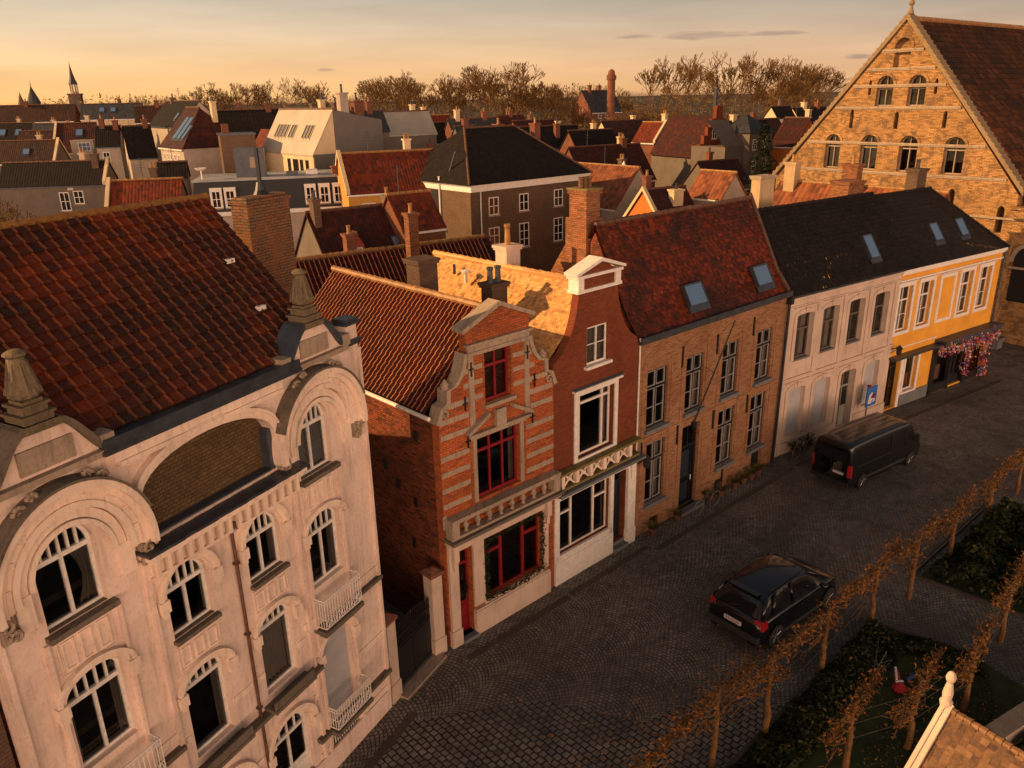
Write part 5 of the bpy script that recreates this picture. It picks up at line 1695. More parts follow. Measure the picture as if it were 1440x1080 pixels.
bhouse('dark7', 'narrow dark roofed house with a lit brick chimney left of the white gable', M_fblack, M_wwall, chims=((.4, 0, .9, M_rdwall), (2.0, .2, .7, M_rdwall)))
bhouse('wg8', 'dark roofed house showing a plain white left gable', M_fblack, M_wwall, gw=(('L', 2.6, 9.6, .5, .7),), chims=((2.2, 0, .8, M_rdwall),))
bhouse('white9', 'tall white house with black roof and white gable, highest of the far left houses', M_fblack, M_wwall, wins=((8.2, 10.9, 1.0, 1.3), (10.4, 10.9, 1.0, 1.3), (12.2, 8.2, 1.0, 1.8), (8.6, 8.2, 1.0, 1.4)), sky=((9.5, .25, .7, .9), (11.6, .25, .7, .9)), chims=((3.0, 0, .5, M_brwall),), gw=(('R', 2.2, 12.2, .4, .5),))
bhouse('hip10', 'white house with sun-struck skylights on its reddish left slope', M_fdred, M_wwall, sky=((2.3, .2, .9, 2.6), (3.5, .2, .9, 2.6), (4.8, .2, .6, 1.6)), wins=tuple((.8 + i * 1.05, 9.0, .6, 1.2) for i in range(5)), hipR=3.2)
bhouse('dark11', 'broad dark brown roof beside the white skylit house', M_fblack, M_wwall, wins=((1.2, 8.6, .8, 1.2),), chims=((5.8, 0, .7, M_rdwall),))
t_, fr_, L_, W_, ze_, zr_ = bhouse('low13', 'low dark roof with a white dish left of the flat-roofed black building', M_fblack, M_gwall)
p12 = thing('party_wall_house', 'bare brown brick end wall house with sunlit orange edge below the broad dark roof', 'house', (-26.4, 76.5, 0))
frp = Frame(-26.4, 76.5, 68)
mb = MB(); mb.box(frp, 0, 3.1, -3.5, 0, 0, 12.1); mb.build('wall', M_brwall, p12)
mb = MB(); mb.box(frp, -.1, 3.2, -3.6, .1, 12.1, 12.25); mb.build('coping', M_zinc, p12)
mb = MB(); mb.box(frp, .3, .9, -1.6, -1.0, 12.25, 13.1); mb.build('chimney', M_rdwall, p12)

t_, fr_, L_, W_, ze_, zr_ = bhouse('metal14', 'modern house with a big sunlit metal roof slope cut by rows of slot windows', M_metal, M_crwall, wins=((5.6, 8.4, .55, 1.6), (6.7, 8.4, 1.0, 1.6), (8.1, 8.4, .55, 1.6), (9.2, 8.4, .55, 1.6)), gutter=False, wmat=M_black, oh=.05)
mb = MB()
M_darkslot = simple('slot_window_glass', (.02, .02, .022), .2)
deg = math.degrees(math.atan2(zr_ - ze_, W_))
for i, s in enumerate((1.6, 2.2, 2.9, 3.6, 4.5, 5.1, 7.3, 7.9, 8.5)):
    skylight(t_, fr_, s, -W_ * .34, ze_ + (zr_ - ze_) * .34 + .03, .30, 1.25, deg, name='slot_window', mats=M_metal, pane=M_darkslot)
mb = MB(); mb.box(fr_, L_ + .0, L_ + .12, -6.6, -.05, 6, 10.5)
mb.hexa([fr_.w(L_, -2.3, 10.4), fr_.w(L_ + .1, -2.3, 10.4), fr_.w(L_ + .1, -7.2, 10.4), fr_.w(L_, -7.2, 10.4)], [fr_.w(L_, -2.3, 14.15), fr_.w(L_ + .1, -2.3, 14.15), fr_.w(L_ + .1, -7.2, 13.2), fr_.w(L_, -7.2, 13.2)])
mb.build('metal_gable', simple('grey_zinc_cladding', (.13, .115, .10), .5, metal=.3, sc=.7), t_)
mb = MB(); mb.poly([fr_.w(0, -2.3, 14.2), fr_.w(L_, -2.3, 14.2), fr_.w(L_, -7.2, 13.2), fr_.w(0, -7.2, 13.2)]); mb.build('rear_roof', M_fslate, t_)
chimney(t_, fr_, L_ - .8, L_ - .1, -4.0, -3.2, 13, 15.6, M_wwall, pots=1, potmat=M_black, potz=.7)
chimney(t_, fr_, L_ - 2.2, L_ - 1.3, -6.2, -5.3, 12.5, 14.9, M_rdwall, pots=1, potmat=M_black, potz=.7)
for i in range(3): chimney(t_, fr_, 1.5 + i * 2.2, 2.1 + i * 2.2, -5.4, -4.8, 13, 14.7, M_brwall, pots=1, potmat=M_black, potz=.5)
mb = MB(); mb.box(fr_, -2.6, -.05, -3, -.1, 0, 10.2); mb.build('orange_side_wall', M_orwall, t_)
mb = MB(); mb.hexa([fr_.w(-2.7, .1, 10.2), fr_.w(-.05, .1, 10.2), fr_.w(-.05, -3.1, 10.2), fr_.w(-2.7, -3.1, 10.2)], [fr_.w(-2.7, -1.4, 12.4), fr_.w(-.05, -1.4, 12.4), fr_.w(-.05, -1.6, 12.4), fr_.w(-2.7, -1.6, 12.4)]); mb.build('side_roof', M_fred, t_)
bhouse('m14b', 'grey shed-roofed block with a pale metal roof right of the slot-windowed roof', M_metal, M_gwall, gutter=False, ext=1.0)
bhouse('m14c', 'small grey roof with a brick stack between the two metal roofs', M_fslate, M_gwall, chims=((1.2, 0, 1.0, M_rdwall),), gutter=False)
bhouse('red15', 'yellow-walled house under a plain bright red roof with a pale left gable', M_fred, simple('ochre_wall', (.50, .24, .04), .8), wins=((1.0, 6.9, 1.0, .8), (4.6, 6.9, 1.0, .8)), par='L', chims=((-.4, -1.2, -.9, M_rdwall, .5),))
t_, fr_, L_, W_, ze_, zr_ = bhouse('dormer16', 'dark red roof with a small pointed red dormer', M_fdred, M_gwall, ext=1.2, chims=((4.6, .2, .6, M_gwall, .4), (.1, .4, .8, M_brwall, .4)), sky=((4.2, .4, .35, .5),))
mb = MB(); dz = 7.4
pts = [(1.35, dz - .9), (2.2, dz - .9), (2.2, dz + .1), (1.78, dz + .75), (1.35, dz + .1)]
mb.prism(fr_, pts, -2.9, -.85, back=False); dm = mb.build('dormer', simple('red_dormer_paint', (.32, .05, .025), .6), t_)
mb = MB()
for sx in (-1, 1):
    c = 1.78
    P = lambda ds, z, n: fr_.w(c + sx * ds, n, z)
    mb.hexa([P(.52, dz + .0, -2.9), P(0, dz + .78, -2.9), P(0, dz + .78, -.75), P(.52, dz + .0, -.75)], [P(.56, dz + .06, -2.9), P(0, dz + .88, -2.9), P(0, dz + .88, -.75), P(.56, dz + .06, -.75)])
mb.build('dormer_roof', M_fdred, dm); small_window(t_, fr_, 1.5, dz - .75, .56, .75, off=-.85, cols=3, rows=3)
bhouse('red17', 'small plain red roof beside the tall grey brick block', M_fred, M_rdwall, ext=.6)
t_, fr_, L_, W_, ze_, zr_ = bhouse('long18', 'long low dark red pantiled roof directly behind the orange stepped gable house', M_fdred, M_brwall, ext=2.5, oh=.3)
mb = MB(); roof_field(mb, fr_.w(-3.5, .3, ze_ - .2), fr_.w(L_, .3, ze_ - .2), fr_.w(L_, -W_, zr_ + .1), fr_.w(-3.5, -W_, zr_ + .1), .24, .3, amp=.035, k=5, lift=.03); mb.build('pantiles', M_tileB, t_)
mb = MB(); ridge_caps(mb, fr_.w(-3.5, -W_, zr_ + .15), fr_.w(L_, -W_, zr_ + .15), .34, .10); mb.build('ridge_caps', M_ridge, t_)
chB = chimney(t_, fr_, 4.9, 5.4, -1.9, -1.4, 6, 9.9, M_brickStack, pots=1)
bhouse('dark20', 'broad dark roof right of the hipped block roof', M_fblack, M_wwall, ext=1.5, sky=((1.5, .4, .5, .6),), chims=((4.2, 1.0, .3, M_rdwall),))
bhouse('red22', 'large dull red roof behind the white gabled cottage', M_fdred, M_rdwall, chims=((6.5, 0, .7, M_rdwall),), ext=1)
bhouse('whiteg21', 'cottage with white right gable and orange-edged tile roof', M_fstripe, M_wwall, gw=(('R', 2.7, 5.1, .6, 1.0), ('R', 2.9, 7.3, .35, .4)), ext=.2)
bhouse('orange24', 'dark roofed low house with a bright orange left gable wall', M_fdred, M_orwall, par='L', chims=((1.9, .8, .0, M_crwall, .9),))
bhouse('tile25', 'small white-walled house with ribbed red roof in front of the hedged yard', M_fstripe, M_wwall, ext=.4)
bhouse('tile34', 'sunlit ribbed red roof tucked behind the white terraced house', M_fstripe, M_brwall, ext=2, chims=((4.2, .4, 1.3, M_brickStack, .9), (.4, .2, 1.2, M_tanpl, .7)))
bhouse('green31', 'black roofed house left of the dark fir tree', M_fblack, M_rdwall, chims=((.4, 0, .8, M_crwall),), ext=1)
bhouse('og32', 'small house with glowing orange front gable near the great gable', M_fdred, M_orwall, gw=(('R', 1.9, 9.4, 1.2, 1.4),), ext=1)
bhouse('bl33', 'orange brick house with slate roof on the skyline beside the round stack', M_fslate, M_rdwall, gw=(('L', 2.6, 11.4, 1.6, 1.2),), wins=((1.5, 10.4, .9, 1.0), (3.2, 10.4, .9, 1.0)), chims=((1.4, .3, 1.1, M_rdwall), (4.2, -.3, 1.0, M_rdwall)), ext=2)
bhouse('far1', 'long dark slate nave roof right of the church tower', M_fslate, M_crwall, ext=1.5, sky=((3.0, .45, .8, .9), (4.9, .45, .8, .9)))
bhouse('far2', 'long dark roof left of the church tower', M_fbrown, M_rdwall, ext=1, chims=((4, 0, .7, M_rdwall),))
bhouse('fr3', 'distant red roof with a pale pointed gable in front of the tree belt', M_fred, M_gwall, chims=((.4, 0, 1.3, M_crwall),))
bhouse('fr4', 'distant grey roof with two brick stacks behind the hipped block', M_fslate, M_rdwall, chims=((1, 0, 1.2, M_crwall), (5, 0, .9, M_rdwall)))
bhouse('fr5', 'distant orange-brick house under a dark roof left of the bare tree', M_fdred, M_orwall, chims=((2, 0, .8, M_rdwall),))
bhouse('fr6', 'far dark roof between two tall bare trees', M_fblack, M_crwall)
bhouse('fr7', 'sunlit orange roof slope left of the pale stepped gable', M_fred, M_rdwall, par='R')
bhouse('fr8', 'brown roof just right of the slate nave roof', M_fbrown, M_brwall, ext=1, chims=((3, 0, .9, M_rdwall),))
bhouse('fr10', 'dark long roof at the foot of the great gable', M_fblack, M_crwall, chims=((2, 0, .8, M_crwall), (5, 0, .7, M_rdwall)))
bhouse('fr11', 'little slate roof left of the hipped block', M_fslate, M_gwall, chims=((.9, 0, .8, M_rdwall),))

# the black mansard block with a flat roof
fm = Frame(-23.55, 60.06, 76)
MS = thing('mansard_block', 'flat-roofed building with black mansard and white-framed windows behind the near chimney', 'building', fm.w(7, -3, 0))
Lm = 12.3
mb = MB(); mb.hexa([fm.w(0, 0, 7.2), fm.w(Lm, 0, 7.2), fm.w(Lm, -7, 7.2), fm.w(0, -7, 7.2)], [fm.w(.3, -.7, 9.4), fm.w(Lm - .6, -.7, 9.4), fm.w(Lm - .6, -6.5, 9.4), fm.w(.3, -6.5, 9.4)]); mb.build('mansard', simple('black_slate', (.010, .010, .011), .6, var=.4, sc=3), MS)
mb = MB(); mb.box(fm, .2, Lm - .5, -6.6, -.6, 9.4, 9.5); mb.box(fm, .2, Lm - .5, -.66, -.56, 9.5, 9.56); mb.build('flat_roof', simple('roof_membrane', (.33, .32, .31), .5, var=.5, sc=.5), MS)
mb = MB(); mb.box(fm, 0, Lm, -6.9, -.05, 0, 7.1); mb.build('wall', M_wwall, MS)
mb = MB(); mb.box(fm, -.1, Lm + .1, -.1, .25, 6.95, 7.25); mb.build('cornice', M_whitew, MS)
for s in (1.5, 2.5, 8.35, 9.4, 10.45):
    w_ = small_window(MS, fm, s, 7.55, .66, 1.25, off=.04)
    mb = MB(); mb.box(fm, s - .1, s + .76, -.7, .14, 8.88, 8.98); mb.ring(fm, rect(s - .09, s + .75, 7.46, 8.88), rect(s, s + .66, 7.55, 8.8), -.8, .10); mb.build('window_surround', M_whitew, w_)
mb = MB(); mb.box(fm, 3.3, 5.5, -4.0, -2.2, 9.5, 11.6); bx_ = mb.build('plant_box', M_zinc, MS)
mb = MB(); mb.box(fm, 4.4, 5.1, -2.2, -2.15, 10.2, 11.0); mb.build('louvre', M_stone, bx_)
mb = MB(); mb.tube(fm.w(.8, -2, 9.5), fm.w(.8, -2, 10.2), .05); mb.lathe(fm.w(.8, -1.8, 10.2), [(.0001, -.05), (.3, .0), (.45, .15), (.4, .16), (.0001, .05)], k=14); mb.build('satellite_dish', M_white, MS)
for i, s in enumerate((7.0, 8.5, 10.5, 12.0)):
    mb = MB(); mb.box(fm, s, s + .9, -3.6, -2.7, 9.5, 9.75 + .1 * (i % 2)); mb.build('roof_light', M_white if i % 2 else M_zinc, MS)

# the tall grey brick block with hipped roof
fh = Frame(-2.696, 58.01, 49)
HT = thing('hipped_block', 'tall grey brick block with hipped black roof, white eaves and six white windows', 'building', fh.w(6, -5, 0))
mb = MB(); mb.box(fh, 0, 12.1, -10, 0, 0, 8.7); mb.build('wall', M_hotel, HT)
mb = MB(); mb.box(fh, -.02, 12.2, -10.1, .12, 8.55, 8.95); mb.box(fh, -.12, 12.3, -10.2, .25, 8.95, 9.08); mb.build('cornice', M_whitew, HT)
mb = MB(); e = .3
q = [fh.w(-e, e, 9.05), fh.w(12.1 + e, e, 9.05), fh.w(12.1 + e, -10 - e, 9.05), fh.w(-e, -10 - e, 9.05)]
r1, r2 = fh.w(3.6, -5, 12.75), fh.w(8.7, -5, 12.75)
mb.poly([q[0], q[1], r2, r1]); mb.poly([q[1], q[2], r2]); mb.poly([q[2], q[3], r1, r2]); mb.poly([q[3], q[0], r1]); mb.poly(q[::-1])
rf = mb.build('roof', M_fblack, HT)
mb = MB()
ridge_caps(mb, q[0] + V((0, 0, .05)), r1, .4, .09); ridge_caps(mb, r1, r2, .4, .09); ridge_caps(mb, q[1] + V((0, 0, .05)), r2, .4, .09); mb.build('ridge', M_ridgeD, rf)
for s in (1.66, 4.66, 8.34):
    small_window(HT, fh, s, 6.75, .95, 1.3, cols=2, rows=2)
    small_window(HT, fh, s - .04, 4.0, 1.0, 1.85, cols=2, rows=3)
mb = MB(); mb.box(fh, -.02, -.0, -4.8, -3.7, 0, 8.5); mb.build('recess_strip', M_black, HT)  # flat black strip painted for the dark recess in the side wall
mb = MB(); mb.tube(fh.w(-.08, -3.6, 0), fh.w(-.08, -3.6, 9.5), .07); mb.tube(fh.w(.9, .06, 0), fh.w(.9, .06, 8.9), .05); mb.build('downpipe', M_whitew, HT)
chimney(HT, fh, .4, .9, -8.3, -7.7, 8.5, 10.8, M_orwall)
mb = MB(); mb.tube(fh.w(.6, -3.2, 9.7), fh.w(.8, -2.6, 11.2), .08); mb.tube(fh.w(.8, -2.6, 11.2), fh.w(1.6, -3.0, 11.3), .08); mb.build('vent_pipe', M_zinc, HT)
for s, n in ((7.5, -6.2), (10.0, -4.5)): chimney(HT, fh, s, s + .6, n, n + .6, 10.5, 12.9, M_rdwall, pots=1)

# pale stepped gable, corner tower with pyramid roof
fk = Frame(20.2, 88.0, 62)
PK = thing('pale_stepped_gable_house', 'pink-grey house with a high crow-stepped gable and metal flue', 'house', fk.w(3, -3, 0))
st = [(0, 0), (6.0, 0), (6.0, 8.6)]
for i in range(5): st += [(6.0 - i * .5, 8.9 + i * .85), (5.5 - i * .5, 8.9 + i * .85)]
st += [(3.4, 13.6), (2.6, 13.6)]
for i in range(4, -1, -1): st += [(.5 + i * .5, 8.9 + i * .85), (i * .5, 8.9 + i * .85)]
mb = MB(); mb.prism(fk, st, -.5, 0); mb.build('gable_wall', M_brickC, PK)
mb = MB(); mb.box(fk, .3, 5.7, -8, -.5, 0, 8.4); mb.build('wall', M_gwall, PK)
mb = MB(); mb.poly([fk.w(0, -.5, 8.3), fk.w(3, -.5, 12.6), fk.w(3, -8, 12.6), fk.w(0, -8, 8.3)]); mb.poly([fk.w(6, -.5, 8.3), fk.w(3, -.5, 12.6), fk.w(3, -8, 12.6), fk.w(6, -8, 8.3)][::-1]); mb.build('roof', M_fdred, PK)
for s, z in ((2.1, 10.2), (3.3, 10.2), (1.2, 7.0), (4.0, 7.0)): small_window(PK, fk, s, z, .7, 1.1)
mb = MB(); mb.tube(fk.w(3.0, -.8, 13.4), fk.w(3.0, -.8, 15.4), .22); mb.build('flue', M_zinc, PK)
ft = Frame(25.4, 86.5, 52)
TW = thing('corner_tower', 'pale square tower house with slate pyramid roof beside the crow-stepped gable', 'tower', ft.w(2, -2, 0))
mb = MB(); mb.box(ft, 0, 4.0, -4.0, 0, 0, 10.9); mb.build('wall', M_gwall, TW)
mb = MB(); q = [ft.w(-.25, .25, 10.85), ft.w(4.25, .25, 10.85), ft.w(4.25, -4.25, 10.85), ft.w(-.25, -4.25, 10.85)]; a = ft.w(2, -2, 12.7)
for i in range(4): mb.poly([q[i], q[(i + 1) % 4], a])
mb.poly(q[::-1]); mb.build('roof', M_fslate, TW)
for s, z in ((.6, 9.1), (2.4, 9.3), (2.5, 7.0), (.7, 6.9)): small_window(TW, ft, s, z, .7, 1.1)
mb = MB(); mb.box(Frame(ft.o.x, ft.o.y, ft.az), -3.2, 0, -5, -.6, 0, 9.6); mb.poly([ft.w(-3.4, -.5, 9.6), ft.w(0, -.5, 9.6), ft.w(0, -3, 12.2), ft.w(-3.4, -3, 12.2)]); mb.build('linking_wing', M_gwall, TW)

# churches, stack
CH = thing('church_tower', 'slender stone church tower with open lantern and dark spire on the left skyline', 'church tower', (-116.5, 230, 0))
fc = Frame(-118.5, 229, 75)
mb = MB(); mb.box(fc, 0, 3.0, -3.0, 0, 0, 17.6); mb.box(fc, -.2, 3.2, -3.2, .2, 17.6, 18.0); mb.box(fc, -.1, 3.1, -3.1, .1, 14.2, 14.5); mb.build('shaft', M_brwall, CH)
c = fc.w(1.5, -1.5, 18.0)
mb = MB()
for i in range(8):
    t = i * math.pi / 4
    mb.tube(c + V((.9 * math.cos(t), .9 * math.sin(t), 0)), c + V((.9 * math.cos(t), .9 * math.sin(t), 2.4)), .15, k=5)
mb.lathe(c, [(1.1, 0), (1.0, .5), (.0001, .55)], k=8); mb.build('lantern', M_stone, CH)
mb = MB(); mb.lathe(c + V((0, 0, 2.3)), [(1.15, 0), (1.15, .25), (.8, 1.2), (.45, 2.8), (.18, 4.4), (.05, 5.4), (.0001, 6.4)], k=8); mb.build('spire', M_fslate, CH)
for s in (.5, 1.8): mb = MB(); mb.prism(fc, arch(s, s + .6, 15, 16.4, 16.9, 6), -.02, .03, back=False); mb.build('belfry_opening', M_black, CH)
C2 = thing('round_tower', 'far squat brick tower with a conical dark cap at the left edge of the skyline', 'church tower', (-187, 330, 0))
mb = MB(); mb.lathe((-184.5, 330, 0), [(2.2, 0), (2.2, 15.6), (2.4, 16)], k=10); mb.build('shaft', M_brwall, C2)
mb = MB(); mb.lathe((-184.5, 330, 16), [(2.6, 0), (2.0, 1.6), (1.0, 4), (.2, 6), (.0001, 8.4)], k=10); mb.build('cone', M_fslate, C2)
mb = MB(); mb.lathe((-190.5, 332, 0), [(1.3, 0), (1.3, 16), (.6, 18), (.1, 20), (.0001, 20.5)], k=8); mb.build('stair_turret', M_brwall, C2)
SK = MB(); SK.lathe((20.6, 165, 0), [(.9, 0), (.75, 17.5), (.95, 17.6), (.95, 18.4), (.7, 18.5), (.6, 19.2), (.0001, 19.6)], k=12)
tag(SK.build('brick_stack', M_rdwall), 'round dark brick smokestack on the skyline by the slate-roofed house', 'chimney stack')

# filler rooftops between the named ones
BK_.update({
    'f1': (-20.0, 96.0, 60, 7.0, 2.6, 8.6, 11.4), 'f2': (-27.0, 112.0, 140, 8.0, 2.8, 9.6, 12.4), 'f3': (-38.0, 118.0, 75, 8.0, 2.6, 9.8, 12.6),
    'f4': (8.5, 95.0, 62, 6.0, 2.6, 8.2, 11.0), 'f5': (14.0, 108.0, 60, 8.0, 2.8, 8.6, 11.6), 'f6': (24.0, 100.0, 141, 6.0, 2.4, 8.4, 11.0),
    'f7': (33.0, 108.0, 60, 6.0, 2.6, 8.6, 11.4), 'f8': (19.0, 75.0, 60, 5.0, 2.2, 6.4, 8.8), 'f9': (26.0, 78.0, 141, 5.0, 2.2, 6.6, 9.0),
    'f10': (-8.0, 72.0, 66, 7.0, 2.4, 7.6, 10.2), 'f11': (-70.0, 118.0, 82, 8.0, 2.6, 8.8, 11.6), 'f12': (-78.0, 108.0, 84, 9.0, 2.6, 8.2, 11.0),
    'f13': (24.0, 62.0, 60, 4.5, 2.0, 6.0, 8.2), 'f14': (-12.0, 108.0, 60, 6.0, 2.4, 9.4, 11.8), 'f15': (-50.0, 128.0, 80, 9.0, 2.6, 10.4, 13.2), 'f16': (2.0, 118.0, 64, 7.0, 2.4, 9.0, 11.6),
})
for k_, lb_, rm_, wm_ in (('f1', 'brown roof between the metal roofs and the hipped block', M_fdred, M_gwall), ('f2', 'dark roof gable-on behind the slot-windowed metal roof', M_fblack, M_wwall),
                          ('f3', 'dull red roof seen over the tall white house', M_fdred, M_crwall), ('f4', 'black roof above the large dull red roof', M_fblack, M_rdwall),
                          ('f5', 'brown roof beneath the smokestack', M_fbrown, M_crwall), ('f6', 'pointed red roof just right of the corner tower', M_fred, M_orwall),
                          ('f7', 'brown roof between the fir tree and the orange gable', M_fdred, M_crwall), ('f8', 'low red roof at the foot of the corner tower', M_fdred, M_gwall),
                          ('f9', 'low black roof left of the fir tree', M_fblack, M_crwall), ('f10', 'dark roof filling the gap left of the hipped block', M_fblack, M_gwall),
                          ('f11', 'brown roof under the long slate nave roof', M_fbrown, M_rdwall), ('f12', 'brown roof between the skylit dark roof and the church', M_fdred, M_crwall),
                          ('f13', 'small dark red roof in front of the fir tree', M_fdred, M_crwall), ('f14', 'black roof under the tree belt behind the pale metal roof', M_fblack, M_crwall),
                          ('f15', 'long brown roof behind the brown roof by the nave', M_fbrown, M_rdwall), ('f16', 'brown roof below the rounded twiggy tree', M_fdred, M_orwall)):
    bhouse(k_, lb_, rm_, wm_)
# white scrolled gable peeping over the hipped block's right end
fw2 = Frame(9.0, 72.0, 141)
wg = thing('scrolled_white_gable', 'sunlit white scrolled gable top beside the right end of the hipped block', 'gable', fw2.w(1, 0, 0))
mb = MB(); mb.prism(fw2, [(0, 0), (3.0, 0), (3.0, 6.6), (2.7, 6.7), (2.6, 7.3), (2.2, 7.5), (2.1, 8.2), (1.8, 8.4), (1.5, 9.1), (1.2, 8.4), (.9, 8.2), (.8, 7.5), (.4, 7.3), (.3, 6.7), (0, 6.6)], -.4, 0); mb.build('gable_wall', M_white, wg)
mb = MB(); mb.lathe(fw2.w(1.5, -.2, 9.05), [(.12, 0), (.18, .15), (.08, .35), (.0001, .5)], k=8); mb.build('finial', M_white, wg)

# ================================================================== trees
M_bark = leafy('bark', ((.03, .02, .012), (.05, .032, .018), (.07, .042, .022)), sc=2)
M_twig = leafy('twigs', ((.09, .046, .017), (.13, .066, .02), (.18, .09, .026)), sc=.5)
M_fir = leafy('fir_needles', ((.012, .018, .008), (.02, .026, .01), (.035, .04, .015)), sc=1.5)
M_olive = leafy('olive_foliage', ((.05, .045, .012), (.09, .07, .018), (.13, .09, .02)), sc=1.0)
M_ivy = leafy('ivy_leaves', ((.012, .018, .006), (.022, .03, .009), (.04, .042, .012)), sc=4)
M_leafo = leafy('dead_orange_leaves', ((.26, .09, .02), (.40, .14, .022), (.55, .24, .04)), sc=9, rough=.6)


def bare_tree(name_par, H, seed, spread=.5, levels=6, r0=.22, twig=.03, trunk=.28, tw_k=3, up=.35):
    rr = random.Random(seed)
    tb, cb = MB(), MB()

    def grow(p, d, L, r, lv):
        n = 2 if lv > 2 else 1
        for i in range(n):
            d2 = (d + V((rr.gauss(0, .09), rr.gauss(0, .09), rr.gauss(0, .05)))).normalized()
            q = p + d2 * (L / n)
            (tb if lv >= levels - 1 else cb).tube(p, q, r, max(twig * .7, r * .82), k=6 if lv >= levels - 1 else (4 if lv > 2 else 3), cap=False)
            p, d, r = q, d2, max(twig * .7, r * .82)
        if lv <= 0: return
        k = rr.choice((2, 3, 3)) if lv < levels else rr.choice((3, 4))
        for i in range(k):
            ax = V((rr.gauss(0, 1), rr.gauss(0, 1), rr.gauss(0, .4))).normalized()
            d3 = (d + ax * spread * rr.uniform(.7, 1.3) + V((0, 0, up * rr.random()))).normalized()
            grow(p, d3, L * rr.uniform(.62, .86), r * rr.uniform(.6, .75), lv - 1)
    grow(V((0, 0, 0)), V((0, 0, 1)), H * trunk, r0, levels)
    zm = max(p.z for q, _, _ in cb.P for p in q)
    for m_ in (tb, cb):
        m_.P = [([p * (H / zm) for p in q], u, i) for q, u, i in m_.P]
    t = thing(name_par, None, 'tree')
    tb.build('trunk', M_bark, t)
    cb.build('crown', M_twig, t)
    return t


def setT(t, loc, label, group=None, rz=0, sc=1):
    t.location = loc; t['label'] = label; t.rotation_euler = (0, 0, rz); t.scale = (sc,) * 3
    if group: t['group'] = group


t1 = bare_tree('bare_tree', 19, 3, .62, 7, .34, .05, .22)
setT(t1, (36.8, 150, 0), 'widest bare tree on the skyline, left of the great gable', sc=1.15)
t2 = bare_tree('bare_tree', 19, 11, .45, 7, .30, .05, .24)
setT(t2, (45.5, 158, 0), 'tall narrow bare tree right of the widest one', sc=1.15)
c = copy_thing(t2, (51.5, 160, 0), 2.1, 'tall bare tree with the rightmost pair, nearer the great gable', 1.12); c['group'] = 'tall bare skyline trees'
c = copy_thing(t1, (57.5, 165, 0), 4.0, 'bare tree whose crown nearly meets the rising edge of the great gable', .95)
c = copy_thing(t2, (33.3, 190, 0), 1.0, 'lone airy bare tree right of the round brick stack', 1.2)
t3 = bare_tree('bare_tree', 18, 23, .6, 7, .3, .05, .2)
setT(t3, (-3.2, 170, 0), 'tall ragged bare tree above the hipped block roof', sc=1.2)
c = copy_thing(t3, (5.6, 175, 0), 2.5, 'broad twiggy tree right of the ragged bare tree', 1.0)
c = copy_thing(t1, (10.0, 168, 0), 1.7, 'rounded twiggy tree left of the slate-roofed skyline house', .8)
c = copy_thing(t3, (18.2, 118, 0), .7, 'bushy bare tree before the pale stepped gable house', .75)
c = copy_thing(t1, (24.5, 130, 0), 3.3, 'low spreading bare tree behind the corner tower', .72)
t4 = bare_tree('bare_tree', 8, 31, .7, 6, .18, .03, .2)
setT(t4, (-37.5, 60, 0), 'bushy bare tree at the left edge in front of the grey wall', sc=1.1)
c = copy_thing(t4, (-34.2, 61.0, 0), 2.0, 'smaller bare bush beside the small white window', .8)
c = copy_thing(t4, (14.5, 66.0, 0), 2.0, 'small sunlit shrubby tree in a yard before the corner tower', .7)
gi = 0
pos = [(-100, 235), (-88, 240), (-74, 232), (-62, 240), (-49, 236), (-36, 238), (-26, 228), (-17, 220), (-9, 226), (0, 215), (62, 190), (70, 200), (-30, 210), (-22, 200), (16, 200), (25, 205)]
for i, (x, y) in enumerate(pos):
    c = copy_thing((t1, t2, t3)[i % 3], (x, y, 0), i * 1.3, 'bare tree in the belt that closes the rooftops at the horizon', .9 + .3 * hsh(i, 2))
    c['group'] = 'bare trees of the horizon belt'
# olive-brown scrubby crowns between, and the far wood: one mass
mb = MB()
rr = random.Random(5)
for i in range(26000):
    y = rr.uniform(190, 420)
    x = rr.uniform(-.55, .48) * y
    if x > .30 * y: hmax = 13
    else: hmax = 13.5 + 3.0 * hsh(int(x / 7), 3) + 2.0 * math.sin(x * .11)
    z = rr.uniform(0, 1) ** .6 * hmax
    s = rr.uniform(.5, 1.3)
    p = V((x, y, z))
    a = V((rr.gauss(0, 1), rr.gauss(0, .6), rr.gauss(0, 1))).normalized() * s * .35
    b = V((rr.gauss(0, 1.0), rr.gauss(0, .6), rr.gauss(.5, .8))).normalized() * s * .9
    mb.poly([p - a * .6, p + a * .5, p + b])
tag(mb.build('distant_wood', leafy('distant_wood_twigs', ((.09, .052, .022), (.13, .075, .028), (.17, .10, .035)), sc=.08)), 'belt of bare brown woodland along the horizon', 'woodland', kind='stuff')
mb = MB()
for i in range(2600):
    cx_, cy_, rx_, rz_ = ((5, 160, 13, 8), (18, 150, 12, 7), (30, 140, 14, 8), (44, 150, 16, 8), (-8, 175, 12, 7))[i % 5]
    u, v, w_ = rr.gauss(0, .5), rr.gauss(0, .5), rr.random()
    p = V((cx_ + u * rx_, cy_ + v * 8, 4 + w_ * rz_ * (1 - .4 * abs(u))))
    s = rr.uniform(.3, .75)
    a = V((rr.gauss(0, 1), rr.gauss(0, 1), rr.gauss(0, 1))).normalized() * s
    b = V((rr.gauss(0, 1), rr.gauss(0, 1), rr.gauss(0, 1))).normalized() * s
    mb.poly([p, p + a, p + b])
tag(mb.build('undergrowth', M_olive), 'sunlit olive-brown scrub at the foot of the skyline trees', 'scrub', kind='stuff')
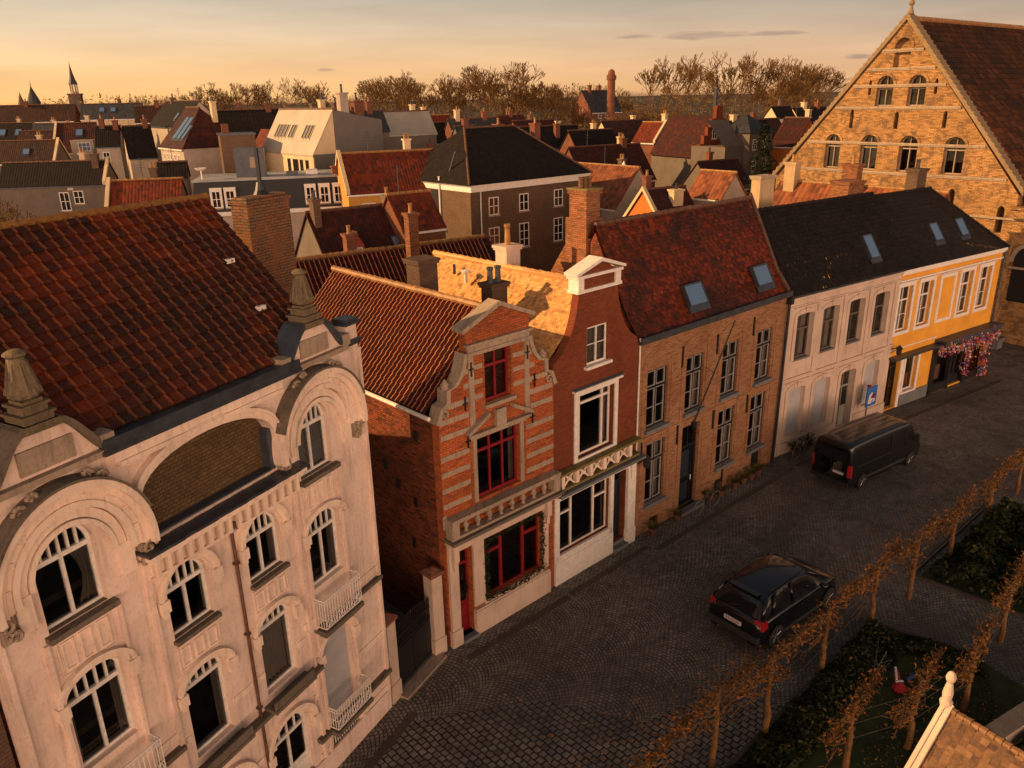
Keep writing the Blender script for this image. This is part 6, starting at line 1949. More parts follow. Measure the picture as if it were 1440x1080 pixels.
# dark fir
fir = thing('fir_tree', 'dark dense fir tree in front of the small houses left of the great gable', 'tree', (21.8, 70, 0))
mb = MB(); mb.tube((21.8, 70, 0), (21.8, 70, 11.5), .2, .05); mb.build('trunk', M_bark, fir)
mb = MB()
for i in range(2600):
    z = rr.uniform(3.5, 12.4); R0 = (12.6 - z) * .34 * (.75 + .35 * math.sin(z * 4.2)) + .12
    t = rr.uniform(0, 6.28); r = R0 * rr.uniform(.35, 1.05)
    p = V((21.8 + r * math.cos(t), 70 + r * math.sin(t), z - r * .15))
    o = V((math.cos(t), math.sin(t), -.3)).normalized() * rr.uniform(.15, .4); s_ = V((-math.sin(t), math.cos(t), rr.uniform(-.4, .6))) * .10
    mb.poly([p - s_, p + s_, p + o])
mb.build('crown', M_fir, fir)

# ================================================================== garden, espaliers
M_grass = leafy('lawn_grass', ((.025, .032, .010), (.04, .048, .014), (.06, .06, .02)), sc=3)
M_kerb = plaster('garden_kerb', (.09, .07, .055), (.03, .025, .02), .6)
L0 = [(1.6, 11.5), (4.3, 13.7), (8.9, 18.1), (10.7, 19.6)]
mb = MB(); mb.poly([(1.9, 11.0, .012), (4.7, 13.6, .012), (10.55, 19.2, .012), (12.9, 17.9, .012), (14.0, 15.5, .012), (9.0, 10.0, .012), (4, 8, .012)])
tag(mb.build('lawn', M_grass), kind='structure')
mb = MB(); mb.poly([(13.0, 21.9, .012), (18.5, 26.6, .012), (23, 27, .012), (22, 18, .012), (15.6, 19.6, .012)])
tag(mb.build('planting_bed_soil', M_grass), kind='structure')
mb = MB()
for a, b in (((1.6, 11.3), (10.5, 19.65)), ((10.5, 19.65), (13.0, 18.1)), ((12.9, 22.1), (18.3, 26.9)), ((12.9, 22.1), (15.5, 19.5))):
    a, b = V((*a, 0)), V((*b, 0)); d = (b - a).normalized(); n = V((d.y, -d.x, 0)) * .06
    mb.hexa([a - n, b - n, b + n, a + n], [p + V((0, 0, .10)) for p in (a - n, b - n, b + n, a + n)])
tag(mb.build('kerb', M_kerb), kind='structure')
rr = random.Random(77)


def leafmass(name, label, cat, quads, h, n, mat, size=(.04, .09), kind=None, mats=None, clump=0):
    mb = MB()
    for i in range(n):
        q = quads[rr.randrange(len(quads))]
        u, v = rr.random(), rr.random()
        a = V((*q[0], 0)).lerp(V((*q[1], 0)), u); b = V((*q[3], 0)).lerp(V((*q[2], 0)), u)
        p = a.lerp(b, v)
        hh = h * (.55 + .45 * math.sin(p.x * 3.1 + 1) * math.sin(p.y * 2.7)) + .04
        p.z = rr.random() ** .5 * hh
        s = rr.uniform(*size)
        x = V((rr.gauss(0, 1), rr.gauss(0, 1), rr.gauss(0, .7))).normalized() * s
        y = x.cross(V((rr.gauss(0, 1), rr.gauss(0, 1), rr.gauss(0, 1)))).normalized() * s * .6
        mb.poly([p - x, p + y, p + x, p - y], None, 0 if rr.random() < .9 or not mats else 1)
    o = mb.build(name, mats or mat)
    return tag(o, label, cat, kind=kind)


leafmass('ivy_strip', 'dark ivy ground cover along the street side of the lawn', 'ground cover', [((2.2, 11.0), (10.6, 18.9), (10.4, 19.5), (1.7, 11.3)), ((2.6, 10.7), (10.9, 18.3), (10.6, 18.9), (2.2, 11.0))], .42, 9000, M_ivy, kind='stuff', mats=[M_ivy, M_olive])
leafmass('ivy_strip', 'dark ivy ground cover along the path end of the lawn', 'ground cover', [((10.5, 19.5), (12.9, 18.0), (12.5, 17.3), (10.2, 18.7))], .32, 2500, M_ivy, kind='stuff', mats=[M_ivy, M_olive])
leafmass('lawn_tufts', 'short dark grass and fallen leaves on the lawn', 'grass', [((4.5, 10.5), (10.9, 17.9), (12.8, 17.5), (10, 11))], .06, 5000, M_grass, size=(.02, .05), kind='stuff', mats=[M_grass, M_leafo])
leafmass('flower_bed', 'shrubby planting bed with yellowing leaves right of the cobbled path', 'planting bed', [((13.2, 21.9), (18.3, 26.3), (19.5, 24.0), (15.6, 20.0)), ((15.6, 20.0), (19.5, 24), (21, 21), (17, 18.5))], .75, 12000, M_ivy, size=(.05, .12), kind='stuff', mats=[M_ivy, M_olive])
leafmass('ivy_border', 'row of dark shrubs lining the low stone wall', 'ground cover', [((10.6, 14.0), (13.9, 15.9), (14.4, 15.2), (11.2, 13.2))], .5, 3500, M_ivy, kind='stuff', mats=[M_ivy, M_olive])
fw_ = Frame(10.9, 14.5, 61)
mb = MB(); mb.box(fw_, -1.5, 4.2, -.2, .15, 0, .55); mb.box(fw_, -1.55, 4.25, -.25, .2, .55, .64)
tag(mb.build('low_wall', M_stone), 'low mossy stone wall at the lower right behind the tiled turret roof', 'wall')


def espalier(x, y, h, az, seed, label, arm=1.45, lean=0.0):
    r = random.Random(seed)
    t = thing('espalier_tree', label, 'tree', (x, y, 0), 'pleached trees round the garden')
    d = V((math.sin(R(az)), math.cos(R(az)), 0)); n = V((d.y, -d.x, 0))
    b = V((x, y, 0))
    mb = MB()
    p = b.copy()
    for i in range(6):
        q = b + V((0, 0, h * (i + 1) / 6)) + d * r.gauss(0, .025) + n * r.gauss(0, .02)
        mb.tube(p, q, .085 - .008 * i, .08 - .008 * i, k=8); p = q
    for i in range(7):
        z = h * (.3 + .7 * r.random())
        mb.lathe(b + V((0, 0, z)) + d * r.uniform(-.05, .05), [(.0001, -.06), (.09, 0), (.0001, .07)], k=6)
    mb.build('trunk', M_barkw, t)
    cb, lb = MB(), MB()
    for z0, sc in ((h + .04, 1.0), (h - .08, .95), (h * .72, .6)):
        for sg in (-1, 1):
            p = b + V((0, 0, z0 - .06))
            L = arm * sc * r.uniform(.9, 1.12)
            k = 12
            for i in range(k):
                q = b + d * sg * L * (i + 1) / k + V((0, 0, z0 - .04 + .05 * math.sin(i * 1.7 + seed) + r.gauss(0, .02))) + n * r.gauss(0, .03)
                cb.tube(p, q, max(.012, .036 - .002 * i), max(.011, .034 - .002 * i), k=5, cap=False); p = q
                if z0 < h * .8 and r.random() < .75: continue
                for _ in range(r.choice((3, 4, 5))):
                    cb.lathe(q, [(.0001, -.04), (.05, 0), (.0001, .04)], k=5)
                    e = q + V((r.gauss(0, .10), r.gauss(0, .10), abs(r.gauss(.05, .05))))
                    cb.tube(q, e, .014, .008, k=4, cap=False)
                    e2 = e + V((r.gauss(0, .08), r.gauss(0, .08), r.gauss(.03, .05)))
                    cb.tube(e, e2, .009, .006, k=3, cap=False)
                    for _l in range(r.choice((0, 1, 2, 3))):
                        c = e.lerp(e2, r.random()) + V((r.gauss(0, .016), r.gauss(0, .016), r.gauss(0, .015)))
                        s = r.uniform(.026, .056)
                        a = V((r.gauss(0, 1), r.gauss(0, 1), r.gauss(0, .8))).normalized() * s
                        w = a.cross(V((r.gauss(0, 1), r.gauss(0, 1), r.gauss(0, 1)))).normalized() * s * .55
                        m = c + a.cross(w).normalized() * s * .35
                        lb.poly([c - a, c + w * .8, m]); lb.poly([c + w * .8, c + a, m]); lb.poly([c + a, c - w * .8, m]); lb.poly([c - w * .8, c - a, m])
    # thin whips woven along the row
    for q in range(26):
        u = r.uniform(-1, 1) * arm; zz = h * r.uniform(.55, 1.03)
        a = b + d * u + n * r.gauss(0, .04) + V((0, 0, zz))
        e = a + d * r.gauss(0, .30) + n * r.gauss(0, .06) + V((0, 0, r.gauss(.02, .12)))
        cb.tube(a, e, .011, .005, k=4, cap=False)
    cr = cb.build('crown', M_barkw, t)
    lb.build('dead_leaves', M_leafo, cr)
    return t


M_barkw = leafy('pruned_bark', ((.11, .055, .022), (.17, .085, .03), (.24, .12, .04)), sc=8)
row1 = [(4.53, 14.45, 2.2, 'street-side pleached tree at the lowest end of the row'), (6.03, 15.34, 2.34, 'second pleached tree from the lower end of the street row'),
        (8.21, 17.47, 2.15, 'double-trunked looking pleached tree right below the parked hatchback'), (10.46, 19.59, 2.1, 'pleached tree just below the cobbled path entrance'),
        (12.25, 20.9, 2.1, 'thick pleached tree at the corner of the cobbled path'), (14.6, 23.02, 1.95, 'pleached tree just beyond the cobbled path'),
        (17.27, 25.44, 1.75, 'pleached tree standing by the planting bed'), (19.6, 27.5, 1.9, 'farthest pleached tree of the street row'), (2.6, 12.6, 2.2, 'pleached tree nearest the lower edge of the picture')]
for i, (x, y, h, lb_) in enumerate(row1): espalier(x, y, h, 46, 40 + i, lb_, arm=1.62)
row2 = [(7.64, 14.37, 1.9, 'inner pleached tree behind the turret finial at lower middle'), (9.35, 14.91, 1.9, 'inner pleached tree beside the red garden decoration'), (11.34, 16.09, 1.95, 'inner pleached tree above the turret ridge'),
        (13.85, 18.76, 2.1, 'leafiest inner pleached tree at the right edge below the path'), (16.2, 20.9, 2.1, 'inner pleached tree rising at the right edge of the planting bed')]
for i, (x, y, h, lb_) in enumerate(row2): espalier(x, y, h, 44, 70 + i, lb_, arm=1.5)
# training wires between the trees
mb = MB()
for row in (row1[-1:] + row1[:-1], row2):
    for a, b in zip(row, row[1:]):
        for k in (.45, .68, .86):
            mb.tube((a[0], a[1], a[2] * k), (b[0], b[1], b[2] * k), .0045, k=4, cap=False)
tag(mb.build('training_wires', M_darkstone), 'thin horizontal wires strung between the pleached trees', 'wire')

# star-shaped wire ornaments and the red-white decoration
orn = thing('garden_light_frame', 'thin wire frame ornament on a pole standing on the lawn', 'ornament', (8.7, 15.95, 0))
mb = MB(); mb.tube((8.62, 15.85, 0), (8.75, 16.15, 1.9), .012, k=6); mb.build('pole', M_zinc, orn)
mb = MB(); c = V((8.9, 16.1, 1.0))
for i in range(5):
    a, b = 2 * math.pi * i / 5, 2 * math.pi * (i + 2) / 5
    mb.tube(c + V((.45 * math.cos(a), .3 * math.cos(a), .45 * math.sin(a))), c + V((.45 * math.cos(b), .3 * math.cos(b), .45 * math.sin(b))), .008, k=4)
mb.build('star_frame', M_zinc, orn)
dec = thing('garden_decoration', 'bright red cloth garden decoration with a white band, lying on the lawn', 'decoration', (9.35, 15.75, 0))
M_redc = simple('red_cloth', (.42, .018, .02), .8, sc=10)
mb = MB()
mb.lathe((9.42, 16.02, .03), [(.17, 0), (.19, .06), (.13, .16), (.0001, .24)], k=9); mb.tube((9.42, 16.05, .12), (9.50, 16.45, .30), .11, .05, k=8); mb.tube((9.45, 15.95, .1), (9.72, 15.9, .1), .05, .03, k=6); mb.build('red_cloth', M_redc, dec)
mb = MB(); mb.tube((9.37, 16.12, .27), (9.50, 16.50, .36), .03, k=6); mb.tube((9.33, 16.08, .24), (9.54, 16.1, .24), .028, k=6); mb.build('white_band', M_white, dec)
mb = MB(); mb.tube((9.68, 16.2, .18), (9.92, 16.3, .26), .055); mb.build('blue_bag', simple('blue_cloth', (.03, .05, .16), .7), dec)
dec.location = dec.location + V((.65, .85, 0)); orn.location = orn.location + V((.42, .48, 0))
fl = Frame(14.35, 17.6, 40)
lat = MB()
for i in range(6):
    lat.tube(fl.w(i * .22, 0, .05), fl.w(i * .22 + .35, 0, 1.0), .01, k=4); lat.tube(fl.w(i * .22 + .35, 0, .05), fl.w(i * .22, 0, 1.0), .01, k=4)
lat.tube(fl.w(0, 0, 1.0), fl.w(1.6, 0, 1.0), .015); lat.tube(fl.w(0, 0, .05), fl.w(1.6, 0, .05), .015)
tag(lat.build('lattice_fence', M_white), 'white diamond lattice panel at the right edge of the garden', 'fence')

# ================================================================== turret roof lower right
TUR = thing('tiled_turret', 'sunlit gable roof of weathered flat tiles with a carved finial at the lower right corner', 'roof turret', (4.8, 5.5, 0))
rp0, rp1 = V((5.158, 7.558, 8.0)), V((5.604, 6.827, 8.0))
dr = (rp1 - rp0).normalized(); ftz = math.degrees(math.atan2(dr.x, dr.y))
FT = Frame(rp0.x, rp0.y, ftz)      # s along the ridge away from the gable, n towards one slope
Wt, Ht, Lt = 1.9, 2.3, 5
mb = MB()
sg = 1 if FT.n.x < 0 else -1
def T(s, n, z): return FT.w(s, sg * n, z)
roof_field(mb, T(0, Wt, 8 - Ht), T(Lt, Wt, 8 - Ht), T(Lt, .0, 8), T(0, .0, 8), .088, .074, amp=0, k=1, kind='flat', lift=.012, jit=.012)
roof_field(mb, T(Lt, -Wt, 8 - Ht), T(0, -Wt, 8 - Ht), T(0, 0, 8), T(Lt, 0, 8), .2, .2, amp=0, k=1, kind='flat', lift=.02, jit=.02)
rf = mb.build('roof', M_tileT, TUR)
mb = MB(); ridge_caps(mb, T(0, 0, 7.99), T(Lt, 0, 7.99), .09, .045); mb.build('ridge', M_tileT, rf)
mb = MB(); mb.poly([T(.04, Wt, 3), T(.04, -Wt, 3), T(.04, -Wt, 8 - Ht), T(.04, 0, 7.95), T(.04, Wt, 8 - Ht)])
mb.poly([T(.04, Wt - .1, 3), T(Lt, Wt - .1, 3), T(Lt, Wt - .1, 8 - Ht), T(.04, Wt - .1, 8 - Ht)]); mb.poly([T(.04, -Wt + .1, 3), T(Lt, -Wt + .1, 3), T(Lt, -Wt + .1, 8 - Ht), T(.04, -Wt + .1, 8 - Ht)])
mb.poly([T(.04, Wt, 0), T(Lt, Wt, 0), T(Lt, Wt, 3), T(.04, Wt, 3)]); mb.poly([T(.04, -Wt, 0), T(.04, Wt, 0), T(.04, Wt, 3), T(.04, -Wt, 3)])
mb.build('wall', M_white_wall, TUR)
mb = MB()
for s_ in (1, -1):
    for w0, w1, h0, h1 in ((-.06, .04, .0, .07), (-.08, -.03, .03, .10)):
        mb.hexa([T(w0, s_ * Wt * 1.05, 8 - Ht * 1.05 + h0), T(w1, s_ * Wt * 1.05, 8 - Ht * 1.05 + h0), T(w1, 0, 8 + h0), T(w0, 0, 8 + h0)], [T(w0, s_ * Wt * 1.05, 8 - Ht * 1.05 + h1), T(w1, s_ * Wt * 1.05, 8 - Ht * 1.05 + h1), T(w1, 0, 8 + h1), T(w0, 0, 8 + h1)])
mb.build('bargeboard', M_white_wall, TUR)
mb = MB(); mb.lathe(T(-.05, 0, 8.05), [(.06, -.05), (.075, .02), (.05, .05), (.06, .14), (.045, .24), (.032, .30), (.05, .33), (.058, .37), (.045, .42), (.02, .45), (.0001, .455)], k=12)
mb.build('finial', M_white_wall, TUR)
mb = MB(); mb.tube(T(.9, -Wt - .2, 5.6), T(Lt, -Wt - .2, 5.6), .07); mb.build('gutter', M_zinc, TUR)

# ================================================================== gate and piers
for a, lb_, hgt in ((.52, 'white gate pier against the pale pink house', 2.55), (None, 'white gate pier against the stepped gable house', 2.7)):
    fr = FA if a is not None else FB
    s0 = a if a is not None else -.50
    g = thing('gate_pier', lb_, 'gate pier', fr.w(s0 + .2, 0, 0))
    mb = MB(); mb.box(fr, s0, s0 + .36, -.36, .02, 0, hgt - .1); mb.box(fr, s0 - .03, s0 + .39, -.39, .05, 0, .55); mb.build('shaft', M_white_wall, g)
    mb = MB(); mb.box(fr, s0 - .05, s0 + .41, -.41, .07, hgt - .1, hgt); mb.hexa([fr.w(s0 - .03, -.39, hgt), fr.w(s0 + .39, -.39, hgt), fr.w(s0 + .39, .05, hgt), fr.w(s0 - .03, .05, hgt)], [fr.w(s0 + .15, -.2, hgt + .12), fr.w(s0 + .2, -.2, hgt + .12), fr.w(s0 + .2, -.15, hgt + .12), fr.w(s0 + .15, -.15, hgt + .12)]); mb.build('cap', M_rdwall, g)
ga, gb = FA.w(.9, -.15, 0), FB.w(-.52, -.15, 0)
dg = gb - ga; fg = Frame(ga.x, ga.y, math.degrees(math.atan2(dg.x, dg.y))); Lg = dg.length
gt = thing('iron_gate', 'black iron double gate closing the yard between the pale and stepped gable houses', 'gate', ga)
for h in (0, 1):
    a, b = Lg * h / 2 + .02, Lg * (h + 1) / 2 - .02
    mb = MB()
    mb.box(fg, a, b, -.02, .02, .08, 1.25)
    for z in (1.3, 1.62, .1): mb.box(fg, a, b, -.03, .03, z, z + .05)
    n = 10
    for i in range(n + 1):
        s = a + (b - a) * i / n
        mb.box(fg, s - .012, s + .012, -.012, .012, 1.25, 1.85 + .18 * math.sin(math.pi * ((s / Lg))))
        mb.lathe(fg.w(s, 0, 1.85 + .18 * math.sin(math.pi * (s / Lg))), [(.025, 0), (.0001, .1)], k=4)
    mb.build('gate_leaf', M_iron, gt)
mb = MB(); mb.poly([fg.w(0, .5, .02), fg.w(Lg, .5, .02), fg.w(Lg, -.1, .02), fg.w(0, -.1, .02)]); mb.box(fg, -.1, Lg + .1, .1, .45, 0, .08)
tag(mb.build('kerb', M_stone), kind='structure')
# rear wall closing the yard
fy_ = Frame(*FA.w(.6, -9, 0).xy, 57)
mb = MB(); mb.box(fy_, 0, 4.5, -.2, 0, 0, 3.0); tag(mb.build('yard_wall', M_brickS), 'brick wall closing the dark yard behind the iron gate', 'wall')
# black tie-bolts on B's side wall handled as anchors
fs = Frame(*FB.w(.05, 0, 0).xy, 47 - 90)
for s, z in ((1.0, 6.4), (2.6, 5.0), (2.0, 4.6), (1.2, 4.3), (1.4, 2.9)):
    mb = MB(); mb.box(fs, s - .05, s + .05, -.06, .06, z - .14, z + .14); mb.build('wall_anchor', M_iron, B)

# ================================================================== garland, lamp, sign, flowers, plants
gar = thing('garland', 'leafy green garland draped round the red-framed shop window', 'garland', FB.w(2.6, .1, .9))
mb = MB()
path = [(1.48, 2.9), (1.47, 1.0), (2.6, .93), (3.78, .98), (3.8, 2.0), (3.76, 2.95), (2.6, 2.98), (1.5, 2.95)]
for (a, b), (c, d) in zip(path, path[1:]):
    n = int(math.hypot(c - a, d - b) * 130)
    for i in range(n):
        t = rr.random(); top_thin = .5 if (b > 2.8 and d > 2.8) else 1
        p = FB.w(a + (c - a) * t + rr.gauss(0, .05 * top_thin), .04 + abs(rr.gauss(0, .05)), b + (d - b) * t + rr.gauss(0, .05 * top_thin))
        x = V((rr.gauss(0, 1), rr.gauss(0, 1), rr.gauss(0, 1))).normalized() * rr.uniform(.03, .07); y = x.cross(V((rr.gauss(0, 1), rr.gauss(0, 1), rr.gauss(0, 1)))).normalized() * .022
        mb.poly([p - x, p + y, p + x, p - y])
mb.build('leaves', M_ivy, gar)
wr = thing('door_wreath', 'small green wreath hanging on the dark red shop door', 'wreath', FB.w(.72, -.1, 1.6))
mb = MB()
for i in range(260):
    t = rr.uniform(0, 6.28); r = .15 + rr.gauss(0, .025)
    p = FB.w(.715 + r * math.cos(t), -.15 + rr.uniform(0, .05), 1.6 + r * math.sin(t))
    x = V((rr.gauss(0, 1), rr.gauss(0, 1), rr.gauss(0, 1))).normalized() * .04; y = x.cross(V((1, .3, .2))).normalized() * .018
    mb.poly([p - x, p + y, p + x, p - y])
mb.build('leaves', M_ivy, wr)


def lantern(fr, s, z, label):
    t = thing('wall_lantern', label, 'lantern', fr.w(s, 0, z))
    mb = MB(); mb.tube(fr.w(s, 0, z), fr.w(s, .35, z + .12), .02); mb.tube(fr.w(s, 0, z - .2), fr.w(s, .3, z + .1), .012); mb.build('bracket', M_iron, t)
    mb = MB(); c = fr.w(s, .38, z - .22); mb.lathe(c, [(.06, 0), (.12, .06), (.13, .3), (.17, .34), (.06, .46), (.02, .5), (.0001, .54)], k=8); mb.build('lamp_body', M_iron, t)
    return t


lantern(FD, .12, 3.1, 'black wall lantern between the bell gable house and the tan brick house')
lantern(FF, .15, 3.25, 'black wall lantern over the dark door of the yellow house')
# blue poster board
sg_ = thing('poster_board', 'bright blue poster board with white and red shapes on a post by the white house', 'sign', FE.w(6.3, .5, 0))
mb = MB(); mb.tube(FE.w(6.05, .5, 0), FE.w(6.05, .5, 2.05), .03); mb.build('post', M_zinc, sg_)
fb2 = Frame(*FE.w(5.85, .52, 0).xy, 55)
mb = MB(); mb.box(fb2, 0, .82, 0, .04, 1.05, 2.0); bd = mb.build('board', simple('poster_blue', (.02, .13, .45), .5, var=.3, sc=5), sg_)
mb = MB(); mb.prism(fb2, [(.12, 1.2), (.4, 1.15), (.55, 1.5), (.42, 1.75), (.2, 1.6)], .04, .046, back=False); mb.prism(fb2, [(.5, 1.2), (.7, 1.25), (.68, 1.4), (.55, 1.38)], .04, .046, back=False); mb.build('white_shape', M_white, bd)
mb = MB(); mb.prism(fb2, [(.3, 1.45), (.62, 1.42), (.7, 1.55), (.5, 1.68)], .047, .052, back=False); mb.lathe(FE.w(6.05, .5, 2.0), [(.1, 0), (.1, .1), (.0001, .14)], k=8); mb.build('red_shape', M_red, bd)
# flower garland on the yellow house shopfront
M_fl = [simple('pink_petals', (.60, .10, .16), .6), simple('red_petals', (.45, .02, .03), .6), simple('orange_petals', (.65, .20, .04), .6), simple('white_petals', (.62, .5, .45), .6), simple('violet_petals', (.22, .12, .38), .6), M_ivy]
fl_ = thing('flower_garland', 'thick garland of pink, red and violet flowers over the yellow house shopfront', 'garland', FF.w(7, .5, 2))
mb = MB()
for i in range(3400):
    q = rr.random()
    if q < .45: s, z, n = 9.0 + rr.gauss(0, .16), rr.uniform(.1, 2.9), .2 + rr.gauss(0, .08)
    elif q < .75: s, z, n = rr.uniform(4.4, 9.2), 2.62 + rr.gauss(0, .16) - .25 * math.sin((rr.random())), .62 + rr.gauss(0, .08)
    else: s, z, n = (7.15, 4.5)[i % 2] + rr.gauss(0, .15), rr.uniform(.5, 2.7) if i % 2 == 0 else rr.uniform(2.1, 2.75), .2 + rr.gauss(0, .1)
    p = FF.w(s, n, z)
    x = V((rr.gauss(0, 1), rr.gauss(0, 1), rr.gauss(0, 1))).normalized() * rr.uniform(.03, .07); y = x.cross(V((rr.gauss(0, 1), rr.gauss(0, 1), rr.gauss(0, 1)))).normalized() * rr.uniform(.03, .06)
    k = (0, 1, 2, 3, 4, 5, 0, 1)[int(hsh(int(s * 3), int(z * 3)) * 5 + rr.random() * 3) % 8]
    mb.poly([p - x, p + y, p + x, p - y], None, k)
mb.build('blossoms', M_fl, fl_)


def potplant(fr, s, n, label, h=.5, seed=1, kind=0):
    r = random.Random(seed)
    t = thing('potted_plant', label, 'plant', fr.w(s, n, 0), 'plants along the tan brick house')
    c = fr.w(s, n, 0)
    mb = MB(); mb.lathe(c, [(.10, 0), (.15, .24), (.17, .25), (.17, .29), (.13, .29), (.12, .25), (.0001, .25)], k=12); mb.build('pot', M_ridgeD, t)
    mb = MB()
    for i in range(70):
        a = r.uniform(0, 6.28); L = h * r.uniform(.6, 1.1); p = c + V((0, 0, .26)); w = .022
        d = V((math.cos(a), math.sin(a), 0)); sd_ = V((-d.y, d.x, 0)) * w
        pr = p
        for j in range(3):
            f = (j + 1) / 3
            q = p + d * (L * .75 * f) + V((0, 0, L * (1.1 * f - .75 * f * f)))
            mb.poly([pr - sd_ * (1 - j / 3.4), pr + sd_ * (1 - j / 3.4), q + sd_ * (1 - f) , q - sd_ * (1 - f)]); pr = q
    mb.build('leaves', M_olive if kind == 0 else M_ivy, t)


for i, (s, lb_) in enumerate(((.7, 'spiky potted plant below the first ground window of the tan house'), (2.15, 'potted plant just left of the tan house door'), (4.35, 'potted plant just right of the parked bicycle'), (4.95, 'potted plant beside the small cellar light'), (5.9, 'potted plant in the middle of the row under the tan house windows'), (6.5, 'bushier potted plant in the middle of the row'), (7.1, 'potted plant left of the arched cellar hatch'), (7.6, 'potted plant in front of the arched cellar hatch'))):
    potplant(FD, s, .33, lb_, .42 + .1 * hsh(i, 1), i, 0)
for i, (s, lb_) in enumerate(((1.95, 'dark bushy pot plant against the white house, behind the van'), (.9, 'reddish bushy pot plant against the white house'))):
    potplant(FE, s, .4, lb_, .7, 50 + i, 1)


def bicycle(label):
    t = thing('bicycle', label, 'bicycle')
    f0 = Frame(0, 0, 90)
    r = .33
    def P(x, y, z): return V((x, y, z))
    for x in (0, 1.05):
        mb = MB()
        for i in range(24):
            a, b = 2 * math.pi * i / 24, 2 * math.pi * (i + 1) / 24
            mb.tube((x + r * math.cos(a), 0, r + .01 + r * math.sin(a)), (x + r * math.cos(b), 0, r + .01 + r * math.sin(b)), .018, k=6, cap=False)
            if i % 2 == 0: mb.tube((x, 0, r + .01), (x + r * math.cos(a), 0, r + .01 + r * math.sin(a)), .002, k=3, cap=False)
        mb.build('wheel', M_rim, t)
    mb = MB()
    bb, st, hd, hb = P(.45, 0, .30), P(.30, 0, .80), P(.88, 0, .82), P(.85, 0, 1.02)
    for a, b in ((bb, st), (bb, hd), (st.lerp(bb, .15), hd), (bb, P(0, 0, .34)), (st.lerp(bb, .2), P(0, 0, .34)), (hd, P(1.05, 0, .34)), (hd, hb), (st, P(.28, 0, .92))): mb.tube(a, b, .017, k=6)
    mb.build('frame', M_black, t)
    mb = MB(); mb.tube(hb + V((0, -.28, .02)), hb + V((0, .28, .02)), .014); mb.tube(hb + V((0, .28, .02)), hb + V((-.14, .3, 0)), .018); mb.tube(hb + V((0, -.28, .02)), hb + V((-.14, -.3, 0)), .018); mb.build('handlebar', M_zinc, t)
    mb = MB(); mb.hexa([P(.14, -.09, .9), P(.42, -.02, .92), P(.42, .02, .92), P(.14, .09, .9)], [P(.14, -.09, .96), P(.42, -.02, .95), P(.42, .02, .95), P(.14, .09, .96)]); mb.build('saddle', M_black, t)
    return t


M_rim = simple('bicycle_rim', (.12, .11, .09), .4)
bk = bicycle('old bicycle leaning by the door of the tan brick house')
bk.location = FD.w(3.0, .62, 0); bk.rotation_euler = (R(6), 0, math.atan2(FD.d.y, FD.d.x))
for s, lb_ in ((.55, 'bicycle propped against the white house next to its downpipe'),):
    c = copy_thing(bk, FE.w(s, .75, 0), math.atan2(FE.d.y, FE.d.x) + .1, lb_)
bk['group'] = 'bicycles'; c['group'] = 'bicycles'
bn = thing('stone_trough', 'dark stone trough bench at the foot of the medieval hall', 'bench', FG.w(-2.2, 1.5, 0))
mb = MB(); mb.box(FG, -3.6, -.8, 1.2, 1.9, 0, .55); mb.box(FG, -3.7, -.7, 1.15, 1.95, .55, .68); mb.build('block', M_bluestone, bn)

# ================================================================== street details
mb = MB()
for fr, a, b, n in ((FB, .1, 4.3, .62), (FC, .3, 4.3, .62), (FD, 0, 9.2, .95), (FE, 0, 8.4, 1.05), (FF, 0, 9.4, 1.1), (FA, -8, .5, .6)):
    k = int((b - a) / .3)
    for i in range(k):
        s = a + (b - a) * i / k
        mb.box(fr, s + .006, s + (b - a) / k - .006, n, n + .22, .0, .016 + .004 * hsh(i, a))
tag(mb.build('gutter_stones', M_kerb), kind='structure')
mb = MB()
for i in range(2600):
    if i % 3:
        t = rr.random(); a = V((1.5, 12.5, 0)).lerp(V((19, 28.5, 0)), t) + V((rr.gauss(-.8, .8), rr.gauss(.5, .8), 0))
    else:
        a = V((rr.uniform(0, 26), rr.uniform(14, 38), 0))
        if (a - FD.o).dot(FD.n) < .3 or (a - FE.o).dot(FE.n) < .3 or (a - FA.o).dot(FA.n) < .3: continue
    a.z = .03
    s = rr.uniform(.02, .045); x = V((rr.gauss(0, 1), rr.gauss(0, 1), .2)).normalized() * s; y = V((-x.y, x.x, rr.uniform(.0, .02)))
    mb.poly([a - x, a + y * .6, a + x, a - y * .6])
tag(mb.build('fallen_leaves', M_leafo), 'small dead orange leaves strewn over the cobbles', 'leaves', kind='stuff')

# ================================================================== vehicles
M_carp = simple('black_car_paint', (.004, .004, .005), .25, var=.1, coat=.6, bs=0)
M_vanp = simple('black_van_paint', (.004, .004, .004), .3, var=.15, coat=.5, bs=0)
M_cglass = MATS['dark_pane']
M_tyre = simple('tyre_rubber', (.012, .012, .012), .8)
M_alloy = simple('alloy_rim', (.32, .31, .30), .3, metal=.8)
M_tail = simple('tail_lamp_red', (.35, .012, .015), .2, coat=1)
M_plate = simple('number_plate', (.55, .50, .50), .5)
M_plastic = simple('black_plastic', (.02, .02, .02), .6)
M_chrome = simple('chrome_strip', (.5, .48, .45), .2, metal=1)


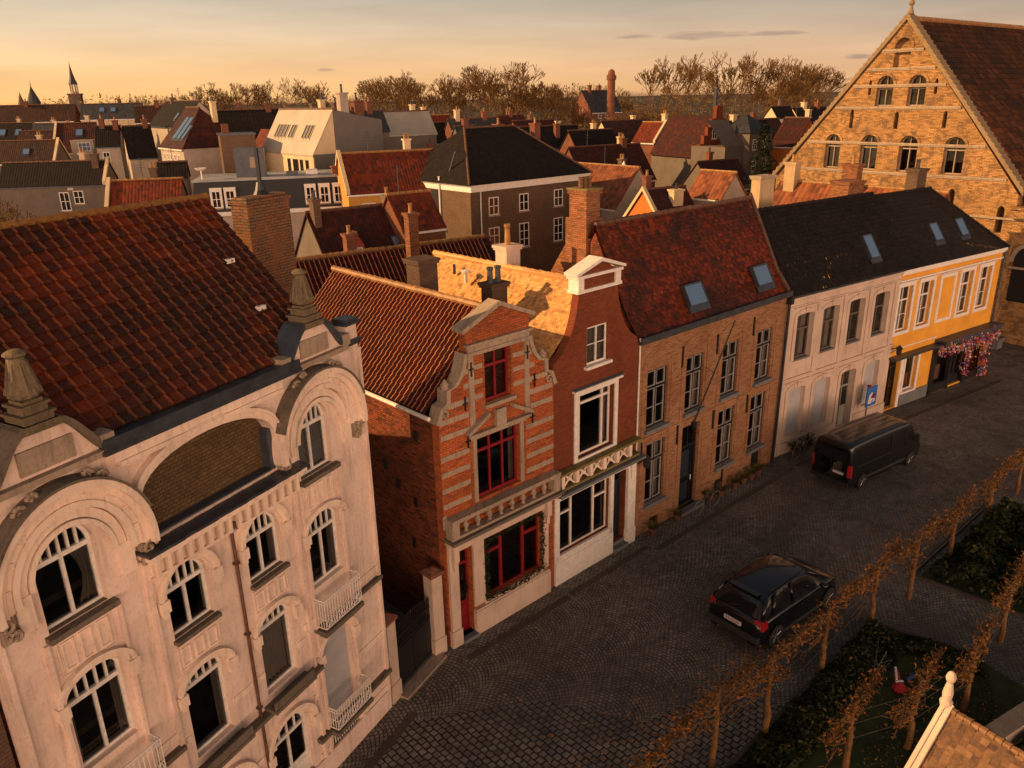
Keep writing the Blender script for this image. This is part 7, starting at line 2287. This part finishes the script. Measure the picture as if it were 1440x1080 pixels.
def surf(name, rows, mat, par, mirror=True, subd=2, thick=0, crease=None):
    """rows: stations from rear to front, each a list of (x, y, z) from sill to centre line"""
    n = len(rows[0])
    vs, fs = [], []
    for r in rows:
        vs += [V(p) for p in r]
    if mirror:
        m0 = len(vs)
        for r in rows:
            vs += [V((p[0], -p[1], p[2])) for p in r]
    for i in range(len(rows) - 1):
        for j in range(n - 1):
            a, b, c, d = i * n + j, i * n + j + 1, (i + 1) * n + j + 1, (i + 1) * n + j
            fs.append((a, d, c, b))
            if mirror: fs.append((m0 + a, m0 + b, m0 + c, m0 + d))
    me = bpy.data.meshes.new(name)
    me.from_pydata(vs, [], fs)
    me.materials.append(mat)
    bm = bmesh.new(); bm.from_mesh(me)
    bmesh.ops.remove_doubles(bm, verts=bm.verts, dist=.002)
    bmesh.ops.recalc_face_normals(bm, faces=bm.faces)
    for f in bm.faces: f.smooth = True
    bm.to_mesh(me); bm.free()
    o = link(name, me, par)
    o.location = (0, 0, 0)
    s = o.modifiers.new('sub', 'SUBSURF'); s.levels = subd; s.render_levels = subd
    if thick:
        t = o.modifiers.new('sol', 'SOLIDIFY'); t.thickness = thick; t.offset = 1
    return o


def wheel(par, x, y, r, w):
    s = 1 if y > 0 else -1
    f = Frame(0, 0, 90)
    def ringy(mb, prof, k=28):
        for (r0, y0), (r1, y1) in zip(prof, prof[1:]):
            for i in range(k):
                a, b = 2 * math.pi * i / k, 2 * math.pi * (i + 1) / k
                mb.poly([(x + r0 * math.cos(a), y + s * y0, r + r0 * math.sin(a)), (x + r0 * math.cos(b), y + s * y0, r + r0 * math.sin(b)),
                         (x + r1 * math.cos(b), y + s * y1, r + r1 * math.sin(b)), (x + r1 * math.cos(a), y + s * y1, r + r1 * math.sin(a))])
    mb = MB(); ringy(mb, [(r * .62, -w / 2), (r * .96, -w / 2), (r, -w / 2 + .03), (r, w / 2 - .03), (r * .96, w / 2), (r * .68, w / 2), (r * .66, w / 2 - .02)])
    wh = mb.build('wheel', M_tyre, par, smooth=True)
    wh.location = (0, 0, 0)
    mb = MB(); ringy(mb, [(r * .68, w / 2 - .01), (r * .62, w / 2 - .02), (r * .6, w / 2 - .05)]); ringy(mb, [(r * .14, w / 2 - .005), (.0005, w / 2)])
    for i in range(5):
        a = 2 * math.pi * i / 5 + .3
        c0, c1 = V((x + r * .08 * math.cos(a), y + s * (w / 2 - .02), r + r * .08 * math.sin(a))), V((x + r * .64 * math.cos(a), y + s * (w / 2 - .03), r + r * .64 * math.sin(a)))
        mb.tube(c0, c1, .035, .045, k=6)
    mb.build('rim', M_alloy, wh).location = (0, 0, 0)
    mb = MB(); ringy(mb, [(r * .64, w / 2 - .08), (.0005, w / 2 - .08)]); mb.build('brake_disc', M_plastic, wh).location = (0, 0, 0)


def arc_lip(par, x, y, r, mat):
    mb = MB(); s = 1 if y > 0 else -1
    k = 16
    for i in range(k):
        a, b = math.pi * i / k - .15, math.pi * (i + 1) / k - .15 + (.3 if i == k - 1 else 0)
        P = lambda t, q, yy: (x + q * math.cos(t), yy, r * .95 + q * math.sin(t))
        mb.poly([P(a, r * 1.02, y), P(b, r * 1.02, y), P(b, r * 1.20, y), P(a, r * 1.20, y)])
        mb.poly([P(a, r * 1.02, y), P(b, r * 1.02, y), P(b, r * 1.02, y - s * .25), P(a, r * 1.02, y - s * .25)])
    mb.build('wheel_arch', mat, par, weld=True).location = (0, 0, 0)
    mb = MB()
    for i in range(k):
        a, b = 2 * math.pi * i / k, 2 * math.pi * (i + 1) / k
        mb.poly([(x, y + s * .003, r * .95), (x + r * 1.03 * math.cos(a), y + s * .003, r * .95 + r * 1.03 * math.sin(a)), (x + r * 1.03 * math.cos(b), y + s * .003, r * .95 + r * 1.03 * math.sin(b))])
    mb.build('wheel_well', M_tyre, par).location = (0, 0, 0)


def lbox(mb, x0, x1, y0, y1, z0, z1):
    mb.box(Frame(0, 0, 90), x0, x1, -y1, -y0, z0, z1)


# --- hatchback (x forward, rear at x=0)
car = thing('parked_car', 'glossy black hatchback parked on the cobbles beside the pleached trees', 'car')
Lc, hw = 4.1, .87
prof = [  # x, belt z, hood/shoulder z centre, half width
    (0.00, .55, .70, .62), (.03, .75, .92, .78), (.10, .86, .98, .84), (.45, .92, 1.0, .87), (1.3, .94, 1.0, .88), (2.3, .92, .98, .88), (2.9, .90, .99, .87), (3.35, .84, .92, .86), (3.75, .74, .80, .82), (3.98, .60, .66, .70), (4.08, .45, .50, .52)]
rows = []
for x, bz, cz, w in prof:
    rows.append([(x, w * .90, .22), (x, w * .99, .30), (x, w, .52), (x, w * .99, bz - .12), (x, w * .95, bz), (x, w * .80, bz + (cz - bz) * .7), (x, w * .4, cz), (x, 0, cz + .01)])
rows.insert(0, [(.0 + .02, p[1] * .8, min(p[2], .5)) for p in rows[0]])
surf('body', rows, M_carp, car)
# greenhouse
gh = [(.12, .97, .74, .97), (.30, 1.24, .66, 1.26), (.55, 1.44, .60, 1.475), (1.2, 1.50, .60, 1.54), (1.9, 1.49, .60, 1.53), (2.45, 1.40, .58, 1.44), (2.85, 1.18, .62, 1.20), (3.25, .95, .70, .97)]
rows = []
for x, z, w, cz in gh:
    rows.append([(x, .80, .92), (x, (.80 + w) / 2 + .01, (.92 + z) / 2), (x, w, z - .02), (x, w * .85, (z + cz) / 2 + .01), (x, w * .4, cz), (x, 0, cz)])
surf('windows', rows, M_cglass, car)
rf_ = [(.42, 1.36, .61, 1.40), (.6, 1.455, .60, 1.50), (1.2, 1.505, .60, 1.56), (1.9, 1.495, .60, 1.55), (2.4, 1.415, .585, 1.47)]
surf('roof', [[(x, w + .03, z - .03), (x, w + .02, z + .0), (x, w * .8, (z + cz) / 2 + .012), (x, w * .4, cz + .012), (x, 0, cz + .015)] for x, z, w, cz in rf_], M_carp, car)
for sy in (1, -1):
    for a, b, r in (((2.42, .60 * sy, 1.42), (3.2, .78 * sy, .97), .035), ((.50, .62 * sy, 1.42), (.18, .76 * sy, .96), .06), ((1.55, .63 * sy, 1.48), (1.5, .82 * sy, .96), .03), ((.85, .63 * sy, 1.46), (.6, .81 * sy, .98), .05)):
        mb = MB(); mb.tube(a, b, r, k=8); mb.build('pillar', M_carp, car, smooth=True).location = (0, 0, 0)
mb = MB()
for sy in (1, -1): mb.tube((.7, .60 * sy, 1.57), (2.2, .60 * sy, 1.56), .018)
mb.build('roof_rail', M_plastic, car).location = (0, 0, 0)
for sy in (1, -1):
    for x in (.72, 3.30): wheel(car, x, sy * .78, .31, .20); arc_lip(car, x, sy * .885, .31, M_carp)
    mb = MB(); mb.lathe((2.75, .98 * sy, 1.0), [(.0001, -.07), (.10, -.04), (.11, .04), (.0001, .09)], k=8); mb.tube((2.75, .84 * sy, .98), (2.75, .96 * sy, 1.0), .025); mb.build('mirror', M_carp, car, smooth=True).location = (0, 0, 0)
    mb = MB(); mb.hexa([(.02, .60 * sy, .70), (.10, .86 * sy, .70), (.30, .875 * sy, .74), (.10, .70 * sy, .74)], [(.06, .60 * sy, .95), (.14, .83 * sy, .96), (.30, .85 * sy, .96), (.14, .66 * sy, .97)]); mb.build('tail_lamp', M_tail, car).location = (0, 0, 0)
    mb = MB(); mb.hexa([(3.75, .80 * sy, .58), (4.02, .58 * sy, .55), (3.98, .50 * sy, .56), (3.7, .72 * sy, .60)], [(3.66, .78 * sy, .76), (3.90, .58 * sy, .70), (3.86, .50 * sy, .72), (3.6, .70 * sy, .78)]); mb.build('headlight', M_glassy if 'M_glassy' in globals() else M_alloy, car).location = (0, 0, 0)
    mb = MB(); mb.tube((1.75, .89 * sy, .82), (1.95, .89 * sy, .82), .015); mb.tube((.95, .89 * sy, .84), (1.12, .89 * sy, .84), .015); mb.build('door_handle', M_carp, car).location = (0, 0, 0)
    mb = MB(); lbox(mb, 1.05, 3.0, .862 * sy if sy > 0 else -.89, .89 * sy if sy > 0 else -.862, .24, .36); mb.build('side_trim', M_plastic, car).location = (0, 0, 0)
mb = MB(); lbox(mb, -.04, .14, -.80, .80, .34, .52); lbox(mb, -.05, .02, -.7, .7, .40, .44); mb.build('bumper', M_plastic, car, bevel=.03).location = (0, 0, 0)
mb = MB(); lbox(mb, -.056, -.03, -.72, .72, .405, .425); mb.build('bumper_strip', M_chrome, car).location = (0, 0, 0)
mb = MB(); lbox(mb, -.03, .01, -.26, .26, .62, .73); pl = mb.build('number_plate', M_plate, car); pl.location = (0, 0, 0)
mb = MB()
for i in range(7): lbox(mb, -.034, -.03, -.20 + i * .06, -.17 + i * .06, .645, .705)
mb.build('plate_characters', simple('plate_red', (.25, .02, .03), .5), pl).location = (0, 0, 0)
mb = MB(); mb.tube((.22, -.12, 1.10), (.12, .22, 1.0), .01); mb.build('wiper', M_plastic, car).location = (0, 0, 0)
mb = MB(); lbox(mb, .33, .52, -.45, .45, 1.46, 1.485); mb.build('spoiler', M_carp, car, bevel=.01).location = (0, 0, 0)
# right-hand wheels measured on the ground: rear (7.39, 18.81), front (9.57, 20.56)
p0, p1 = V((7.39, 18.81, 0)), V((9.57, 20.56, 0))
dd_ = (p1 - p0).normalized(); ss = (p1 - p0).length / 2.58
ln = V((-dd_.y, dd_.x, 0))
car.location = p0 - dd_ * .72 * ss + ln * .86 * ss
car.rotation_euler = (0, 0, math.atan2(dd_.y, dd_.x)); car.scale = (ss,) * 3

# --- van
van = thing('parked_van', 'large black panel van parked in front of the white terraced house', 'van')
pf = [(0.0, .5, 1.96, .84), (.02, .9, 2.12, .93), (.10, 1.0, 2.20, .96), (.5, 1.0, 2.26, .97), (2.5, 1.0, 2.27, .97), (4.2, 1.0, 2.25, .97), (4.5, 1.0, 2.20, .96)]
rows = [[(x, w * .97, .28), (x, w, .40), (x, w, 1.05), (x, w * .985, 1.45), (x, w * .93, tz - .32), (x, w * .88, tz - .10), (x, w * .80, tz - .02), (x, w * .4, tz), (x, 0, tz)] for x, b, tz, w in pf]
rows.insert(0, [(.03, p[1] * .6, max(.6, min(1.9, p[2]))) for p in rows[0]])
rows.insert(1, [(.005, p[1] * .985, p[2]) for p in rows[1]])
fr_pf = [(4.75, 2.02, .95, 1.12), (5.05, 1.62, .94, 1.14), (5.3, 1.22, .93, 1.12), (5.55, 1.05, .90, 1.0), (5.75, .85, .84, .84), (5.84, .6, .70, .6)]
for x, tz, w, bz in fr_pf:
    rows.append([(x, w * .97, .28), (x, w, .40), (x, w, min(.85, bz - .05)), (x, w * .98, min(1.05, tz - .1)), (x, w * .93, max(tz - .28, min(1.08, tz - .05))), (x, w * .88, tz - .06), (x, w * .8, tz - .02), (x, w * .4, tz), (x, 0, tz + .01)])
surf('body', rows, M_vanp, van)
mb = MB()
for sy in (1, -1):
    y0, y1 = (.955, .985) if sy > 0 else (-.985, -.955)
    mb.hexa([(4.15, .95 * sy, 1.18), (5.0, .93 * sy, 1.16), (5.0, .97 * sy, 1.16), (4.15, .985 * sy, 1.18)], [(4.2, .88 * sy, 1.85), (4.72, .87 * sy, 1.8), (4.72, .90 * sy, 1.8), (4.2, .92 * sy, 1.85)])
mb.build('side_window', M_cglass, van).location = (0, 0, 0)
mb = MB()
mb.hexa([(5.28, -.78, 1.2), (5.28, .78, 1.2), (5.20, .78, 1.15), (5.20, -.78, 1.15)][::-1], [(4.86, -.72, 1.93), (4.86, .72, 1.93), (4.78, .72, 1.93), (4.78, -.72, 1.93)][::-1])
mb.build('windscreen', M_cglass, van).location = (0, 0, 0)
for sy in (1, -1):
    ya, yb = (.06, .72) if sy > 0 else (-.72, -.06)
    mb = MB(); lbox(mb, -.015, .02, ya, yb, 1.35, 1.85); mb.build('rear_window', M_cglass, van).location = (0, 0, 0)
mb = MB()
for i in range(5): lbox(mb, .5, 4.3, -.62 + i * .31 - .02, -.62 + i * .31 + .02, 2.262, 2.272)
mb.build('roof_rib', M_vanp, van).location = (0, 0, 0)
mb = MB()
for sy in (1, -1):
    ya, yb = (.965, .985) if sy > 0 else (-.985, -.965)
    lbox(mb, .5, 3.0, ya, yb, 1.16, 1.2); lbox(mb, 1.25, 4.3, ya, yb, .44, .56); lbox(mb, 2.98, 3.0, ya - .003 * sy, yb - .01 * sy, .5, 2.0); lbox(mb, 4.08, 4.1, ya - .003 * sy, yb - .01 * sy, .5, 2.0)
lbox(mb, -.06, .12, -.9, .9, .30, .48); lbox(mb, -.02, .0, -.008, .008, .5, 2.0)
mb.build('side_trim', M_plastic, van).location = (0, 0, 0)
for sy in (1, -1):
    for x in (1.0, 4.75): wheel(van, x, sy * .86, .34, .22); arc_lip(van, x, sy * .975, .34, M_vanp)
    mb = MB(); a = .82 * sy; mb.hexa([(-.02, .80 * sy, .75), (.03, .955 * sy, .75), (.09, .975 * sy, .75), (.03, .82 * sy, .75)], [(-.02, .80 * sy, 1.30), (.03, .945 * sy, 1.30), (.09, .965 * sy, 1.30), (.03, .82 * sy, 1.30)]); mb.build('tail_lamp', M_tail, van).location = (0, 0, 0)
    mb = MB(); lbox(mb, 4.75, 4.87, 1.0 if sy > 0 else -1.2, 1.2 if sy > 0 else -1.0, 1.25, 1.6); mb.build('mirror', M_plastic, van, bevel=.03).location = (0, 0, 0)
    mb = MB(); mb.hexa([(5.50, .86 * sy, .72), (5.74, .62 * sy, .70), (5.70, .55 * sy, .70), (5.45, .78 * sy, .72)], [(5.40, .84 * sy, 1.0), (5.62, .62 * sy, .95), (5.56, .55 * sy, .97), (5.35, .78 * sy, 1.0)]); mb.build('headlight', M_alloy, van).location = (0, 0, 0)
mb = MB(); lbox(mb, -.035, .01, -.62, -.14, .78, .89); mb.build('number_plate', M_plate, van).location = (0, 0, 0)
p0, p1 = V((13.87, 28.25, 0)), V((16.70, 30.19, 0))
dd_ = (p1 - p0).normalized(); ss = (p1 - p0).length / 3.75
ln = V((-dd_.y, dd_.x, 0))
van.location = p0 - dd_ * 1.0 * ss + ln * .95 * ss
van.rotation_euler = (0, 0, math.atan2(dd_.y, dd_.x)); van.scale = (ss,) * 3
